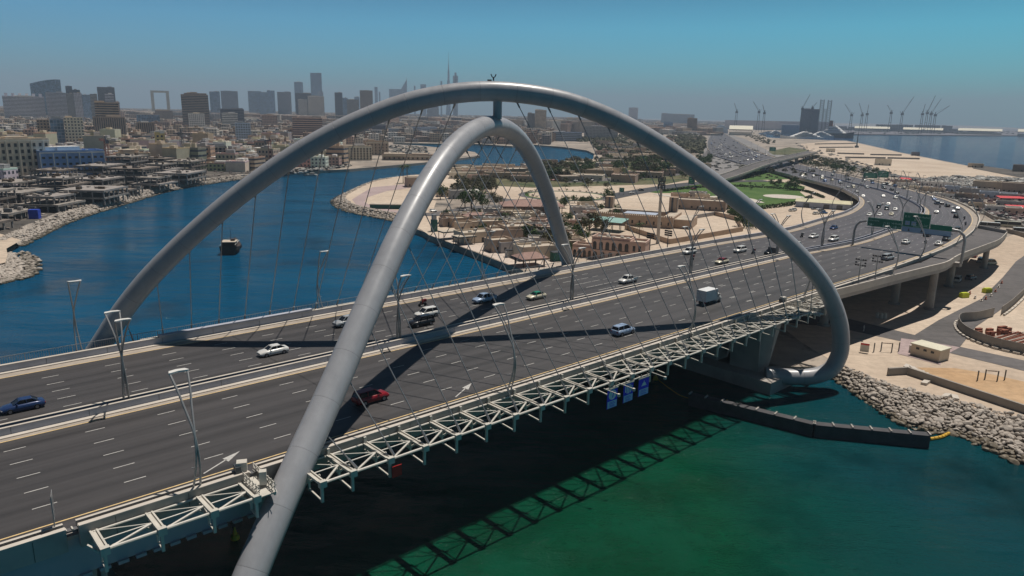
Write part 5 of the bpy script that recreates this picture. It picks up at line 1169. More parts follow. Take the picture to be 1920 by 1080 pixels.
vt = [(840, 392, 1085, 480), (1150, 300, 1300, 345)]
grove([(815, 420), (900, 400), (1000, 405), (1080, 430), (1075, 480), (1000, 470), (900, 440)], 34, [0, 0, 2, 4, 3, 5], .62, "green tree between the houses of the quay village", "trees between the village houses")
grove([(1095, 400), (1180, 395), (1140, 430), (1100, 440)], 14, [0, 2, 4], .8, "green tree by the green canopy", "trees by the green canopy")
grove([(1150, 345), (1240, 335), (1330, 335), (1330, 318), (1150, 340)], 22, [0, 2, 5, 4], .9, "green tree by the inner roads", "trees by the inner roads")
grove([(1120, 270), (1240, 270), (1290, 292), (1270, 318), (1120, 318)], 40, [1, 2, 3, 0], 1.0, "green tree among the halls under the taller arch", "trees among the halls")
grove([(1010, 345), (1150, 340), (1160, 355), (1010, 356)], 16, [4, 2], 1.0, "green tree above the roundabout road", "trees above the roundabout road")
grove([(1000, 380), (1110, 378), (1130, 388), (1010, 392)], 14, [4, 0], .8, "green tree below the roundabout", "trees below the roundabout")
grove([(860, 345), (935, 342), (935, 352), (860, 360)], 10, [3, 2], .9, "dry grey tree near the creekside houses", "trees near the creekside houses")
grove([(0, 255), (640, 240), (640, 262), (400, 300), (0, 330)], 36, [1, 3, 5], 1.1, "green tree between the blocks of the old town", "trees between the old town blocks")
grove([(1310, 285), (1345, 300), (1330, 318), (1300, 312)], 10, [1], 1.0, "dark green tree by the far queue of cars", "trees by the far queue")
# ============================================================ buildings
def facade(name, style, win=(.03, .04, .055), fl=3.4, cw=3.2, fz=(.28, .78), fx=(.25, .75), rnd=False):
    m = bpy.data.materials.new(name); g = NT(m); oi = g.n("ObjectInfo"); tc = g.n("TexCoord"); geo = g.n("NewGeometry")
    sp = g.n("SeparateXYZ"); g.l(tc.outputs["Object"] if not rnd else geo.outputs["Position"], sp.inputs[0]); ns = g.n("SeparateXYZ")
    nr = g.n("VectorTransform", vector_type='NORMAL', convert_from='WORLD', convert_to='OBJECT'); g.l(geo.outputs["True Normal"], nr.inputs[0]); g.l(nr.outputs[0], ns.inputs[0])
    ax = g.math('GREATER_THAN', g.math('ABSOLUTE', ns.outputs[0]), g.math('ABSOLUTE', ns.outputs[1])); side = g.math('LESS_THAN', g.math('ABSOLUTE', ns.outputs[2]), .5)
    u = g.math('ADD', g.math('MULTIPLY', sp.outputs[1], ax), g.math('MULTIPLY', sp.outputs[0], g.math('SUBTRACT', 1., ax)))
    zz = g.math('FRACT', g.math('ADD', g.math('DIVIDE', sp.outputs[2], fl), 50.)); uu = g.math('FRACT', g.math('ADD', g.math('DIVIDE', u, cw), 500.))
    inz = g.math('MULTIPLY', g.math('GREATER_THAN', zz, fz[0]), g.math('LESS_THAN', zz, fz[1])); inu = g.math('MULTIPLY', g.math('GREATER_THAN', uu, fx[0]), g.math('LESS_THAN', uu, fx[1]))
    w = {'grid': g.math('MULTIPLY', inz, inu), 'band': inz, 'vert': inu}[style]; w = g.math('MULTIPLY', w, side)
    w = g.math('MULTIPLY', w, g.math('GREATER_THAN', sp.outputs[2], .8 if not rnd else 3.))
    col = g.n("HueSaturation"); 
    if rnd:
        cr = g.n("ValToRGB"); cr.color_ramp.interpolation = 'CONSTANT'; g.l(geo.outputs["Random Per Island"], cr.inputs[0]); els = cr.color_ramp.elements
        cs = [(0.44, 0.35, 0.27), (0.52, 0.44, 0.36), (0.34, 0.27, 0.23), (0.60, 0.55, 0.48), (0.43, 0.30, 0.23), (0.26, 0.23, 0.22), (0.49, 0.39, 0.29), (0.68, 0.64, 0.59), (0.36, 0.35, 0.36), (0.47, 0.33, 0.26)]
        els[0].color = (*cs[0], 1); els[1].position = .1; els[1].color = (*cs[1], 1)
        for i in range(2, 10): e = els.new(i / 10); e.color = (*cs[i], 1)
        base = cr.outputs[0]
    else: base = oi.outputs["Color"]
    n = g.noise(tc.outputs["Object"], .25, 5, .6); v = g.n("VectorMath", operation='SCALE'); g.l(base, v.inputs[0]); g.l(g.rng(n, .3, .7, .85, 1.13), v.inputs["Scale"])
    cell = g.n("TexWhiteNoise", noise_dimensions='2D'); cv = g.n("CombineXYZ"); g.l(g.math('FLOOR', g.math('DIVIDE', sp.outputs[2], fl)), cv.inputs[0]); g.l(g.math('FLOOR', g.math('DIVIDE', u, cw)), cv.inputs[1]); g.l(cv.outputs[0], cell.inputs[0])
    wc = g.mix(cell.outputs[0], win, tuple(min(c * 2.6, 1) for c in win)); g.l(g.mix(w, v.outputs[0], wc), g.b.inputs["Base Color"])
    g.l(g.rng(w, 0, 1, .85, .18), g.b.inputs["Roughness"]); g.b.inputs["Specular IOR Level"].default_value = .4; return m
F_grid = facade("facade_grid", 'grid'); F_band = facade("facade_band", 'band', fz=(.45, .85)); F_vert = facade("facade_ribs", 'vert', cw=2.6, fx=(.4, .8), win=(.05, .055, .065)); F_glass = facade("facade_glass", 'grid', win=(.08, .13, .20), fz=(.08, .94), fx=(.06, .94)); M_shipw = mat("ship_white", (.86, .86, .85), .6, 0, .04, .1)
F_rand = facade("facade_mixed", 'grid', rnd=True, fl=3.6, cw=4.)
M_wall = mat("plaster", (1, 1, 1), .85, 0, .12, .3, 0, 1, objcol=True); M_roofw = mat("roof_white", (.58, .56, .52), .8, 0, .15, .3); M_hole = mat("window_dark", (.02, .022, .026), .2, 0, .1, .5)
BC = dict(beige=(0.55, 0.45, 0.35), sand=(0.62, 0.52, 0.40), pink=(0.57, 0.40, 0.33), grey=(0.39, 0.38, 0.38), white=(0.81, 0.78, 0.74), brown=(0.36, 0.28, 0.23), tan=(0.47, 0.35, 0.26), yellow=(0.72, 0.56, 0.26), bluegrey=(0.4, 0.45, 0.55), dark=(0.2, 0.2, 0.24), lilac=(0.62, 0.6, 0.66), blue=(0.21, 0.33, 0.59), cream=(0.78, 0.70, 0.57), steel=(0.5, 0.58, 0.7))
def bld(name, p, w, d, h, ang, colr, fac, label, group=None, top='parapet', seed=0, cat="building"):
    r = random.Random(seed or hash(label) % 9999); o = empty(name, Vector((p.x, p.y, GZ)), ang, label, cat, group); c = (*BC[colr], 1)
    mb = MB(); mb.box(-w / 2, w / 2, -d / 2, d / 2, -.5, h); b = mb.build("wall", fac, o); b.color = c
    if top:
        q = MB(); t_ = .35; q.box(-w / 2, w / 2, -d / 2 - .05, -d / 2 + t_, h + .002, h + 1.0); q.box(-w / 2, w / 2, d / 2 - t_, d / 2 + .05, h + .002, h + 1.0); q.box(-w / 2 - .05, -w / 2 + t_, -d / 2 + t_, d / 2 - t_, h + .002, h + 1.0); q.box(w / 2 - t_, w / 2 + .05, -d / 2 + t_, d / 2 - t_, h + .002, h + 1.0)
        b = q.build("parapet", M_wall, o); b.color = c
        q = MB()
        for _ in range(r.randint(1, 3)): x, y = r.uniform(-.3, .3) * w, r.uniform(-.3, .3) * d; q2 = r.uniform(.12, .22) * w; q.box(x - q2, x + q2, y - q2 * .7, y + q2 * .7, h + .003, h + r.uniform(2.2, 3.6))
        b = q.build("roof_room", M_wall, o); b.color = (*BC[r.choice(["white", "beige", "grey"])], 1)
        for _ in range(r.randint(2, 3)): q = MB(); x, y = r.uniform(-.42, .42) * w, r.uniform(-.42, .42) * d; q.box(x - .7, x + .7, y - .6, y + .6, h + .004, h + 1.3); q.build("roof_unit", M_roofw, o)
    return o
def fpx(xl, xr, yt, dist=None, yb=None):
    xc = (xl + xr) / 2
    if dist is None: q = W(xc, yb); dist = math.hypot(q.x, q.y)
    r = ray(xc, yt); q = WD(xc, yt, dist); wd = abs(xr - xl) / F_PX * dist / (r.x * r.x + r.y * r.y); return Vector((q.x, q.y, GZ)), wd, q.z - GZ, math.atan2(q.y, q.x) - math.pi / 2
def tower(xl, xr, yt, label, colr, fac, dist=None, yb=None, depth=None, rot=0., name="tower_block", top='parapet', cat="tower block"):
    p, w, h, a = fpx(xl, xr, yt, dist, yb); d_ = depth or w * .7; dirv = Vector((p.x, p.y, 0)).normalized()
    c, s = abs(math.cos(rot)), abs(math.sin(rot)); k = w / (c * w + s * d_) if rot else 1
    return bld(name, p + dirv * d_ * .5, w * k, d_ * k, h, a + rot, colr, fac, label, None, top, cat=cat)
T = tower
T(3, 84, 181, "long pale banded block with a row of roof turrets at the skyline's left end", "lilac", F_band, 2300, depth=30); T(84, 124, 174, "banded slab joined to the right of the long turreted block", "lilac", F_band, 2300, depth=30)
p, w, h, a = fpx(3, 84, 181, 2290)
o = [q for q in scene.objects if q.get('label', '').startswith("long pale banded")][0]; mb = MB()
for k in range(6): mb.box(-w / 2 + (k + .3) * w / 6, -w / 2 + (k + .75) * w / 6, -8, 8, h, h + 8)
b = mb.build("roof_turret", M_wall, o); b.color = (*BC["lilac"], 1)
# the dark building with a sloping curved roof
p, w, h, a = fpx(54, 114, 150, 2750); o = empty("office_block", p, a, "dark office block with a sweeping slanted roof rising above the banded slabs", "office building"); mb = MB(); n = 12
P_ = [(-w / 2, 0)] + [(-w / 2 + w * k / n, h * (.90 + .12 * math.sin(k / n * 1.7)) ) for k in range(n + 1)] + [(w / 2, 0)]
mb.add([(x, -15, z) for x, z in P_] + [(x, 15, z) for x, z in P_], [tuple(range(len(P_)))] + [tuple(range(len(P_), 2 * len(P_)))[::-1]] + [(i, i + len(P_), (i + 1) % len(P_) + len(P_), (i + 1) % len(P_)) for i in range(len(P_))]); b = mb.build("wall", F_glass, o); b.color = (*BC["dark"], 1)
T(122, 135, 162, "dark narrow stair tower beside the banded slab", "dark", F_vert, 2350); T(134, 150, 169, "dark stepped block right of the narrow stair tower", "dark", F_band, 2400); T(123, 137, 176, "grey brown narrow slab in front of the stepped block", "grey", F_vert, 2250); T(137, 153, 175, "pale slab with fine windows left of the blue block", "lilac", F_grid, 2200); T(152, 172, 178, "blue grey block between pale slab and brown tower", "bluegrey", F_glass, 2600)
T(168, 182, 177, "brown grey block at the foot of the dark slanted tower", "grey", F_band, 2100); T(181, 215, 164, "dark tower with slanted top behind the stepped beige hotel", "dark", F_vert, 2300, depth=30); T(196, 213, 177, "pale framed block in front of the dark slanted tower", "lilac", F_band, 1900); T(213, 224, 192, "narrow pink block behind the stepped beige hotel", "pink", F_grid, 1900)
T(176, 222, 193, "stepped beige hotel tower with dark window bands", "tan", F_band, 1250, depth=25); T(173, 236, 221, "broad brown ribbed block at the foot of the stepped hotel", "brown", F_vert, 1150, depth=40)
T(338, 391, 178, "broad brown tower of balconies right of the golden frame", "brown", F_band, 1700, depth=40, rot=.0); T(344, 388, 175.5, "taller middle slab of the broad brown tower", "brown", F_vert, 1710, depth=30)
T(392, 412, 172, "left of two blue grey twin towers", "steel", F_glass, 3300); T(413, 446, 171, "right and wider of two blue grey twin towers", "bluegrey", F_band, 3200)
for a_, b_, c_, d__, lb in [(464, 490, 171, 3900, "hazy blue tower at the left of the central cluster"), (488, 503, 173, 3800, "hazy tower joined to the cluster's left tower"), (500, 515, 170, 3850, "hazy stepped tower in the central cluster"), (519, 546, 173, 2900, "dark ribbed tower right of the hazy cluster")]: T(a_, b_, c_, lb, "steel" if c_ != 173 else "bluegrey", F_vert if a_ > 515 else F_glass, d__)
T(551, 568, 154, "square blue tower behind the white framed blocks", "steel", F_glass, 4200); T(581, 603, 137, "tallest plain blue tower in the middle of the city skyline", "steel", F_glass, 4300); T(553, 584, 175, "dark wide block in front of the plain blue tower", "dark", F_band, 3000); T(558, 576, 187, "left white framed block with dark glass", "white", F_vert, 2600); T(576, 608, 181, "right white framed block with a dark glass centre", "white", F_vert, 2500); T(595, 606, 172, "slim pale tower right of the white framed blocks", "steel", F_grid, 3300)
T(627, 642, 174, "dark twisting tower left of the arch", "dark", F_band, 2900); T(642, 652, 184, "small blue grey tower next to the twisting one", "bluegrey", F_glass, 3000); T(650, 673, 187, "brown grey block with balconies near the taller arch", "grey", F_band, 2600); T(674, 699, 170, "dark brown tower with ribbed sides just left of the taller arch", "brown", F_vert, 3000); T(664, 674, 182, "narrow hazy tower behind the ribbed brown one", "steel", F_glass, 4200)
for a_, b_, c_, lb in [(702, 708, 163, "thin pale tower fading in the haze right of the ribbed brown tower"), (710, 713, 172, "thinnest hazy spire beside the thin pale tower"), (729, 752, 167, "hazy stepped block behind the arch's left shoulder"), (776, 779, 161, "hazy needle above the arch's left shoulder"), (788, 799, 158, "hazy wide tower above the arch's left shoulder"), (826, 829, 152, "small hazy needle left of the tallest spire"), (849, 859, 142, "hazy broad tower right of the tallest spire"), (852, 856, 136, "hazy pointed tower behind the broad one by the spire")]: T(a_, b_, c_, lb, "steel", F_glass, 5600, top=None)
# the tallest spire, the pointed tower and the frame
def spire(x, yt, w0, dist, label, steps, colr="steel"):
    p, w, h, a = fpx(x - w0 / 2, x + w0 / 2, yt, dist); o = empty("spire_tower", p, a, label, "skyscraper"); mb = MB()
    for i, (z0, z1, r0, r1) in enumerate(steps): mb.cyl((0, 0, h * z0), w * r0 / 2, h * (z1 - z0), 9, w * r1 / 2)
    b = mb.build("tower_body", F_glass, o); b.color = (*BC[colr], 1)
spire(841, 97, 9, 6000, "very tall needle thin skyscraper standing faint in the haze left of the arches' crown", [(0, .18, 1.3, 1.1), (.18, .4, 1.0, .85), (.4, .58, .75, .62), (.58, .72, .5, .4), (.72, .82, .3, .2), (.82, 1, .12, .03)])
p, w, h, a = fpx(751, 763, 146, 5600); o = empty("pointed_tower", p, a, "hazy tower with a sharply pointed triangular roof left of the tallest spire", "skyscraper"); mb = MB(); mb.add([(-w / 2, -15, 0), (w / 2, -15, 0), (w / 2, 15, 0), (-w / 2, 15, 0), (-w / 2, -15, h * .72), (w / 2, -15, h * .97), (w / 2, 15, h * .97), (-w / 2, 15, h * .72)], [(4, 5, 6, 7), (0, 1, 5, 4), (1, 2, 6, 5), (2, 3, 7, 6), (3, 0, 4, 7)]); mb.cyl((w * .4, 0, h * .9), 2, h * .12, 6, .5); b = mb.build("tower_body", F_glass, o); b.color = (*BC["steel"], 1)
p, w, h, a = fpx(281, 317, 170, 3500); o = empty("frame_building", p, a, "gigantic rectangular picture frame building standing open against the sky", "frame building"); M_frame = mat("frame_cladding", (.50, .47, .40), .5, .2, .1, .05)
for x0, x1, z0, z1, nm in ((-w / 2, -w / 2 + w * .17, 0, h, "leg"), (w / 2 - w * .17, w / 2, 0, h, "leg"), (-w / 2, w / 2, h - h * .07, h, "bridge_deck")): mb = MB(); mb.box(x0 - .01, x1 + .01, -7 if nm == "leg" else -7.2, 7 if nm == "leg" else 7.2, z0, z1 + (.2 if nm != "leg" else 0)); mb.build(nm, M_frame, o)
# mid-distance blocks that can be told apart
T(68, 92, 226, "beige block with square windows left of the blue glass one", "tan", F_grid, 1000); T(92, 119, 224, "dark blue glass fronted block in the middle distance", "bluegrey", F_glass, 980); T(119, 155, 222, "cream block with a grid of dark windows right of the blue glass one", "cream", F_grid, 970)
T(412, 458, 205, "dark banded office block below the blue grey twin towers", "dark", F_band, 1800); T(415, 446, 213, "white banded block in front of the dark office block", "white", F_band, 1600); T(352, 384, 214, "white block at the foot of the broad brown tower", "white", F_grid, 1500); T(255, 300, 216, "dark blue grey block left below the frame", "bluegrey", F_glass, 1800); T(290, 324, 208, "brown flat block across the feet of the frame", "brown", F_grid, 2300)
T(547, 605, 222, "brown apartment block with white balcony bands and a red middle", "pink", F_band, 1250, depth=30); T(490, 520, 217, "reddish block on the horizon left of the brown balcony block", "pink", F_grid, 1700); T(255, 290, 231, "dark brown windowless block near the white domes", "brown", F_vert, 1150); T(440, 470, 232, "pale blue gabled hall in the old town", "steel", F_grid, 1100); T(155, 197, 257, "large sand coloured warehouse wall in the old town", "sand", M_wall, 640); T(289, 309, 250, "yellow apartment house in the old town", "yellow", F_grid, 720)
T(675, 724, 236, "dark ribbed block on the far bank behind the taller arch", "dark", F_band, 1500); T(728, 770, 243, "teal grey block on the far bank between the cables", "steel", F_band, 1480); T(772, 820, 240, "dark blue gridded block on the far bank", "bluegrey", F_grid, 1480); T(822, 850, 243, "brown grey block on the far bank left of the lower arch", "grey", F_grid, 1480); T(800, 823, 200, "hazy ribbed tower under the arch near the crown", "steel", F_vert, 3600)
T(989, 1003, 213, "darker half of the banded tower under the taller arch", "grey", F_vert, 2000); T(1003, 1025, 207, "beige banded twin core tower under the taller arch", "beige", F_grid, 1980); T(992, 1027, 243, "grey gridded block at the foot of the banded tower", "grey", F_grid, 1700); T(1095, 1160, 238, "long grey gridded block under the taller arch's right shoulder", "grey", F_grid, 1700, depth=30); T(1028, 1092, 249, "long low glass terminal beside the creek", "bluegrey", F_band, 1500, depth=40); T(1028, 1060, 225, "sand block on the hazy ridge", "sand", F_grid, 2600); T(1062, 1090, 222, "pale sand block fading in the haze", "sand", F_grid, 2800)
T(1179, 1197, 202, "lone purple grey tower on the horizon right of the arch", "lilac", F_grid, 5500); T(1240, 1260, 213, "hazy stepped hangar block on the horizon", "steel", F_band, 4800); T(1258, 1303, 214.5, "long hazy hangar on the horizon", "steel", F_band, 4800); T(1244, 1262, 230, "blue glass block left of the brown one by the highway", "blue", F_glass, 2900); T(1289, 1308, 222, "brown block with dark bands beside the far highway", "brown", F_band, 2400)
# riverside apartment house: real window openings as parts
def apart(px, label, colr, w, d, h, rot, fl, cols, hole=M_hole, wz=1.7, ww=1.5, trimc="cream", name="apartment_house", face=('f', 'r')):
    p = W(*px); a = math.atan2(p.y, p.x) - math.pi / 2 + rot; o = bld(name, p, w, d, h, a, colr, M_wall, label); c = (*BC[trimc], 1)
    for side in face:
        Ws, n = (w, cols) if side == 'f' else (d, max(int(cols * d / w), 2))
        for f in range(fl):
            z = 1.2 + f * (h - 1.5) / fl
            for k in range(n):
                u = -Ws / 2 + (k + .5) * Ws / n; q = MB()
                if side == 'f': q.box(u - ww / 2, u + ww / 2, -d / 2 - .06, -d / 2 + .2, z, z + wz)
                else: q.box(w / 2 - .2, w / 2 + .06, u - ww / 2, u + ww / 2, z, z + wz)
                q.build("window", hole, o)
    q = MB()
    for k in range(cols + 1):
        if k % 2 == 0: u = -w / 2 + k * w / cols; q.box(u - .25, u + .25, -d / 2 - .5, -d / 2 - .003, 0, h - .4)
    q.box(-w / 2 - .3, w / 2 + .3, -d / 2 - .7, -d / 2 - .51, h - .9, h - .2); b = q.build("pilaster", M_wall, o); b.color = c; return o
apart((38, 336), "cream apartment house with dark recessed windows at the left edge of the picture", "sand", 34, 20, 27, .35, 6, 9, ww=1.7, wz=2.4)
apart((135, 334), "pale blue apartment house with white ribs and pairs of small windows", "blue", 40, 18, 19, .25, 4, 10, ww=1.9, wz=1.5, trimc="white")
apart((250, 318), "grey beige block with tall window strips right of the blue house", "beige", 26, 16, 13, .1, 4, 8)
apart((325, 306), "white low block with wide dark balconies above the building site", "white", 22, 16, 10, .0, 3, 5, ww=3)
apart((395, 304), "brown grey unfinished block with square dark openings", "grey", 30, 16, 15, .0, 5, 8, ww=1.9, wz=1.9)
apart((200, 322), "tan block with long dark balcony slots", "pink", 16, 14, 13, .0, 4, 3, ww=3.6, wz=1.2)
apart((625, 306), "cream riverside house with a grid of small windows under the taller arch", "cream", 26, 16, 12, .2, 4, 8, ww=1.3)
apart((668, 300), "pinkish riverside house with arched loggias under the taller arch", "sand", 30, 18, 14, .2, 5, 9, ww=1.4)
apart((705, 290), "plain tan block on the point of the far bank", "tan", 26, 20, 15, .2, 4, 6, ww=1.2)
apart((770, 300), "long low tan house on the tip of the far bank", "tan", 60, 10, 5, .0, 1, 12, ww=1.5)
# white domed mosque
p = W(270, 262); o = empty("mosque", p, 0, "low mosque with two white domes and a small minaret in the old town", "mosque"); mb = MB(); mb.box(-24, 24, -9, 9, 0, 7); b = mb.build("wall", M_wall, o); b.color = (*BC["cream"], 1)
for x in (-15, 12):
    mb = MB(); mb.tube([(x, 0, 7), (x, 0, 8.5), (x, 0, 11), (x, 0, 13), (x, 0, 14)], [5.5, 5.8, 5, 3, .2], 16); mb.build("dome", M_roofw, o, smooth=True)
mb = MB(); mb.cyl((21, 0, 7), 1.2, 14, 8, 1.0); mb.build("minaret", M_roofw, o)
# ------------------------------------------------------------ dense old town
park_px = [(600, 420), (600, 330), (700, 330), (880, 315), (1118, 300), (1118, 262), (1340, 240), (1420, 250), (2400, 260), (2400, 1080), (0, 1080), (0, 480)]
landp = [(p.x, p.y) for p in P_land] if 'P_land' in globals() else None
shells_zone = lambda q: -312 < q[0] < -190 and 200 < q[1] < 606
creek = [(p.x, p.y) for p in shoreP]
def onland(x, y): return inpoly(x, y, LANDXY)
colr_l = ["beige", "sand", "pink", "grey", "white", "brown", "tan", "cream", "sand", "beige", "tan", "brown", "cream", "beige"]
cityrand = random.Random(21); cells = []
taken = [(o.location.x, o.location.y, 26) for o in scene.objects if o.parent is None and o.get('category') in ("building", "tower block", "mosque") and o.location.y < 1800]
for gx in range(-1500, 1100, 24):
    for gy in range(380, 2300, 25):
        x = gx + cityrand.uniform(-6, 6) + gy * .12; y = gy + cityrand.uniform(-6, 6); px, py = inview(Vector((x, y, GZ)))
        if not (-60 < px < 1350) or inpoly(px, py, park_px) or shells_zone((x, y)) or not onland(x, y) or not all(onland(x + a, y + b) for a, b in ((16, 0), (-16, 0), (0, 16), (0, -16))): continue
        if any((x - a) ** 2 + (y - b) ** 2 < (r - 4) ** 2 for a, b, r in taken): continue
        if px > 640 and px < 960 and py > 271: continue
        if px > 1040 and py > 245: continue
        if cityrand.random() < .10: continue
        cells.append((math.hypot(x, y), x, y))
cells.sort(); near = cells[:235]; far_ = cells[235:]
VAR = []
for k in range(9):
    w, d_, h = cityrand.uniform(12, 22), cityrand.uniform(11, 17), cityrand.choice([6.5, 7, 10.2, 10.2, 10.2, 13.6, 17]); o = bld("city_block", Vector((0, 0, 0)), w, d_, h, 0, "beige", [F_grid, F_grid, F_band, M_wall][k % 4], "x", seed=k + 50); VAR.append(o)
KIDS.clear()
for o in list(scene.objects):
    if o.parent: KIDS.setdefault(o.parent.name, []).append(o)
for i, (dd_, x, y) in enumerate(near):
    pr = VAR[i % 9]; o = pr if i < 9 else copy_tree(pr); c_ = cityrand.choice(colr_l); o.location = (x, y, GZ); o.rotation_euler = (0, 0, cityrand.choice([.12, .05, -.15, -.1]) + cityrand.choice([0, math.pi / 2])); o.scale = (1, 1, cityrand.uniform(.8, 1.25))
    for ch in kids(o):
        if ch.name.startswith(("wall", "parapet")): ch.color = (*[v * cityrand.uniform(.8, 1.1) for v in BC[c_]], 1)
    tag(o, "small flat roofed %s block in the crowded old town on the left bank" % {"bluegrey": "blue grey"}.get(c_, c_), "building", "blocks of the crowded old town")
cm_ = MB()
def cb(x, y, w, d_, h, a): cm_.cbox((x, y, GZ - .3), w, d_, h, a); 
for dd_, x, y in far_:
    h = cityrand.choice([6, 7, 10, 10, 13, 16, 20]); a = cityrand.choice([.12, .3]); cb(x, y, cityrand.uniform(12, 23), cityrand.uniform(11, 20), h, a)
    if cityrand.random() < .6: cm_.cbox((x + cityrand.uniform(-5, 5), y + cityrand.uniform(-5, 5), GZ + h - .3), 6, 4, 2.5, a)
for _ in range(9000):
    dist = 2000 + 7500 * cityrand.random() ** 1.6; px = cityrand.uniform(-80, 1345 if dist < 4000 else 1500); q = WD(px, 260, dist)
    if q.y < 2250 and q.x < 1100 and q.x > -1500: continue
    s_ = 1 + dist / 4500; h = cityrand.choice([8, 10, 13, 16, 20, 26, 34]) * (1 if px < 1200 else .6); cb(q.x, q.y, cityrand.uniform(18, 34) * s_, cityrand.uniform(16, 30) * s_, h, cityrand.uniform(0, 1.5))
tag(cm_.build("distant_city_blocks", F_rand), kind="stuff")
# ------------------------------------------------------------ unfinished concrete frames on the left bank
M_raw = mat("raw_concrete", (.30, .27, .25), .9, 0, .2, .4, .01, 2., space='POS'); M_rawt = mat("slab_top", (.30, .27, .24), .9, 0, .25, .3, .01, 2., space='POS', dirt=((.18, .14, .12), .4, .55))
mat("dark_slab", (.20, .165, .14), .9, 0, .3, .4, .01, 2., space='POS'); sh = random.Random(8)
def shell(x, y, w, d_, fl, rot, label, fh=3.7):
    o = empty("concrete_shell", (x, y, GZ), rot, label, "unfinished building", "unfinished buildings on the left bank"); nx, ny = max(int(w / 5.2), 2), max(int(d_ / 5.2), 2)
    for f in range(fl):
        sw, sd_ = (w, d_) if f < fl - 1 or sh.random() < .5 else (w * .7, d_ * .8)
        mb = MB(); mb.box(-sw / 2, sw / 2, -sd_ / 2, sd_ / 2, (f + 1) * fh - .45, (f + 1) * fh); mb.box(-sw / 2 - .1, sw / 2 + .1, -sd_ / 2 - .1, -sd_ / 2 + .3, (f + 1) * fh - .8, (f + 1) * fh + .15); mb.box(sw / 2 - .3, sw / 2 + .1, -sd_ / 2 + .31, sd_ / 2, (f + 1) * fh - .8, (f + 1) * fh + .15); mb.build("floor_slab", [M_rawt, M_raw, M_rawt, MATS["dark_slab"]][sh.randrange(4)], o)
        for i in range(nx + 1):
            for j in range(ny + 1):
                if 0 < i < nx and 0 < j < ny: continue
                if i < nx and j > 0 and sh.random() < .2: continue
                mb = MB(); xx, yy = -sw / 2 + .5 + i * (sw - 1) / nx, -sd_ / 2 + .5 + j * (sd_ - 1) / ny; mb.box(xx - .3, xx + .3, yy - .3, yy + .3, f * fh, (f + 1) * fh - .46); mb.build("column", M_raw, o)
    for k in range(3): mb = MB(); f = sh.randrange(fl); xx = sh.uniform(-.35, .3) * w; yy = sh.uniform(-.3, .35) * d_; mb.box(xx, xx + sh.uniform(2, 5), yy, yy + .25, f * fh + .01, (f + 1) * fh - .47); mb.build("block_wall", M_raw, o)
    for k in range(9): mb = MB(); xx = sh.uniform(-.33, .3) * w; yy = sh.uniform(-.38, .35) * d_; mb.box(xx, xx + sh.uniform(.6, 3.6), yy, yy + sh.uniform(.4, 2.0), fl * fh + .001 * k, fl * fh + sh.uniform(.2, 1.9)); mb.build("material_stack", sh.choice([M_raw, M_rawt, M_steeld, MATS["bark"], MATS["rock"]]), o)
rows_ = [(-221, [(256, 24, 2), (290, 22, 2), (324, 24, 1), (358, 22, 2), (392, 26, 2), (428, 22, 1), (466, 24, 2), (505, 30, 2)], "front"), (-254, [(262, 24, 3), (300, 26, 2), (338, 24, 3), (374, 26, 2), (412, 26, 3), (450, 24, 2), (488, 26, 3), (528, 26, 3), (566, 26, 3)], "second"), (-288, [(300, 24, 2), (340, 26, 2), (380, 26, 2), (420, 24, 2), (462, 26, 3), (506, 28, 3), (548, 26, 4), (590, 28, 3)], "third")]
num = ["nearest", "second", "third", "fourth", "fifth", "sixth", "seventh", "eighth", "ninth"]
for X_, L_, nm in rows_:
    for i, (Y_, s_, fl) in enumerate(L_):
        px, py = inview(Vector((X_, Y_, 3)))
        if not onland(X_ + 12, Y_): X2 = X_ - 8
        else: X2 = X_
        shell(X2 + sh.uniform(-3, 3), Y_, sh.uniform(19, 26), s_, fl, sh.uniform(-.05, .05), "unfinished concrete frame on the left bank, %s of its %s row" % (num[i], nm))
# blue tarpaulin and a building site's litter
mb = MB(); p = W(66, 410); mb.cbox(p, 4, 3, 4.2, .2); tag(mb.build("tarpaulin", mat("blue_tarpaulin", (.02, .06, .45), .6, 0, .15, 1.), loc=p), "bright blue tarpaulin hung in the nearest unfinished frame", "tarpaulin")
lit = MB(); ls = random.Random(4)
M_litter = leafmat("site_litter", (.10, .06, .05), (.45, .40, .36))
for _ in range(900):
    y = ls.uniform(215, 640); x0 = np.interp(y, [212, 248, 281, 333, 398, 475, 548, 655], [-150, -176, -188, -202, -210, -216, -200, -150]); x = x0 - ls.uniform(9, 150) ** 1.0; lit.cbox((x, y, GZ), ls.uniform(.5, 4), ls.uniform(.3, 1.5), ls.uniform(.2, 1.0), ls.uniform(0, 3))
tag(lit.build("building_rubble", M_litter), kind="stuff")
wsheet("building_site_ground", IN_left[2:] + [W(x, y) for x, y in [(560, 318), (430, 303), (200, 325), (-300, 350)]], M_dark, GZ + .04)
sheet("sandy_point", [(-20, 500), (10, 492), (14, 478), (12, 466), (40, 450), (-10, 435), (-60, 470)], M_sand, GZ + .12)
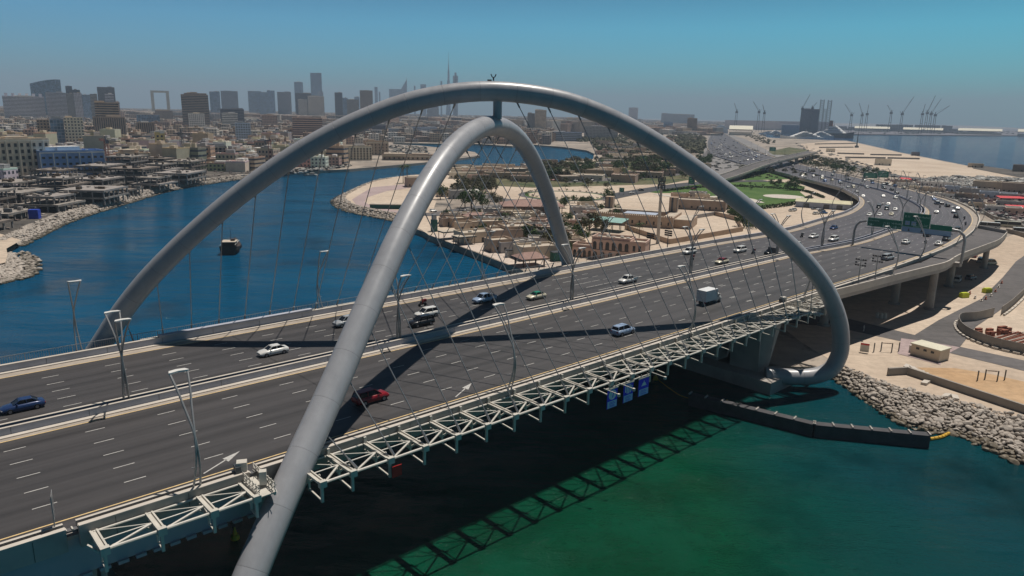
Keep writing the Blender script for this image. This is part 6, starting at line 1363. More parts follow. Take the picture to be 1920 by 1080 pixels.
# tower cranes
M_crane = mat("crane_red", (.30, .07, .05), .6, .1, .1, 1.); M_craneg = mat("crane_grey", (.10, .11, .13), .6, .1, .1, 1.)
def lattice(mb, a, b, w, t, n):
    a, b = Vector(a), Vector(b); d_ = (b - a).normalized(); u = d_.cross(Vector((0, 0, 1)) if abs(d_.z) < .9 else Vector((1, 0, 0))).normalized() * w / 2; v = d_.cross(u).normalized() * w / 2; cs = [u + v, u - v, -u - v, -u + v]
    for c in cs: mb.bar(a + c, b + c, t)
    for k in range(n):
        for i in range(4): mb.bar(a.lerp(b, k / n) + cs[i], a.lerp(b, (k + 1) / n) + cs[(i + 1) % 4], t * .6)
def tcrane(p, h, jib, ang, m, label, up=0., t=.25):
    o = empty("tower_crane", p, ang, label, "crane"); mb = MB(); lattice(mb, (0, 0, 0), (0, 0, h), t * 8, t, int(h / (t * 8))); mb.build("mast", m, o)
    mb = MB(); e = (jib * math.cos(up), 0, h + jib * math.sin(up)); lattice(mb, (0, 0, h), e, t * 5, t * .8, int(jib / (t * 8))); mb.bar((0, 0, h + t * 12), e, t * .5); mb.build("jib", m, o)
    mb = MB(); mb.bar((0, 0, h), (-jib * .28, 0, h), t * 5); mb.box(-jib * .3, -jib * .22, -t * 4, t * 4, h - t * 9, h); mb.bar((0, 0, h), (0, 0, h + t * 12), t * 3); mb.bar((0, 0, h + t * 12), (-jib * .28, 0, h), t * .5); mb.build("counterweight", M_craneg, o)
tcrane(W(205, 330), 26, 12, 2.4, M_crane, "dark red lattice tower crane without long jib above the building site on the left"); tcrane(W(345, 318), 30, 9, 1., M_craneg, "dark lattice mast rising over the white low block"); tcrane(W(508, 316), 24, 14, .4, M_crane, "red lattice crane under the left shoulder of the taller arch"); tcrane(W(214, 250), 46, 22, 1.2, M_craneg, "grey tower crane in front of the stepped beige hotel", .5)
# ============================================================ the park and the old quay
def plain(name, x, y, w, d, h, rot, colr, label, cat="building", fac=None, top='parapet', low=True):
    p = W(x, y); a = math.atan2(p.y, p.x) - math.pi / 2 + rot
    o = bld(name, p, w, d, h, a, colr, fac or M_wall, label, None, None, cat=cat); c = (*BC[colr], 1)
    if top:
        q = MB(); t_ = .3; q.box(-w / 2 - .05, w / 2 + .05, -d / 2 - .05, -d / 2 + t_, h + .002, h + .7); q.box(-w / 2 - .05, w / 2 + .05, d / 2 - t_, d / 2 + .05, h + .002, h + .7); q.box(-w / 2 - .05, -w / 2 + t_, -d / 2 + t_, d / 2 - t_, h + .002, h + .7); q.box(w / 2 - t_, w / 2 + .05, -d / 2 + t_, d / 2 - t_, h + .002, h + .7); b = q.build("parapet", M_wall, o); b.color = c
        q = MB(); q.box(-w / 2 + t_, w / 2 - t_, -d / 2 + t_, d / 2 - t_, h + .001, h + .05); q.build("roof", M_rooft, o)
    r = random.Random(int(x * 7 + y)); n = max(int(w / 3.2), 1)
    for k in range(n):
        if r.random() < .75: u = -w / 2 + (k + .5) * w / n; q = MB(); dr = r.random() < .3; q.box(u - .5, u + .5, -d / 2 - .04, -d / 2 + .2, .1 if dr else 1.1, 2.2 if dr else 2.2); q.build("door" if dr else "window", M_hole, o)
    for k in range(r.randint(0, 3)): q = MB(); u, v = r.uniform(-.4, .3) * w, r.uniform(-.35, .3) * d; q.box(u, u + 1.2, v, v + 1.0, h + .051, h + 1.0); q.build("roof_unit", M_roofw, o)
    return o
M_rooft = mat("flat_roof", (.50, .43, .35), .9, 0, .18, .4, dirt=((.32, .27, .22), .3, .55))
M_clay = mat("clay_roof", (.30, .19, .16), .85, 0, .15, .6)
PB_ = [ # x, y(base front), w, d, h, rot, colour, label
 (858, 424, 9, 7, 3.6, .5, "tan", "small tan house at the upper end of the quay"), (895, 452, 17, 9, 3.8, .5, "sand", "long sand coloured house with a pale flat roof behind the second quay canopy"), (935, 470, 9, 7, 4.2, .5, "tan", "tan house on the quay behind the bushes"),
 (945, 452, 13, 9, 4.6, .4, "brown", "brown two roomed house with dark openings in the middle of the quay village"), (966, 448, 12, 10, 5.4, .4, "tan", "taller tan house at the right of the brown one in the quay village"), (962, 470, 14, 7, 3.4, .5, "grey", "low grey house with a pale overhanging roof on the quay"),
 (1005, 484, 15, 8, 4.4, .5, "sand", "sand coloured house beside the brown pavilion near the lower arch's far foot"), (985, 472, 8, 6, 3.2, .5, "beige", "little beige house behind the sand coloured one near the arch foot"), (838, 424, 6, 5, 3.2, .4, "brown", "brown hut at the very top of the quay"),
 (880, 432, 12, 6, 3.2, .3, "beige", "beige hut behind the white cars at the quay"), (912, 430, 16, 8, 3.6, .35, "tan", "tan house behind the brown roofed row"), (905, 418, 12, 7, 3.6, .3, "brown", "brown house with a sloping dark front at the grove"), (870, 414, 14, 7, 3.4, .2, "beige", "low walled beige house left of the big green tree"),
 (945, 424, 14, 8, 3.4, .2, "grey", "grey house with a pale roof in the middle of the white yard"), (955, 408, 12, 7, 3.2, .1, "sand", "low sand coloured house by the yard's upper edge"), (1090, 402, 12, 8, 3.6, .1, "grey", "grey shed right of the brown pavilion"), (1105, 398, 10, 7, 3.4, .1, "sand", "small sand coloured shed left of the green canopy"),
 (838, 368, 12, 8, 4.0, .2, "beige", "small beige block half behind the lower arch near the dry thicket"), (858, 372, 10, 8, 4.5, .2, "grey", "grey box building by the dry thicket"), (785, 350, 18, 10, 6, .2, "brown", "dark brown block on the left point behind the palms"),
 (862, 324, 26, 14, 4.0, .1, "sand", "long sand coloured hall by the creek behind the thicket"), (905, 330, 34, 12, 4.6, .0, "pink", "long pinkish house row by the creek"), (950, 334, 36, 12, 4.2, -.1, "tan", "long tan house row by the creek, right of the pinkish one"), (990, 340, 26, 10, 3.8, -.1, "pink", "low pink walled house at the right end of the creekside row"), (935, 318, 30, 12, 4.4, .0, "beige", "beige house with a bright roof standing at the creek's edge"), (975, 322, 24, 11, 4.2, .0, "brown", "brown house at the creek's edge left of the lower arch's far leg"),
 (1022, 332, 20, 12, 5.0, .1, "brown", "brown house below the grove right of the lower arch's far leg"), (1050, 334, 18, 9, 4.2, .0, "tan", "tan house under the grove above the roundabout"), (1030, 312, 16, 10, 6.0, .1, "brown", "stepped brown house at the creek above the grove"), (1085, 306, 26, 10, 4.0, .0, "sand", "pale roofed sand coloured house at the end of the creek"), (1120, 330, 26, 12, 5.0, .0, "tan", "tan block right of the grove above the roundabout"), (1145, 320, 22, 11, 4.6, .0, "pink", "pink brown block between the two groves"), (1150, 304, 30, 12, 4.6, .0, "sand", "pale roofed block right of the creek's end"), (1180, 296, 30, 12, 4.8, .0, "brown", "brown block below the far scrub"), (1210, 304, 26, 10, 4.2, .0, "beige", "beige block left of the dark grove under the taller arch"), (1240, 296, 30, 12, 4.5, .1, "sand", "sand coloured block in the far scrub under the taller arch"), (1136, 290, 30, 12, 4.4, .0, "pink", "pink block at the corner of the creek"), (1165, 280, 40, 14, 4.5, .0, "grey", "grey long hall in the far scrub"), (1208, 284, 34, 12, 4.4, .0, "tan", "tan long hall in the far scrub"),
 (1175, 336, 20, 9, 4.0, .0, "beige", "beige block by the palm lined road"), (1270, 262, 110, 18, 4.5, .1, "pink", "very long low pinkish hall beside the far woodland")]
for x, y, w, d, h, rot, c_, lb in PB_: plain("village_house" if w < 20 else "low_hall", x, y, w, d, h, rot, c_, lb)
vr = random.Random(31); HS = [(o.location.x, o.location.y) for o in scene.objects if not o.parent and o.get('category') == "building" and 100 < o.location.y < 1300 and o.location.x > -120]
HS += [(q.x, q.y) for q in (W(996, 390), W(1140, 425), W(1185, 400), W(1195, 395), W(1170, 392), W(842, 446), W(870, 456), W(885, 385), W(1142, 470), W(993, 496))]
VC = ["tan", "sand", "beige", "pink", "brown", "grey", "cream"]
def infill(poly, n, w0, w1, h0, h1, gap, where):
    xs = [q[0] for q in poly]; ys = [q[1] for q in poly]; c = 0; tries = 0
    while c < n and tries < n * 50:
        tries += 1; x, y = vr.uniform(min(xs), max(xs)), vr.uniform(min(ys), max(ys)); p = W(x, y)
        if not inpoly(x, y, poly) or any((p.x - a) ** 2 + (p.y - b) ** 2 < gap * gap for a, b in HS): continue
        c_ = vr.choice(VC); w = vr.uniform(w0, w1); h = vr.uniform(h0, h1); HS.append((p.x, p.y)); c += 1
        o = plain("village_house", x, y, w, w * vr.uniform(.5, .9), h, vr.uniform(-.2, .5), c_, "%s %s flat roofed house %s" % ("long" if w > (w0 + w1) / 2 else "small", c_, where)); o['group'] = "flat roofed houses " + where
infill([(815, 424), (900, 402), (1000, 408), (1085, 432), (1078, 470), (1000, 462), (900, 436)], 26, 5, 11, 2.8, 4.4, 9, "in the quay village")
infill([(1085, 395), (1125, 392), (1120, 410), (1090, 420)], 5, 6, 10, 2.8, 4, 9, "left of the courtyard house"); infill([(845, 320), (1010, 318), (1105, 308), (1120, 336), (1000, 344), (870, 338)], 22, 14, 26, 3.6, 5.4, 22, "along the creek")
infill([(1125, 268), (1240, 262), (1300, 300), (1330, 318), (1200, 345), (1125, 342)], 46, 14, 30, 3.6, 6.5, 24, "under the taller arch"); infill([(1245, 372), (1300, 366), (1360, 378), (1290, 388)], 4, 8, 14, 3, 4, 12, "behind the courtyard house")
# hip roofed pavilion
def hip(x, y, w, d, h, rh, rot, label, m=M_clay, ov=1.2, name="pavilion", posts=True, wall=None):
    p = W(x, y); o = empty(name, p, math.atan2(p.y, p.x) - math.pi / 2 + rot, label, "pavilion"); W2, D2 = w / 2 + ov, d / 2 + ov; q = MB()
    q.add([(-W2, -D2, h), (W2, -D2, h), (W2, D2, h), (-W2, D2, h), (-W2 * .45, 0, h + rh), (W2 * .45, 0, h + rh), (-W2, -D2, h - .25), (W2, -D2, h - .25), (W2, D2, h - .25), (-W2, D2, h - .25)], [(0, 1, 5, 4), (1, 2, 5), (2, 3, 4, 5), (3, 0, 4), (0, 6, 7, 1), (1, 7, 8, 2), (2, 8, 9, 3), (3, 9, 6, 0), (9, 8, 7, 6)]); q.build("roof", m, o)
    for i in range(max(int(w / 5), 1) + 1):
        for j in (-1, 1): q = MB(); xx = -w / 2 + i * w / max(int(w / 5), 1); q.box(xx - .2, xx + .2, j * d / 2 - .2, j * d / 2 + .2, 0, h - .26); q.build("post", M_wood, o)
    if wall: q = MB(); q.box(-w / 2 + .5, w / 2 - .5, -d / 2 + 2.5, d / 2 - .3, 0, h - .27); b = q.build("wall", M_wall, o); b.color = (*BC[wall], 1)
    return o
M_wood = mat("dark_wood", (.10, .06, .045), .8, 0, .15, 1.); M_teal = mat("teal_roof", (.26, .44, .40), .6, 0, .12, .5); M_shade = mat("dark_canopy", (.05, .06, .06), .7, 0, .1, 1.)
hip(996, 398, 30, 16, 4.2, 2.6, .15, "wide brown roofed hall beside the lower arch's far leg", wall="brown"); hip(993, 498, 8, 6, 3.2, 1.6, .5, "open pavilion with a brown hipped roof on the quay"); hip(893, 416, 11, 7, 3.2, 1.4, .3, "small house with a brown curved roof below the big green tree", wall="brown")
for x, y, lb in ((842, 448, "left one of two flat dark canopies on the quay"), (870, 458, "right one of two flat dark canopies on the quay")):
    p = W(x, y); o = empty("canopy", p, math.atan2(p.y, p.x) - math.pi / 2 + .5, lb, "canopy"); q = MB(); q.box(-4.2, 4.2, -2.8, 2.8, 3.0, 3.35); q.build("canopy_edge", M_shade, o); q = MB(); q.box(-3.9, 3.9, -2.5, 2.5, 3.352, 3.5); q.build("roof", M_rooft, o)
    for a in (-3.6, 3.6):
        for b in (-2.2, 2.2): q = MB(); q.box(a - .1, a + .1, b - .1, b + .1, 0, 3); q.build("post", M_wood, o)
# green canopy on columns
p = W(1140, 432); o = empty("canopy", p, math.atan2(p.y, p.x) - math.pi / 2 - .35, "large pale green flat canopy on slender columns left of the walled yard", "canopy"); q = MB(); q.add([(-8, -5, 4.6), (8, -5, 4.6), (8, 5, 5.4), (-8, 5, 5.4), (-8, -5, 4.4), (8, -5, 4.4), (8, 5, 5.2), (-8, 5, 5.2)], [(0, 1, 2, 3), (7, 6, 5, 4), (0, 4, 5, 1), (1, 5, 6, 2), (2, 6, 7, 3), (3, 7, 4, 0)]); q.build("roof", M_teal, o)
for a in np.linspace(-7.6, 7.6, 5):
    for b in (-4.6, 4.6): q = MB(); q.box(a - .12, a + .12, b - .12, b + .12, 0, 4.45 + (b > 0) * .75); q.build("column", M_steeld, o)
# courtyard house with battlements and wind towers
p = W(1185, 424); aa = math.atan2(p.y, p.x) - math.pi / 2 - .22; cF_ = empty("courtyard_house", p, aa, "large tan courtyard house with battlements, wind towers and a grey glass roof in its court", "courtyard house"); c = (*BC["tan"], 1)
for (x0, x1, y0, y1, hh) in ((-19, 19, 0, 4, 5.2), (-19, 19, 20, 24, 5.2), (-19, -14, 4.02, 19.98, 5.2), (14, 19, 4.02, 19.98, 5.2), (19.02, 27, 3, 22, 4.2)):
    q = MB(); q.box(x0, x1, y0, y1, 0, hh); b = q.build("wing", M_wall, cF_); b.color = c; q = MB(); q.box(x0 + .4, x1 - .4, y0 + .4, y1 - .4, hh + .002, hh + .06); q.build("roof", M_rooft, cF_)
q = MB()
for k in range(38): q.box(-19 + k, -19 + k + .6, -.02, .35, 5.202, 5.9)
b = q.build("battlement", M_wall, cF_); b.color = c
q = MB(); q.box(-6, 9, 8, 16, 0, 4.6); b = q.build("court_hall", M_wall, cF_); b.color = (*BC["grey"], 1); q = MB(); q.box(-6.4, 9.4, 7.6, 16.4, 4.602, 5.0); b = q.build("glass_roof", F_glass, cF_); b.color = (*BC["bluegrey"], 1)
for x, y, hh in ((-17, 22, 11), (15, 23, 12.5)): q = MB(); q.box(x - 2, x + 2, y - 2, y + 2, 5.3, hh); b = q.build("wind_tower", F_vert, cF_); b.color = c
for k in range(11): q = MB(); u = -17 + k * 3.4; q.box(u - .4, u + .4, -.05, .1, 1.4, 2.9); q.build("window", M_hole, cF_)
plain("museum_hall", 1310, 392, 30, 12, 5.0, -.1, "brown", "long brown hall with a pale flat roof and dark openings behind the walled yard"); plain("museum_hall", 1345, 388, 18, 10, 4.2, -.15, "tan", "lower tan wing at the right end of the long brown hall")
def wallrun(px, h, t, m, label, cat="wall", name="wall", cap=None, z=GZ, colr="tan"):
    P = [W(x, y, z) for x, y in px]; mb = MB()
    for a, b in zip(P[:-1], P[1:]): mb.bar(a + Vector((0, 0, h / 2)), b + Vector((0, 0, h / 2)), t, h)
    o = mb.build(name, m, loc=P[0]); o.color = (*BC[colr], 1); return tag(o, label, cat)
wallrun([(1172, 430), (1255, 458), (1320, 447), (1392, 434), (1380, 414), (1340, 404)], 2.2, .5, M_wall, "tan battlemented wall round the sandy yard behind the far parapet", name="yard_wall"); wallrun([(1186, 414), (1262, 417), (1340, 404)], 2.0, .4, M_wall, "grey fence wall between the courtyard house and the sandy yard", colr="grey")
# arcaded house close behind the far parapet
def arcade(o, w, d, h0, h1, n, y0, x0, m, colr):
    # a wall with true arched openings: piers, spandrels and painted shade behind
    bw = w / n; q = MB(); rr_ = bw * .3
    for k in range(n):
        cx = x0 + (k + .5) * bw; zt = h0 + (h1 - h0) * .55; ar = [(cx + rr_ * math.cos(a), zt + rr_ * 1.2 * math.sin(a)) for a in np.linspace(math.pi, 0, 9)]
        L_ = [(cx - bw / 2, h0), (cx - rr_, h0)] + ar + [(cx + rr_, h0), (cx + bw / 2, h0), (cx + bw / 2, h1), (cx - bw / 2, h1)]
        half1 = [(cx - bw / 2, h0), (cx - rr_, h0)] + ar[:5] + [(cx, h1), (cx - bw / 2, h1)]; half2 = ar[4:] + [(cx + rr_, h0), (cx + bw / 2, h0), (cx + bw / 2, h1), (cx, h1)]
        q.face([(x, y0, z) for x, z in half1]); q.face([(x, y0, z) for x, z in half2])
        for (xa, za), (xb, zb) in zip([(cx - rr_, h0)] + ar, ar + [(cx + rr_, h0)]): q.face([(xa, y0, za), (xa, y0 + .5, za), (xb, y0 + .5, zb), (xb, y0, zb)])
    b = q.build("arcade_wall", m, o); b.color = (*BC[colr], 1)
p = W(1142, 490); AH = empty("arcaded_house", p, math.atan2(p.y, p.x) - math.pi / 2 - .25, "brown two storey house with rows of arched openings close behind the far parapet", "house")
for (x0, x1, y0, y1, z0, z1) in ((-7, 7, 1.5, 9, 0, 7.6), (7.02, 12.5, .5, 8, 0, 7.0), (-14.5, -7.02, 2.5, 8, 0, 4.0)):
    q = MB(); q.box(x0, x1, y0, y1, z0, z1); b = q.build("wall", M_wall, AH); b.color = (*BC["pink"], 1)
    q = MB(); q.box(x0 - .1, x1 + .1, y0 - .1, y0 + .3, z1 + .002, z1 + .8); q.box(x0 - .1, x1 + .1, y1 - .3, y1 + .1, z1 + .002, z1 + .8); q.box(x0 - .1, x0 + .3, y0 + .31, y1 - .31, z1 + .002, z1 + .8); q.box(x1 - .3, x1 + .1, y0 + .31, y1 - .31, z1 + .002, z1 + .8); b = q.build("parapet", M_wall, AH); b.color = (*BC["pink"], 1)
    q = MB(); q.box(x0 + .4, x1 - .4, y0 + .4, y1 - .4, z1 + .001, z1 + .06); q.build("roof", M_rooft, AH)
arcade(AH, 14, 1, .1, 3.7, 5, .9, -7, M_wall, "pink"); arcade(AH, 14, 1, 3.9, 7.5, 6, .9, -7, M_wall, "pink"); arcade(AH, 7.5, 1, .1, 3.9, 4, 2.0, -14.5, M_wall, "pink")
q = MB(); q.box(-6.9, 6.9, 1.3, 1.48, .2, 7.4); q.box(-14.4, -7.1, 2.3, 2.48, .2, 3.8); q.build("painted_shade", M_hole, AH)  # thin near-black panels paint the shade inside the arcades
for u in (8.6, 10.6):
    for z in (.8, 4.2): q = MB(); q.box(u - .45, u + .45, .42, .6, z, z + 2.0); q.build("window", M_hole, AH)
for k in range(5): q = MB(); u = -5.5 + k * 2.6; q.box(u, u + 1.1, 3.5 + k % 2 * 2, 4.5 + k % 2 * 2, 7.67, 8.5); q.build("roof_unit", M_roofw, AH)
# telecom mast
p = W(1233, 457); hm = WD(1237, 335, math.hypot(p.x, p.y)).z - GZ; o = empty("telecom_mast", p, 0, "tall pale telecom mast with antenna racks behind the far parapet", "mast"); q = MB(); q.cyl((0, 0, 0), .75, hm * .93, 12, .5); q.build("mast", M_concl, o, smooth=True)
for k in range(12): q = MB(); a = k * .524; zz = hm * (.84 + .055 * (k % 3)); q.box(math.cos(a) * 1.3 - .25, math.cos(a) * 1.3 + .25, math.sin(a) * 1.3 - .25, math.sin(a) * 1.3 + .25, zz, zz + 2.0); q.build("antenna", M_steeld, o)
q = MB(); q.cyl((0, 0, hm * .86), 1.2, .2, 12); q.cyl((0, 0, hm * .93), 1.2, .2, 12); q.cyl((0, 0, hm * .93), .1, hm * .08, 6); q.build("platform", M_steeld, o)
# floodlight masts behind the far parapet, seen against the yard
for x, yb, yt, lb in ((1247, 470, 437, "left one of two floodlight clusters behind the far parapet"), (1281, 464, 433, "right one of two floodlight clusters behind the far parapet")):
    p = W(x, yb + 8, DECK + .2); o = empty("floodlight_mast", DK(*( (p - Vector((0, 0, 0))).dot(DD), 46.5), .0), ANG, lb, "floodlight mast", "floodlight masts"); q = MB(); q.cyl((0, 0, 0), .14, 5.6, 8, .1); q.build("mast", M_steeld, o)
    for z in (4.2, 4.8, 5.4):
        for y in (-1.0, -.45, .45, 1.0): h = MB(); h.M = Matrix.Translation((0, y, z)) @ Matrix.Rotation(.5, 4, 'Y'); h.box(-.12, .18, -.22, .22, -.2, .2); h.build("floodlight", M_trim, o)
# long green tent on the point
p = W(730, 391); o = empty("tent", p, math.atan2(p.y, p.x) - math.pi / 2 - .1, "long low green sided tent with a pale roof on the sandy point", "tent"); q = MB(); q.box(-10, 10, -2.5, 2.5, 0, 2.2); q.build("tent_wall", mat("green_tarpaulin", (.015, .10, .08), .7, 0, .15, 1.), o); q = MB(); q.prism([(-10.2, -2.8), (10.2, -2.8), (9.6, 2.8), (-9.6, 2.8)], 2.202, 2.6); q.build("roof", M_rooft, o)
p = W(814, 434); o = empty("kiosk", p, .4, "narrow tall dark green kiosk at the upper end of the quay", "kiosk"); q = MB(); q.box(-1.2, 1.2, -1.2, 1.2, 0, 5.2); q.build("wall", MATS["green_tarpaulin"], o); q = MB(); q.box(-.9, .9, -.9, .9, 5.202, 7.5); q.build("turret", M_lamp, o)
p = W(1045, 489); o = empty("kiosk", p, .4, "dark green booth beside the lower arch's far foot", "kiosk"); q = MB(); q.box(-2.2, 2.2, -1.5, 1.5, 0, 3.2); q.build("wall", MATS["green_tarpaulin"], o); q = MB(); q.box(-2.4, 2.4, -1.7, 1.7, 3.202, 3.4); q.build("roof", M_steeld, o)
p = W(955, 482); o = empty("kiosk", p, .5, "small white walled kiosk with a dark top on the quay", "kiosk"); q = MB(); q.box(-1.3, 1.3, -1.1, 1.1, 0, 2.5); q.build("wall", M_roofw, o); q = MB(); q.box(-1.5, 1.5, -1.3, 1.3, 2.502, 2.8); q.build("roof", M_trim, o)
for x, y, s_ in ((872, 322, 9), (900, 320, 8), (888, 368, 6)):
    p = W(x, y); q = MB(); q.tube([(0, 0, 0), (0, 0, 2.5), (0, 0, 4.2), (0, 0, 4.8)], [s_, s_ * .9, s_ * .5, .3], 18); tag(q.build("dome_tent", M_roofw, loc=None), {9: "larger pale dome shaped roof by the creek left of the lower arch's far leg", 8: "smaller pale dome shaped roof by the creek", 6: "rounded pale roof above the big green tree"}[s_], "dome"); scene.objects[-1]; bpy.data.objects[-1]
    o = [k for k in scene.objects if k.name.startswith("dome_tent")][-1]
for o in [k for k in scene.objects if k.name.startswith("dome_tent")]:
    i_ = {9: (872, 322), 8: (900, 320), 6: (888, 368)}[9 if "larger" in o['label'] else 8 if "smaller" in o['label'] else 6]; o.location = W(*i_)
# quay railing posts and people
M_peop = M_cloth
def walker(x, y, colr, label, z=GZ, act="walking"):
    me = bpy.data.meshes.new("person"); s_ = 1
    V = [(0, 0, .95), (0, 0, 1.2), (0, 0, 1.42), (0, 0, 1.52), (0, 0, 1.66), (.0, .2, 1.4), (.05, .26, 1.12), (.14, .26, .88), (.0, -.2, 1.4), (-.05, -.26, 1.12), (.02, -.26, .86), (0, .1, .9), (.12, .1, .5), (.16, .1, .06), (.28, .1, .03), (0, -.1, .9), (-.06, -.1, .5), (-.2, -.1, .08), (-.08, -.1, .03)]
    o = skinned(me, V, [(0, 1), (1, 2), (2, 3), (3, 4), (2, 5), (5, 6), (6, 7), (2, 8), (8, 9), (9, 10), (0, 11), (11, 12), (12, 13), (13, 14), (0, 15), (15, 16), (16, 17), (17, 18)], [.14, .14, .15, .06, .11, .07, .05, .04, .07, .05, .04, .09, .07, .05, .05, .09, .07, .05, .05])
    o.location = W(x, y, z); o.color = (*COL[colr], 1); return tag(o, label, "person")
walker(919, 473, "black", "person in dark clothes walking alone on the pale quay"); walker(1004, 497, "grey", "person in grey standing by the bridge railing end of the quay"); walker(1071, 492, "black", "person in dark clothes near the lower arch's far foot")
# cars in the village and on the inner roads, small
SC = {}
def simple_car(kind, loc, ang, colour, label, group):
    if colour not in SC:
        mb = MB(); mb.cur = 0; loft(mb, [ring(*q) for q in [(-2.25, .75, .3, .85), (-1.2, .9, .22, .98), (1.0, .9, .22, .95), (2.2, .72, .3, .7)]]); mb.box(-1.3, .4, -.62, .62, 1.36, 1.46); mb.cur = 1
        mb.add([(-1.85, -.7, .93), (-1.85, .7, .93), (1.05, .72, .93), (1.05, -.72, .93), (-1.3, -.62, 1.4), (-1.3, .62, 1.4), (.4, .62, 1.4), (.4, -.62, 1.4)], [(0, 1, 5, 4), (1, 2, 6, 5), (2, 3, 7, 6), (3, 0, 4, 7)])
        for x in (-1.35, 1.35): mb.box(x - .32, x + .32, -.92, .92, 0, .6)
        o = mb.build("car", [M_carpaint, M_glass]); SC[colour] = o.data
    else: o = link(bpy.data.objects.new("car", SC[colour]))
    o.location = loc; o.rotation_euler = (0, 0, ang); o.color = (*COL[colour], 1); return tag(o, label, "car", group)
pc = random.Random(17)
def carpark(poly, n, ang, what, group, cols=("white", "white", "silver", "grey", "black", "cream", "red", "blue"), jit=.08):
    xs = [q[0] for q in poly]; ys = [q[1] for q in poly]; pts = []; tries = 0
    while len(pts) < n and tries < n * 60:
        tries += 1; x, y = pc.uniform(min(xs), max(xs)), pc.uniform(min(ys), max(ys)); p = W(x, y)
        if inpoly(x, y, poly) and all((p - q).length > 3.0 for q in pts): pts.append(p); c_ = pc.choice(cols); simple_car("sedan", p + Vector((0, 0, .25)), ang + pc.uniform(-jit, jit) + pc.choice([0, math.pi]), c_, "small %s car %s" % (c_, what), group)
carpark([(880, 420), (905, 424), (900, 432), (872, 428)], 6, 1.2, "parked behind the quay houses", "cars parked behind the quay houses"); carpark([(985, 436), (1045, 442), (1040, 462), (985, 452)], 14, .6, "parked left of the lower arch's far leg", "cars parked by the lower arch's far leg"); carpark([(1000, 402), (1050, 404), (1050, 412), (1000, 412)], 6, .1, "parked in front of the brown roofed hall", "cars in front of the brown hall")
carpark([(1165, 322), (1330, 306), (1340, 312), (1170, 332)], 34, .3, "on the palm lined roads in the park", "cars on the park roads"); carpark([(1010, 338), (1120, 334), (1120, 340), (1010, 345)], 16, .1, "parked below the grove above the roundabout", "cars parked below the grove"); 
for x, y, c_, lb in ((812, 398, "white", "white van on the road right of the lower arch"), (1184, 364, "white", "white car on the road from the roundabout"), (1202, 358, "black", "black car on the road from the roundabout"), (1300, 356, "darkred", "dark red lorry beside the green sign by the lawn"), (1272, 368, "white", "white car in front of the long brown hall"), (994, 405, "red", "bright red car in the white yard by the brown hall")):
    simple_car("sedan", W(x, y) + Vector((0, 0, .25)), .5, c_, lb, None)
carpark([(1480, 386), (1560, 396), (1540, 404), (1470, 396)], 6, .4, "beside the cream roofed warehouse", "cars beside the warehouse", ("red", "blue", "white", "grey"))
# cream roofed warehouse
p = W(1542, 392); o = empty("warehouse", p, math.atan2(p.y, p.x) - math.pi / 2 - .08, "grey warehouse with a long cream roof left of the bend", "warehouse"); q = MB(); q.box(-15, 15, 0, 9, 0, 3.6); b = q.build("wall", M_wall, o); b.color = (*BC["bluegrey"], 1); q = MB(); q.add([(-15.4, -.4, 3.602), (15.4, -.4, 3.602), (15.4, 4.5, 5.2), (-15.4, 4.5, 5.2), (15.4, 9.4, 3.602), (-15.4, 9.4, 3.602)], [(0, 1, 2, 3), (3, 2, 4, 5), (0, 3, 5), (1, 4, 2)]); b = q.build("roof", M_wall, o); b.color = (.62, .58, .40, 1)
for u in (-9, 2, 9): q = MB(); q.box(u - 1.6, u + 1.6, -.06, .1, 0, 2.8); q.build("door", M_steeld, o)
# flyover across the far highway
fp = [(-11.6, (1330, 341), 12), (-9, (1372, 328), 12), (-5.5, (1425, 309), 12), (-4, (1465, 298), 12), (-4, (1500, 290), 12), (-5, (1526, 284), 12)]
FC = [Vector(p_) for p_ in catmull([W(x, y, DECK + z) for z, (x, y), w in fp], 6)]
fo = empty("flyover", FC[12], 0, "curved concrete flyover crossing the highway beyond the lawn", "flyover"); FL = fo.location.copy()
def side_(C, w): 
    out_ = []
    for i in range(len(C)): t = (C[min(i + 1, len(C) - 1)] - C[max(i - 1, 0)]).normalized(); out_.append(C[i] + Vector((-t.y, t.x, 0)) * w)
    return out_
for nm, w0, w1, z0, z1, m_ in (("girder", -5, 5, -2.4, -.3, M_conc), ("roadway", -6.6, 6.6, -.29, 0, M_road2), ("parapet", -7, -6.61, -.5, 1.1, M_concl), ("parapet", 6.61, 7, -.5, 1.1, M_concl)):
    A, B = side_(FC, w0), side_(FC, w1); q = MB()
    for i in range(len(A) - 1):
        P8 = [A[i], A[i + 1], B[i + 1], B[i]]; lo_ = [k + Vector((0, 0, z0)) for k in P8]; hi = [k + Vector((0, 0, z1)) for k in P8]
        q.face(hi); q.face(lo_[::-1]); q.face([lo_[0], lo_[1], hi[1], hi[0]]); q.face([lo_[2], lo_[3], hi[3], hi[2]])
    o = q.build(nm, m_); o.data.transform(Matrix.Translation(-FL)); setp(o, fo)
for i in (8, 13, 18, 23, 27): c = FC[i]; q = MB(); q.prism([(c.x - 1.3, c.y - 1.3), (c.x + 1.3, c.y - 1.3), (c.x + 1.3, c.y + 1.3), (c.x - 1.3, c.y + 1.3)], GZ, c.z - 2.45); o = q.build("pier", M_conc); o.data.transform(Matrix.Translation(-FL)); setp(o, fo)
pxroad([(1210, 330), (1270, 318), (1310, 305), (1335, 285), (1345, 265)], 18, m=M_road2, z=GZ + .24)
M_fan = ground("pale_asphalt", (.20, .19, .19), (.26, .25, .245), .01, .3, bump=0)
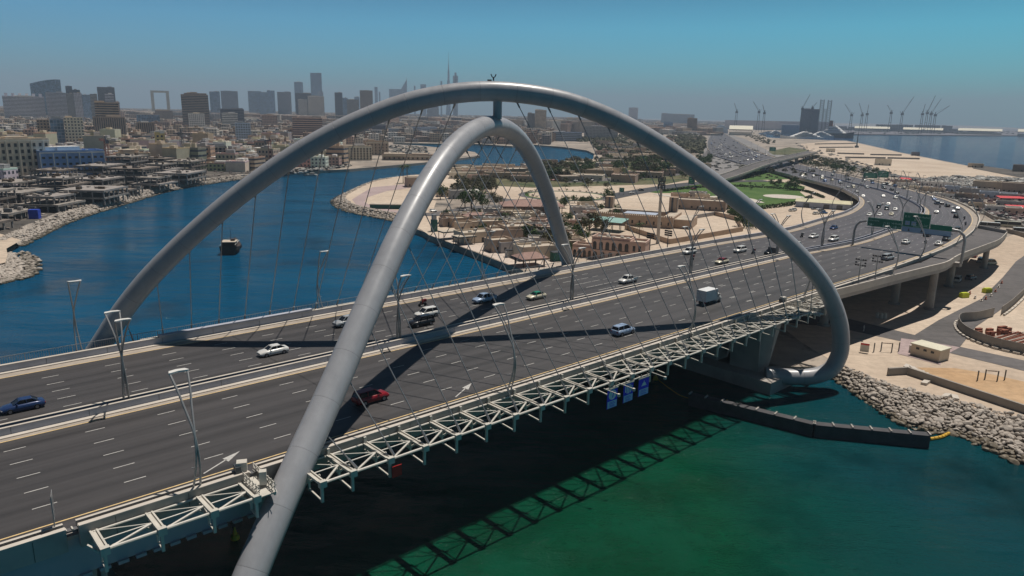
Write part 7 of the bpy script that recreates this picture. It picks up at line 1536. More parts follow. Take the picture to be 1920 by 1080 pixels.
# far fan of lanes with queueing traffic
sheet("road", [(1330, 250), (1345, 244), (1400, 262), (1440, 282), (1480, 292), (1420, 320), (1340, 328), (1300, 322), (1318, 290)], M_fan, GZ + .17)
sheet("woodland_strip", [(1440, 284), (1480, 276), (1520, 282), (1490, 291), (1450, 290)], M_scrub, GZ + .2)
bigcars = MB(); fcr = random.Random(12)
def farcars(name, poly, n, sc=1., white=.6, z=GZ + .3):
    mb = MB(); xs = [q[0] for q in poly]; ys = [q[1] for q in poly]; c = 0
    while c < n:
        x, y = fcr.uniform(min(xs), max(xs)), fcr.uniform(min(ys), max(ys))
        if not inpoly(x, y, poly): continue
        c += 1; mb.cur = 0 if fcr.random() < white else 1; p = W(x, y, z); a = fcr.choice([.4, 1.97]) + fcr.uniform(-.1, .1); mb.cbox(p, 4.4 * sc, 1.8 * sc, .75 * sc, a); mb.cbox(p + Vector((0, 0, .76 * sc)), 2.3 * sc, 1.5 * sc, .5 * sc, a)
    return tag(mb.build(name, [M_roofw, MATS["dark_trim"]]), kind="stuff")
farcars("distant_traffic", [(1335, 255), (1365, 258), (1440, 290), (1400, 312), (1345, 320), (1325, 300)], 150, 1., .75)
farcars("distant_parked_cars", [(730, 272), (800, 276), (805, 290), (730, 292)], 260); farcars("distant_parked_cars", [(530, 322), (640, 306), (660, 312), (540, 328)], 150)
farcars("distant_parked_cars", [(1710, 338), (1800, 330), (1890, 344), (1890, 352), (1740, 348)], 420, 1.2, .85); farcars("distant_parked_cars", [(1690, 350), (1760, 352), (1850, 392), (1920, 410), (1990, 425), (1900, 425), (1800, 385)], 170, 1., .5); farcars("distant_parked_cars", [(1500, 300), (1560, 306), (1680, 332), (1640, 330)], 80, 1., .6); farcars("parked_boats", [(1830, 333), (1925, 338), (1960, 352), (1830, 345)], 120, 2.0, .95)
farcars("distant_parked_cars", [(1490, 268), (1600, 300), (1700, 335), (1650, 330), (1520, 290)], 120, 1., .6)
# ============================================================ right bank
p = W(1742, 670); o = empty("pump_house", p, math.atan2(p.y, p.x) - math.pi / 2 - .45, "small cream hut with a flat roof on the pink paving", "hut"); q = MB(); q.box(-3.1, 3.1, -2.1, 2.1, 0, 2.6); b = q.build("wall", M_wall, o); b.color = (*BC["sand"], 1); q = MB(); q.box(-3.3, 3.3, -2.3, 2.3, 2.602, 2.85); b = q.build("roof", M_wall, o); b.color = (.66, .63, .50, 1)
for u in (-2, -.4, 1.2): q = MB(); q.box(u, u + .7, -2.14, -2.0, 1.7, 2.2); q.build("window", M_hole, o)
q = MB(); q.box(-4.3, -3.32, -.6, .6, 0, 1.7); q.build("side_cabinet", M_steelw, o)
M_seawall = mat("sea_wall", (.30, .27, .24), .85, 0, .12, .3, space='POS')
wallrun([(1664, 704), (1700, 702), (1760, 722), (1850, 752), (1940, 782), (2060, 824)], 1.6, .5, M_seawall, "low grey brown concrete wall running above the boulders", name="retaining_wall")
def hoard(px, label):
    P = [W(x, y) for x, y in px]; t = empty("hoarding", P[0], 0, label, "hoarding"); L_ = t.location.copy()
    P2 = [Vector(p_) for p_ in catmull(P, 4)]
    for a, b in zip(P2[:-1], P2[1:]): q = MB(); q.bar(a + Vector((0, 0, 1.35)) - L_, b + Vector((0, 0, 1.35)) - L_, .1, 2.5); q.build("panel", M_seawall, t)
    cum = 0
    for a, b in zip(P2[:-1], P2[1:]):
        q = MB(); d_ = (b - a).normalized(); q.bar(a + d_ * .3 + Vector((d_.y * .7, -d_.x * .7, .3)) - L_, b - d_ * .3 + Vector((d_.y * .7, -d_.x * .7, .3)) - L_, .5, .55); q.build("barrier_block", M_concl, t)
hoard([(1862, 594), (1830, 602), (1800, 605), (1797, 618), (1815, 634), (1860, 652), (1930, 668)], "curved grey hoarding with white blocks along its foot round the building material"); hoard([(1876, 592), (1895, 578), (1918, 556), (1940, 530)], "second short grey hoarding at the right edge")
M_rust = mat("rusty_steel", (.28, .10, .06), .8, .1, .25, 1.); br = random.Random(2)
o = empty("scaffold_pile", W(1862, 628), .3, "pile of rusty red steel parts inside the hoarding", "steel pile"); 
for k in range(26): q = MB(); x, y = br.uniform(-6, 6), br.uniform(-1.6, 1.6); q.box(x, x + br.uniform(.6, 2.0), y, y + br.uniform(.3, .9), 0, br.uniform(.4, 1.6)); q.build("steel_part", M_rust, o)
o = empty("beam_stack", W(1900, 636), .55, "stack of long pale brown beams behind the rusty pile", "beam stack")
for k in range(14): q = MB(); q.bar((-7 + br.uniform(-1, 1), k * .5 - 3.5, .25), (7 + br.uniform(-1, 1), k * .5 - 3.5 + br.uniform(-.4, .4), .3), .22); q.build("beam", M_rust if k % 3 else M_concl, o)
for x, y, lb in ((1663, 661, "left group of thin bare posts on the sand"), (1860, 715, "right group of thin bare posts on the orange soil")):
    o = empty("post_group", W(x, y), 0, lb, "posts")
    for k in range(4): q = MB(); xx = (k - 1.5) * 2.0; q.box(xx - .09, xx + .09, k % 2 * .8 - .09, k % 2 * .8 + .09, 0, 2.2); q.build("post", M_steeld, o)
    q = MB(); q.bar((-1.0, .4, 2.1), (1.0, .4, 2.0), .14); q.build("crossbar", M_wood, o)
for x, y, lb in ((1807, 558, "left yellow block at the shadow's edge under the viaduct"), (1850, 549, "right yellow block beside the barriers")):
    q = MB(); q.cbox(Vector((0, 0, 0)), 2.6, 1.4, 1.3, .3); q.cbox(Vector((0, 0, 1.31)), 2.2, 1.0, .25, .3); tag(q.build("yellow_tank", mat("fluor_yellow", (.55, .60, .03), .6, 0, .1, 1.)), lb, "water tank").location = W(x, y)
# barriers along the works road
bb = [(1840, 565), (1848, 562), (1858, 556), (1866, 548), (1872, 540), (1878, 532), (1828, 560), (1818, 552)]
for k, (x, y) in enumerate(bb): q = MB(); q.prism([(-.9, -.3), (.9, -.3), (.9, .3), (-.9, .3)], 0, .35); q.prism([(-.85, -.14), (.85, -.14), (.85, .14), (-.85, .14)], .352, .95); o = q.build("barrier", M_rust if k % 2 else M_concl); o.location = W(x, y); o.rotation_euler = (0, 0, .9); tag(o, "%s traffic barrier beside the works road" % ("red" if k % 2 else "white"), "barrier", "barriers beside the works road")
q = MB(); q.box(-.9, .9, -.1, .1, .3, 2.3); o = q.build("notice_board", M_steelw); o.location = W(1620, 662); o.rotation_euler = (0, 0, -.5); tag(o, "pale notice board with a red top in the viaduct's shadow", "notice board"); q = MB(); q.box(-.9, .9, -.13, -.101, 1.9, 2.3); b = q.build("red_heading", M_red, o); setp(b, o) if not b.parent else None
o = walker(1619, 622, "white", "person in white clothes standing in the shade under the viaduct"); 
for k, (x, y) in enumerate(((1645, 596), (1652, 597), (1659, 597))): q = MB(); q.cyl((0, 0, 0), .5, 1.3, 10, .42); q.cyl((0, 0, 1.3), .3, .2, 8); o = q.build("barrel", M_steelw); o.location = W(x, y); tag(o, "%s of three pale barrels in the shade under the viaduct" % ("left one", "middle one", "right one")[k], "barrel")
# buses and parked vehicles at the right
vehicle("bus", W(1849, 428), -.45, "white", "white coach with dark windows just outside the bend, left of two others", "coaches parked beyond the bend"); vehicle("bus", W(1888, 426), -.45, "cream", "cream coach, middle one of three beyond the bend", "coaches parked beyond the bend"); vehicle("bus", W(1925, 440), -.45, "white", "white coach cut off by the right edge of the picture", "coaches parked beyond the bend")
vehicle("van", W(1795, 528), .9, "white", "white van parked in the shade between the viaduct columns", "vehicles under the viaduct"); vehicle("van", W(1838, 492), .9, "white", "white van behind the right column of the viaduct", "vehicles under the viaduct"); vehicle("suv", W(1820, 524), .6, "grey", "grey car parked in the shade under the viaduct", "vehicles under the viaduct"); vehicle("van", W(1856, 496), .2, "cream", "cream van just right of the viaduct's last column", "vehicles under the viaduct")
vehicle("van", W(1826, 482), .9, "red", "red and white van left of the viaduct's last column", "vehicles under the viaduct")
wallrun([(1886, 436), (1910, 442), (1940, 452)], 2.0, .4, M_seawall, "grey wall behind the slip road's end"); wallrun([(1838, 398), (1862, 412), (1900, 422), (1940, 428)], 2.2, .4, M_seawall, "grey boundary wall between the coaches and the market")
# the market yard: sheds with individual roofs and clutter
MK = [(1700, 352, 16, 9, 3.2, "white", "white roofed stall nearest the far gantry sign"), (1722, 358, 14, 8, 3.0, "cream", "cream stall with red goods beside the highway"), (1690, 346, 12, 8, 3.0, "brown", "dark stall with crates by the highway"), (1760, 350, 26, 8, 3.0, "white", "long white canopy in the market yard"), (1745, 362, 18, 9, 3.2, "beige", "beige stall in the middle of the market yard"),
      (1808, 374, 22, 9, 3.6, "brown", "brown fronted hall with a pale roof by the outer parapet"), (1800, 361, 20, 9, 4.0, "steel", "pale blue gabled shed in the market yard"), (1835, 366, 24, 10, 4.0, "grey", "grey long shed right of the blue one"), (1870, 372, 22, 9, 3.8, "steel", "green grey roofed shed on the right"), (1905, 376, 20, 10, 3.8, "grey", "grey roofed shed at the right edge"), (1880, 357, 40, 14, 6.0, "sand", "broad pale warehouse at the right edge with a dark side"), (1915, 362, 26, 14, 7.0, "brown", "brown warehouse cut by the right edge"), (1840, 392, 14, 8, 3.0, "beige", "beige stall above the coaches"), (1880, 398, 18, 8, 3.0, "white", "white stall above the coaches at the right"), (1910, 402, 14, 8, 3.0, "pink", "pink stall at the right edge above the coaches"), (1820, 384, 12, 7, 3.0, "dark", "dark purple stall beside the bend"), (1770, 372, 12, 7, 3.0, "white", "white stall close to the outer parapet"), (1895, 388, 16, 8, 3.0, "grey", "grey stall behind the red awning")]
for x, y, w, d, h, c_, lb in MK: plain("market_shed", x, y, w, d, h, br.uniform(-.15, .15), c_, lb, cat="shed")
for x, y, w, lb in ((1697, 341, 9, "bright red awning in the market near the far green signs"), (1895, 378, 18, "long bright red awning at the right edge"), (1905, 396, 12, "pink red awning above the coaches at the right edge")):
    q = MB(); q.add([(-w / 2, -2.5, 2.6), (w / 2, -2.5, 2.4), (w / 2, 2.5, 3.4), (-w / 2, 2.5, 3.6), (-w / 2, -2.5, 2.5), (w / 2, -2.5, 2.3), (w / 2, 2.5, 3.3), (-w / 2, 2.5, 3.5)], [(0, 1, 2, 3), (7, 6, 5, 4), (0, 4, 5, 1), (1, 5, 6, 2), (2, 6, 7, 3), (3, 7, 4, 0)])
    for a in (-w / 2 + .2, w / 2 - .2):
        for b_ in (-2.3, 2.3): q.box(a - .08, a + .08, b_ - .08, b_ + .08, 0, 2.4 + (b_ > 0) * .95)
    o = q.build("awning", mat("awning_red", (.60, .04, .05), .7, 0, .15, 1.)); o.location = W(x, y); tag(o, lb, "awning")
M_goods = leafmat("market_goods", (.12, .05, .05), (.45, .36, .34)); gd = MB()
for _ in range(2300):
    x, y = br.uniform(1655, 1990), br.uniform(338, 420)
    if not inpoly(x, y, [(1650, 338), (1760, 338), (1990, 350), (1990, 428), (1900, 424), (1850, 402), (1795, 374), (1740, 357), (1690, 347)]): continue
    if inpoly(x, y, [(1770, 355), (1830, 352), (1830, 345), (1770, 340)]): continue
    gd.cbox(W(x, y), br.uniform(.6, 3.5), br.uniform(.5, 2), br.uniform(.4, 1.8), br.uniform(0, 3))
tag(gd.build("market_goods", M_goods), kind="stuff")
# dark breakwater with huts at the right edge
sheet("bank", [(1820, 311), (1830, 309), (1925, 322), (1960, 330), (1960, 345), (1915, 333), (1825, 316)], M_dark, GZ + .3); plain("pier_house", 1829, 314, 16, 8, 4, 0, "sand", "sand coloured shed on the shore at the start of the dark bank", cat="shed"); plain("pier_house", 1912, 322, 14, 8, 7, 0, "brown", "brown house on the dark bank at the right edge", cat="shed")
# ridges on the reclaimed land and its low walls
M_low = mat("low_wall_grey", (.19, .18, .18), .9, 0, .1, .3)
for px, lb in (([(1528, 271), (1606, 269.5)], "farthest low dark wall on the reclaimed land"), ([(1536, 277.5), (1600, 277)], "second low dark wall on the reclaimed land"), ([(1570, 288.5), (1620, 290)], "left part of the middle low wall on the reclaimed land"), ([(1632, 291), (1690, 292)], "right part of the middle low wall on the reclaimed land"), ([(1585, 296.5), (1660, 297.5)], "left part of the nearest low wall on the reclaimed land"), ([(1664, 297.5), (1724, 299)], "right part of the nearest low wall on the reclaimed land")):
    wallrun(px, 2.2, 1.2, M_low, lb, name="low_wall")
p = W(1606, 277); q = MB(); q.cyl((0, 0, 0), 1.6, 30, 8, .5); q.cyl((0, 0, 0), 4, 4, 8); o = q.build("monitoring_mast", M_steeld); o.location = p; tag(o, "dark slender mast on the reclaimed land", "mast")
for x, y, w, h, lb in ((1557, 285, 14, 5, "small pale cabin on the reclaimed land"), (1655, 310, 18, 7, "white cabin on the reclaimed land's near side"), (1716, 292, 12, 5, "dark cabin on the sea edge of the reclaimed land")): plain("site_cabin", x, y, w, 8, h, 0, "cream" if "dark" not in lb else "dark", lb, cat="cabin")
# far green signs
def farsign(x0, x1, y0, y1, dist_y, label):
    p, w, _, a = fpx(x0, x1, y0, None, dist_y); dist = math.hypot(p.x, p.y); zt, zb = WD((x0 + x1) / 2, y0, dist).z - GZ, WD((x0 + x1) / 2, y1, dist).z - GZ; o = empty("road_sign", p, a, label, "road sign", "green signs on the far roads")
    q = MB(); q.box(-w / 2, w / 2, -.15, .15, zb, zt); b = q.build("sign_board", M_green, o); q = MB()
    for k in range(3): z = zb + (zt - zb) * (.25 + .25 * k); q.box(-w * .4, w * .35, -.2, -.16, z, z + (zt - zb) * .06)
    q.build("lettering", M_ltgreen, b); q = MB(); q.box(-w / 2 - .3, -w / 2 - .01, -.15, .15, 0, zt); q.build("post", M_lamp, o); q = MB(); q.box(w / 2 + .01, w / 2 + .3, -.15, .15, 0, zt); q.build("post", M_lamp, o)
farsign(1620, 1646, 324, 334, 344, "left part of the far green gantry sign over the road beyond the bend"); farsign(1647, 1667, 321, 333, 344, "right taller part of the far green gantry sign beyond the bend"); farsign(1443, 1455, 276, 283, 292, "small green sign above the far fan of lanes"); farsign(1292, 1303, 332, 345, 355, "square green sign under the taller arch by the lawn"); farsign(1162, 1170, 352, 360, 366, "little green sign by the roundabout")
# thin masts along the far highway
for k in range(22):
    i = min(ILAST + 44 + k * 2, NST - 6); 
    for ln, sd_n in ((LN[0], "outer"), (LN[3], "inner")):
        q = MB(); q.cyl((0, 0, 0), .14, 11, 6, .08); q.box(-.1, 1.6, -.1, .1, 10.8, 11); o = q.build("lamp_post", M_steeld); o.location = ln[i]; tag(o, "thin dark lamp post on the %s side of the far highway" % sd_n, "lamp post", "lamp posts of the far highway")
# ============================================================ port
def yacht(x, y, L, h, rot, label, name="yacht", hull=M_shipw, cat="yacht"):
    o = empty(name, W(x, y, 0), rot, label, cat); q = MB(); loft(q, [[(xx, -w, .2), (xx, -w * 1.05, z * .6), (xx, -w * 1.1, z), (xx, w * 1.1, z), (xx, w * 1.05, z * .6), (xx, w, .2)][::-1] for xx, w, z in [(-L / 2, L * .055, h * .28), (-L * .3, L * .065, h * .28), (L * .1, L * .065, h * .3), (L * .35, L * .045, h * .36), (L / 2, L * .003, h * .44)]]); q.build("hull", hull, o)
    for i, (a, b, z0, z1) in enumerate(((-.42, .25, .30, .46), (-.34, .16, .46, .62), (-.24, .08, .62, .76), (-.14, .0, .76, .88))): q = MB(); w_ = L * .058 * (1 - .14 * i); v_ = w_ * .45; za, zb = h * z0 + .05, h * z1 - .2; q.add([(a * L, -w_, za), (b * L, -w_, za), ((b + .06) * L, 0, za), (b * L, w_, za), (a * L, w_, za), ((a + .03) * L, -v_, zb), ((b - .05) * L, -v_, zb), ((b - .02) * L, 0, zb), ((b - .05) * L, v_, zb), ((a + .03) * L, v_, zb)], [(5, 6, 7, 8, 9), (0, 1, 6, 5), (1, 2, 7, 6), (2, 3, 8, 7), (3, 4, 9, 8), (4, 0, 5, 9), (4, 3, 2, 1, 0)]); q.build("deck_house", M_shipw, o); q = MB(); q.box(a * L * .98, b * L * .9, -w_ * .96, w_ * .96, h * z0 + .1 * h * (z1 - z0), h * z0 + .24 * h * (z1 - z0)); q.build("window_band", M_hole, o)
    q = MB(); q.cyl((-L * .08, 0, h * .88), L * .008, h * .3, 6, .3); q.build("mast", M_roofw, o)
    return o
yacht(1503, 262, 118, 26, math.pi - .1, "very large white motor yacht moored behind the reclaimed land, nearer of two"); yacht(1535, 258, 90, 22, math.pi - .1, "second large white yacht behind the nearer one"); yacht(1452, 252, 60, 18, math.pi, "white yacht farther left in the basin")
M_hullb = mat("ship_hull_black", (.03, .03, .04), .5, 0, .05, .1)
o = yacht(1567, 258, 125, 44, -1.0, "cruise liner with dark hull, white decks and a brown funnel in the port", "cruise_ship", M_hullb, "ship"); q = MB(); q.cyl((-22, 0, 36), 6, 18, 10, 5); b = q.build("funnel", M_rust, o)
T(1502, 1537, 205, "big unfinished hotel block in the port with cranes on its roof", "dark", F_grid, 2900, depth=30, name="hotel_block"); 
for x0, x1, yt, lb in ((1538, 1547, 187, "left tall lattice rig leg in the port"), (1552, 1561, 188, "right tall rig leg in the port"), (1545, 1550, 204, "short rig leg between the tall ones")):
    p, w, h, a = fpx(x0, x1, yt, 3600); o = empty("rig_leg", p, a, lb, "oil rig leg"); q = MB(); lattice(q, (0, 0, 0), (0, 0, h), w * .8, w * .14, 14); q.build("leg", M_craneg, o)
def jibcrane(x, yb, yt, x2, dist, label, gantry=False):
    p, w, h, a = fpx(x - 3, x + 3, (yb + yt) / 2, dist); p2 = WD(x2, yt, dist); o = empty("port_crane", p, 0, label, "port crane"); q = MB(); s_ = dist / 1364; hb = WD(x, yb, dist).z - GZ
    for a_, b_ in ((-2.2, 0), (2.2, 0)): q.bar((a_ * s_, 0, 0), (a_ * s_ * .5, 0, hb), s_ * .6)
    q.bar((-1.6 * s_, 0, hb * .55), (1.6 * s_, 0, hb * .55), s_ * .5); q.box(-2 * s_, 2 * s_, -s_, s_, hb, hb + 3.2 * s_); q.build("tower", M_craneg, o); q = MB(); e = p2 - Vector((p.x, p.y, GZ)); q.bar((0, 0, hb + 2 * s_), e, s_ * .55); q.bar((0, 0, hb + 6 * s_), e, s_ * .22); q.bar((0, 0, hb + 2 * s_), (-e.x * .3, -e.y * .3, hb + 6 * s_), s_ * .5); q.bar((0, 0, hb), (0, 0, hb + 6.5 * s_), s_ * .8); q.build("jib", M_craneg, o)
for x, yb, yt, x2, D_, lb in ((1382, 212, 193, 1377, 3400, "portal crane standing alone right of the arch, upright jib"), (1424, 212, 190, 1412, 3300, "leaning jib crane right of the upright one"), (1434, 214, 196, 1430, 3300, "small crane beside the leaning one"), (1506, 206, 177, 1519, 2900, "crane with a long jib on the left of the hotel block's roof"), (1524, 205, 192, 1532, 2900, "short crane on the right of the hotel block's roof"), (1598, 218, 195, 1584, 3700, "crane leaning left beside the warehouses"), (1618, 218, 193, 1611, 3900, "slim crane leaning left in the shipyard"), (1627, 216, 196, 1629, 3900, "upright slim crane in the shipyard"), (1672, 214, 197, 1664, 4100, "faint crane over the moored ships"), (1694, 216, 181, 1714, 3900, "crane with its long jib raised to the right"), (1731, 216, 195, 1735, 3800, "heavy dark crane with an upright jib"), (1741, 214, 179, 1754, 4300, "tall faint crane behind the heavy one"), (1748, 216, 185, 1765, 4200, "second faint crane with a raised jib"), (1755, 218, 198, 1781, 3900, "crane reaching far right over the shipyard")): jibcrane(x, yb, yt, x2, D_, lb)
for x0, x1, y0, D_, lb, c_ in ((1602, 1669, 235.5, 3050, "left long low warehouse with a cream roof at the port quay", "cream"), (1693, 1769, 238, 3000, "middle long low warehouse with a cream roof at the port quay", "cream"), (1796, 1880, 239.5, 2950, "right long low warehouse with a cream roof at the port quay", "cream"), (1909, 1950, 241, 2950, "low cream warehouse cut by the right edge", "cream"), (1368, 1412, 235.5, 2500, "long low white hall beside the arched footbridge", "cream"), (1355, 1560, 227, 3900, "long dark shed line behind the port basin", "lilac"), (1466, 1500, 234, 2850, "pale blue office block left of the big yachts", "steel")):
    big = "warehouse with" in lb or "cut by" in lb
    D_ = 4300 if big else D_
    p, w, h, a = fpx(x0, x1, y0 + (1.5 if big else 0), D_); o = bld("port_warehouse", p, w, 50, max(h, 6) * (.3 if c_ == "cream" else 1), a, c_, M_wall if "blue" not in lb else F_grid, lb, None, None, cat="warehouse"); h = max(h, 6)
    if c_ == "cream": q = MB(); q.add([(-w / 2 - 1, -27, h * .62), (w / 2 + 1, -27, h * .62), (w / 2 + 1, 4, h), (-w / 2 - 1, 4, h), (w / 2 + 1, 28, h * .5), (-w / 2 - 1, 28, h * .5)], [(0, 1, 2, 3), (3, 2, 4, 5), (0, 3, 5), (1, 4, 2), (0, 5, 4, 1)]); b = q.build("roof", M_wall, o); b.color = (.80, .76, .62, 1)
wsheet("port_ground", [W(1590, 251.5), W(1760, 253.6), W(1925, 254.3), Vector((2930, 4180, 0)), Vector((3690, 5350, 0)), Vector((6500, 9500, 0)), Vector((900, 9500, 0)), W(1430, 243)], MATS["shipyard_grey"] if "shipyard_grey" in MATS else mat("shipyard_grey", (.13, .12, .14), .8, 0, .2, .02, space='POS'), GZ + .5)
# ships and yard clutter as a hazy mass
sm_ = MB(); sr = random.Random(6)
for _ in range(420):
    D_ = sr.uniform(4500, 5600); x = sr.uniform(1345, 1860); q = WD(x, 230, D_); h = sr.choice([5, 7, 9, 12, 16, 30]) * (1.3 if 1650 < x < 1790 else .7) * (.5 if x > 1800 else 1); sm_.cbox((q.x, q.y, 0), sr.uniform(15, 90), sr.uniform(12, 30), h, sr.uniform(-.3, .6))
tag(sm_.build("shipyard_clutter", MATS["shipyard_grey"]), kind="stuff")
# small boats along the port quay and in the creek
BT = None
def smallboat(x, y, L, rot, label, group, z=0):
    global BT
    if BT is None:
        q = MB(); q.cur = 0; loft(q, [[(xx, -w, 0), (xx, -w * 1.15, .12), (xx, w * 1.15, .12), (xx, w, 0)][::-1] for xx, w in [(-.5, .12), (0, .14), (.3, .09), (.5, .01)]]); q.cur = 1; q.box(-.3, .1, -.09, .09, .121, .2); q.cur = 0; q.box(-.28, .06, -.1, .1, .201, .22); o = q.build("small_boat", [M_roofw, M_hole]); BT = o.data
    else: o = link(bpy.data.objects.new("small_boat", BT))
    o.location = W(x, y, z); o.scale = (L, L, L); o.rotation_euler = (0, 0, rot); tag(o, label, "boat", group)
for k in range(90): smallboat(sr.uniform(1598, 1925), sr.uniform(246.5, 252.5), sr.uniform(12, 32), sr.choice([0, .3, 1.4, math.pi]), "small white boat moored along the far port quay", "boats moored along the port quay", z=.5)
for k in range(14): smallboat(sr.uniform(1425, 1470), sr.uniform(249, 256), sr.uniform(14, 30), sr.choice([0, 1.2, 2.8]), "white boat in the small basin left of the large yachts", "boats in the small basin", z=.5)
smallboat(583, 329.5, 11, 3.0, "white motor boat close to the far bank wall under the taller arch", None)
# the wooden cargo boat in the creek
dh = empty("wooden_boat", W(435, 472, 0), 1.75, "dark wooden cargo boat with green and white deck load alone on the creek", "boat"); M_dw = mat("boat_wood", (.045, .03, .025), .7, 0, .2, .8)
q = MB(); loft(q, [[(xx, -w * .7, -.4), (xx, -w, z * .5), (xx, -w * 1.08, z), (xx, w * 1.08, z), (xx, w, z * .5), (xx, w * .7, -.4)][::-1] for xx, w, z in [(-7.2, 2.5, 3.4), (-6.6, 2.9, 3.2), (-2, 3.1, 2.5), (3, 2.7, 2.6), (6.4, 1.3, 3.3), (8.2, .1, 4.2)]]); q.build("hull", M_dw, dh)
q = MB(); q.box(-5.8, -1.2, -2.3, 2.3, 3.0, 4.6); q.build("cabin", M_dw, dh); q = MB(); q.box(-6.2, -.8, -2.6, 2.6, 4.6, 4.8); q.build("cabin_roof", M_rooft, dh)
for a, b, c_, m_ in ((2.0, .9, .9, M_teal), (3.6, -.8, .7, M_roofw), (.6, -.9, .8, M_rooft), (4.8, .4, .6, M_teal), (-3, -1.2, 2.3, M_dw)): q = MB(); q.box(a - .9, a + .9, b - .7, b + .7, 2.62 if a > -1 else 4.82, 2.6 + c_ if a > -1 else 5.5); q.build("deck_load", m_, dh)
for sg in (-1, 1): q = MB(); q.bar((-7.2, sg * 2.6, 3.9), (5.5, sg * 1.9, 3.6), .14); q.build("rail", M_roofw, dh)
q = MB(); q.cyl((-.4, 0, 2.6), .12, 7, 6, .06); q.build("mast", M_dw, dh)
for k in range(6):
    q = MB(); a = k * 1.05; q.tube([Vector((-6.5 + k * 2.2, -3.1 + .1 * k * (k > 4), 1.6)) + Vector((.45 * math.cos(t), 0, .45 * math.sin(t))) for t in np.linspace(0, 6.28, 10)], .12, 5); q.build("tyre_fender", M_tyre, dh)
# arched footbridge near the far road
p, w, h, a = fpx(1338, 1367, 234.5, 2750); o = empty("arched_hall", p, a, "pale rounded dome like hall at the far end of the highway", "arched hall"); q = MB(); q.add([(w / 2 * math.cos(t), -12, h * math.sin(t)) for t in np.linspace(0, math.pi, 14)] + [(w / 2 * math.cos(t), 12, h * math.sin(t)) for t in np.linspace(0, math.pi, 14)], [(i, i + 1, i + 15, i + 14) for i in range(13)] + [tuple(range(14))[::-1], tuple(range(14, 28))]); b = q.build("roof", M_wall, o, smooth=True); b.color = (*BC["steel"], 1)
woodland([(1410, 246), (1440, 262), (1470, 270), (1440, 272), (1395, 258)], 40, 6, "shrubbery", 3)
# ============================================================ labels of the many alike: told apart by the nearest thing one can find
LM_CITY = [("the banded slab", 100, 205), ("the stepped hotel", 198, 225), ("the blue glass block", 105, 240), ("the cream gridded block", 137, 240), ("the white domed mosque", 270, 262), ("the windowless brown block", 272, 245), ("the yellow apartment house", 299, 270), ("the sand coloured warehouse wall", 176, 268), ("the pale blue apartment house", 135, 310), ("the cream apartment house", 38, 305), ("the tan balcony block", 200, 305), ("the dark lattice mast", 345, 290), ("the brown unfinished block", 395, 290), ("the white low block", 325, 298), ("the red lattice crane", 508, 295), ("the pale blue hall", 455, 245), ("the brown balcony block", 576, 245), ("the cream riverside house", 625, 300), ("the dark ribbed block", 700, 250), ("the teal grey block", 749, 258), ("the broad brown tower", 365, 225), ("the twin towers", 420, 215), ("the frame building", 299, 225), ("the banded twin core tower", 1010, 240), ("the long grey block", 1128, 248), ("the glass terminal", 1060, 255)]
LM_PARK = [("the arcaded house", 1142, 470), ("the courtyard house", 1185, 405), ("the green canopy", 1140, 420), ("the telecom mast", 1235, 400), ("the brown hipped hall", 996, 390), ("the big round tree", 885, 385), ("the roundabout", 1060, 367), ("the creekside house row", 930, 330), ("the circular path", 1470, 369), ("the flyover", 1440, 305), ("the cream roofed warehouse", 1542, 382), ("the taller arch", 1310, 325), ("the square green sign", 1297, 338), ("the long brown hall", 1310, 385), ("the lower arch's far leg", 1040, 380), ("the creek's end", 1112, 300), ("the quay houses", 930, 450), ("the far green gantry sign", 1640, 328)]
LM_ROCK = [("the guard wall's end", 1742, 812), ("the yellow float boom", 1778, 815), ("the concrete wall's left end", 1664, 710), ("the fallen concrete blocks", 1725, 712), ("the picture's right edge", 1915, 800), ("the taller arch's curl", 1570, 705), ("the middle of the concrete wall", 1850, 756), ("the post group", 1860, 770)]
LM_CARS = [("the bend", 1720, 390), ("the flyover", 1500, 300), ("the far green gantry sign", 1640, 335), ("the arched hall", 1355, 250), ("the far fan of lanes", 1400, 285), ("the inner parapet", 1560, 345), ("the planted strip", 1580, 318)]
LM_PORT = [("the left cream warehouse", 1635, 244), ("the middle cream warehouse", 1731, 245), ("the right cream warehouse", 1838, 246), ("the cruise liner", 1567, 248), ("the largest yacht", 1503, 255), ("the picture's right edge", 1915, 248), ("the heavy dark crane", 1731, 230)]
def rel(x, y, lm):
    n, a, b = min(lm, key=lambda q: (q[1] - x) ** 2 + 4 * (q[2] - y) ** 2); dx, dy = x - a, (y - b) * 2; far_q = math.hypot(dx, dy)
    w = ("right of " if dx > 0 else "left of ") if abs(dx) > abs(dy) else ("in front of " if dy > 0 else "behind ")
    return ("close " if far_q < 14 else "" if far_q < 40 else "well ") + w + n
KEYS = [("blocks of the crowded old town", LM_CITY, None), ("trees", LM_PARK, None), ("palms", LM_PARK, None), ("shrubs", LM_PARK, None), ("ring hedge", LM_PARK, None), ("boulders of", LM_ROCK, None), ("concrete blocks", [q for q in LM_ROCK if "fallen" not in q[0]], None), ("cars on", LM_CARS, None), ("cars parked", LM_PARK, None), ("cars beside", LM_PARK, None), ("boats", LM_PORT, None), ("flat roofed houses", LM_PARK, None), ("lamp posts", LM_CARS, None)]
def extra(o):                                # how near the camera it stands among its own kind
    return ""
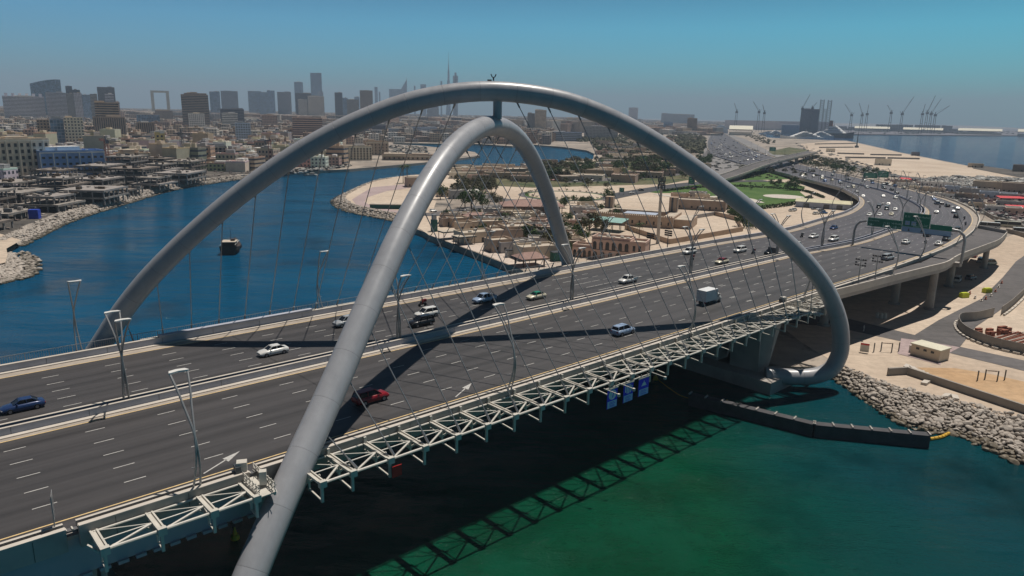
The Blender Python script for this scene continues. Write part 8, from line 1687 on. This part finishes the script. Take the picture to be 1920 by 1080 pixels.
for o in list(scene.objects):
    gname = o.get('group')
    if o.parent or not gname: continue
    for k, lm, _ in KEYS:
        if gname.startswith(k):
            if gname == "cars on the park roads": lm = LM_PARK
            x, y = inview(o.location); lb = o['label']
            if k.startswith("blocks"): lb = lb.replace("small flat roofed", "%s" % ("tall" if o.scale.z > 1.12 else "low" if o.scale.z < .92 else "small")).replace(" in the crowded old town on the left bank", " in the old town")
            elif k == "boulders of": 
                sz = max(o.scale); lb = ("wet dark " if o['label'].startswith("dark wet") else "pale ") ; lb = ("big " if sz > 1.5 else "small " if sz < 1.0 else "") + lb + "boulder " + ("at the waterline" if o.location.z < .7 else "low on the bank" if o.location.z < 1.5 else "halfway up the bank" if o.location.z < 2.2 else "at the top of the bank")
            elif k in ("trees", "palms", "shrubs", "ring hedge"): lb = {"trees": "tree", "palms": "palm", "shrubs": "shrub", "ring hedge": "ring hedge shrub"}[k]; s_ = o.scale.z; lb = ("taller " if s_ > 1.15 else "low " if s_ < .95 else "") + ("dry grey " if "dry" in o['label'] else "dark green " if "dark" in o['label'] else "green ") + lb .replace("tree", "shrub" if o.name.startswith("shrub") else "tree") + {"trees of the strip": " in the planted strip", "trees of the quay": "", "trees of the grove": " in the grove", "trees of the thicket": " in the thicket"}.get(gname[:18].strip(), "")
            elif k.startswith("cars"): lb = " ".join(o['label'].split()[:3]).replace(" in", "").replace(" on", "")
            elif k.startswith("flat"): lb = " ".join(o["label"].split()[:2]) + (" low" if o.children and max(c.dimensions.z for c in o.children) < 3.6 else "") + " house"
            elif k == "concrete blocks": lb = "fallen pale concrete block on the sand"
            elif k == "boats": lb = "%s white boat moored" % ("long" if o.scale.x > 24 else "short" if o.scale.x < 17 else "small")
            elif k == "lamp posts": lb = "thin lamp post " + ("on the outer side" if "outer" in o['label'] else "on the inner side")
            o['label'] = (lb + ", " + rel(x, y, lm) + extra(o)).strip()
            break
NUMW = ["", "", "two", "three", "four", "five", "six", "seven", "eight", "nine"]; ORD = ["leftmost", "second", "third", "fourth", "fifth", "sixth", "seventh", "eighth", "ninth"]
same = {}
for o in list(scene.objects):
    if not o.parent and o.get('label') and o.get('category'): same.setdefault(o['label'], []).append(o)
for lb, os_ in same.items():
    n = len(os_)
    if 2 <= n <= 9 and len(lb.split()) <= 11:
        os_.sort(key=lambda q: inview(q.location)[0])
        for i, o in enumerate(os_): o['label'] = lb + ", " + (("rightmost" if i == n - 1 else ORD[i] + (" from left" if i else "")) + " of " + NUMW[n])
SHORT = {"museum_hall": None}
for o in scene.objects:
    if not o.parent and o.get('label') and len(o['label'].split()) > 16: o['label'] = o['label'].replace("the fallen concrete blocks", "the fallen blocks").replace("the middle of the concrete wall", "the concrete wall").replace("the concrete wall's left end", "the wall's left end").replace("halfway up the bank", "halfway up").replace("at the top of the bank", "on the bank's top").replace("dark motorcycle between the white and the black car on the far carriageway", "motorcycle between the white and the black car").replace("the lower of two motorcycles at the outer edge of the bend", "the lower motorcycle at the bend's outer edge").replace("the upper of two motorcycles at the outer edge of the bend", "the upper motorcycle at the bend's outer edge")
for o in scene.objects:
    if not o.parent and o.get('label') and len(o['label'].split()) > 16: pass
# ============================================================ air
hz = bpy.data.materials.new("haze"); hz.use_nodes = True; nt = hz.node_tree; nt.nodes.clear()
ho = nt.nodes.new("ShaderNodeOutputMaterial"); hv = nt.nodes.new("ShaderNodeVolumePrincipled"); nt.links.new(hv.outputs[0], ho.inputs["Volume"])
hv.inputs["Color"].default_value = (.64, .80, 1.0, 1); hv.inputs["Density"].default_value = 1.15e-4; hv.inputs["Anisotropy"].default_value = 0.0
mb = MB(); mb.box(-12000, 12000, -900, 24000, -7, 655); hb = mb.build("haze", hz); tag(hb, kind="stuff"); hb.visible_shadow = True
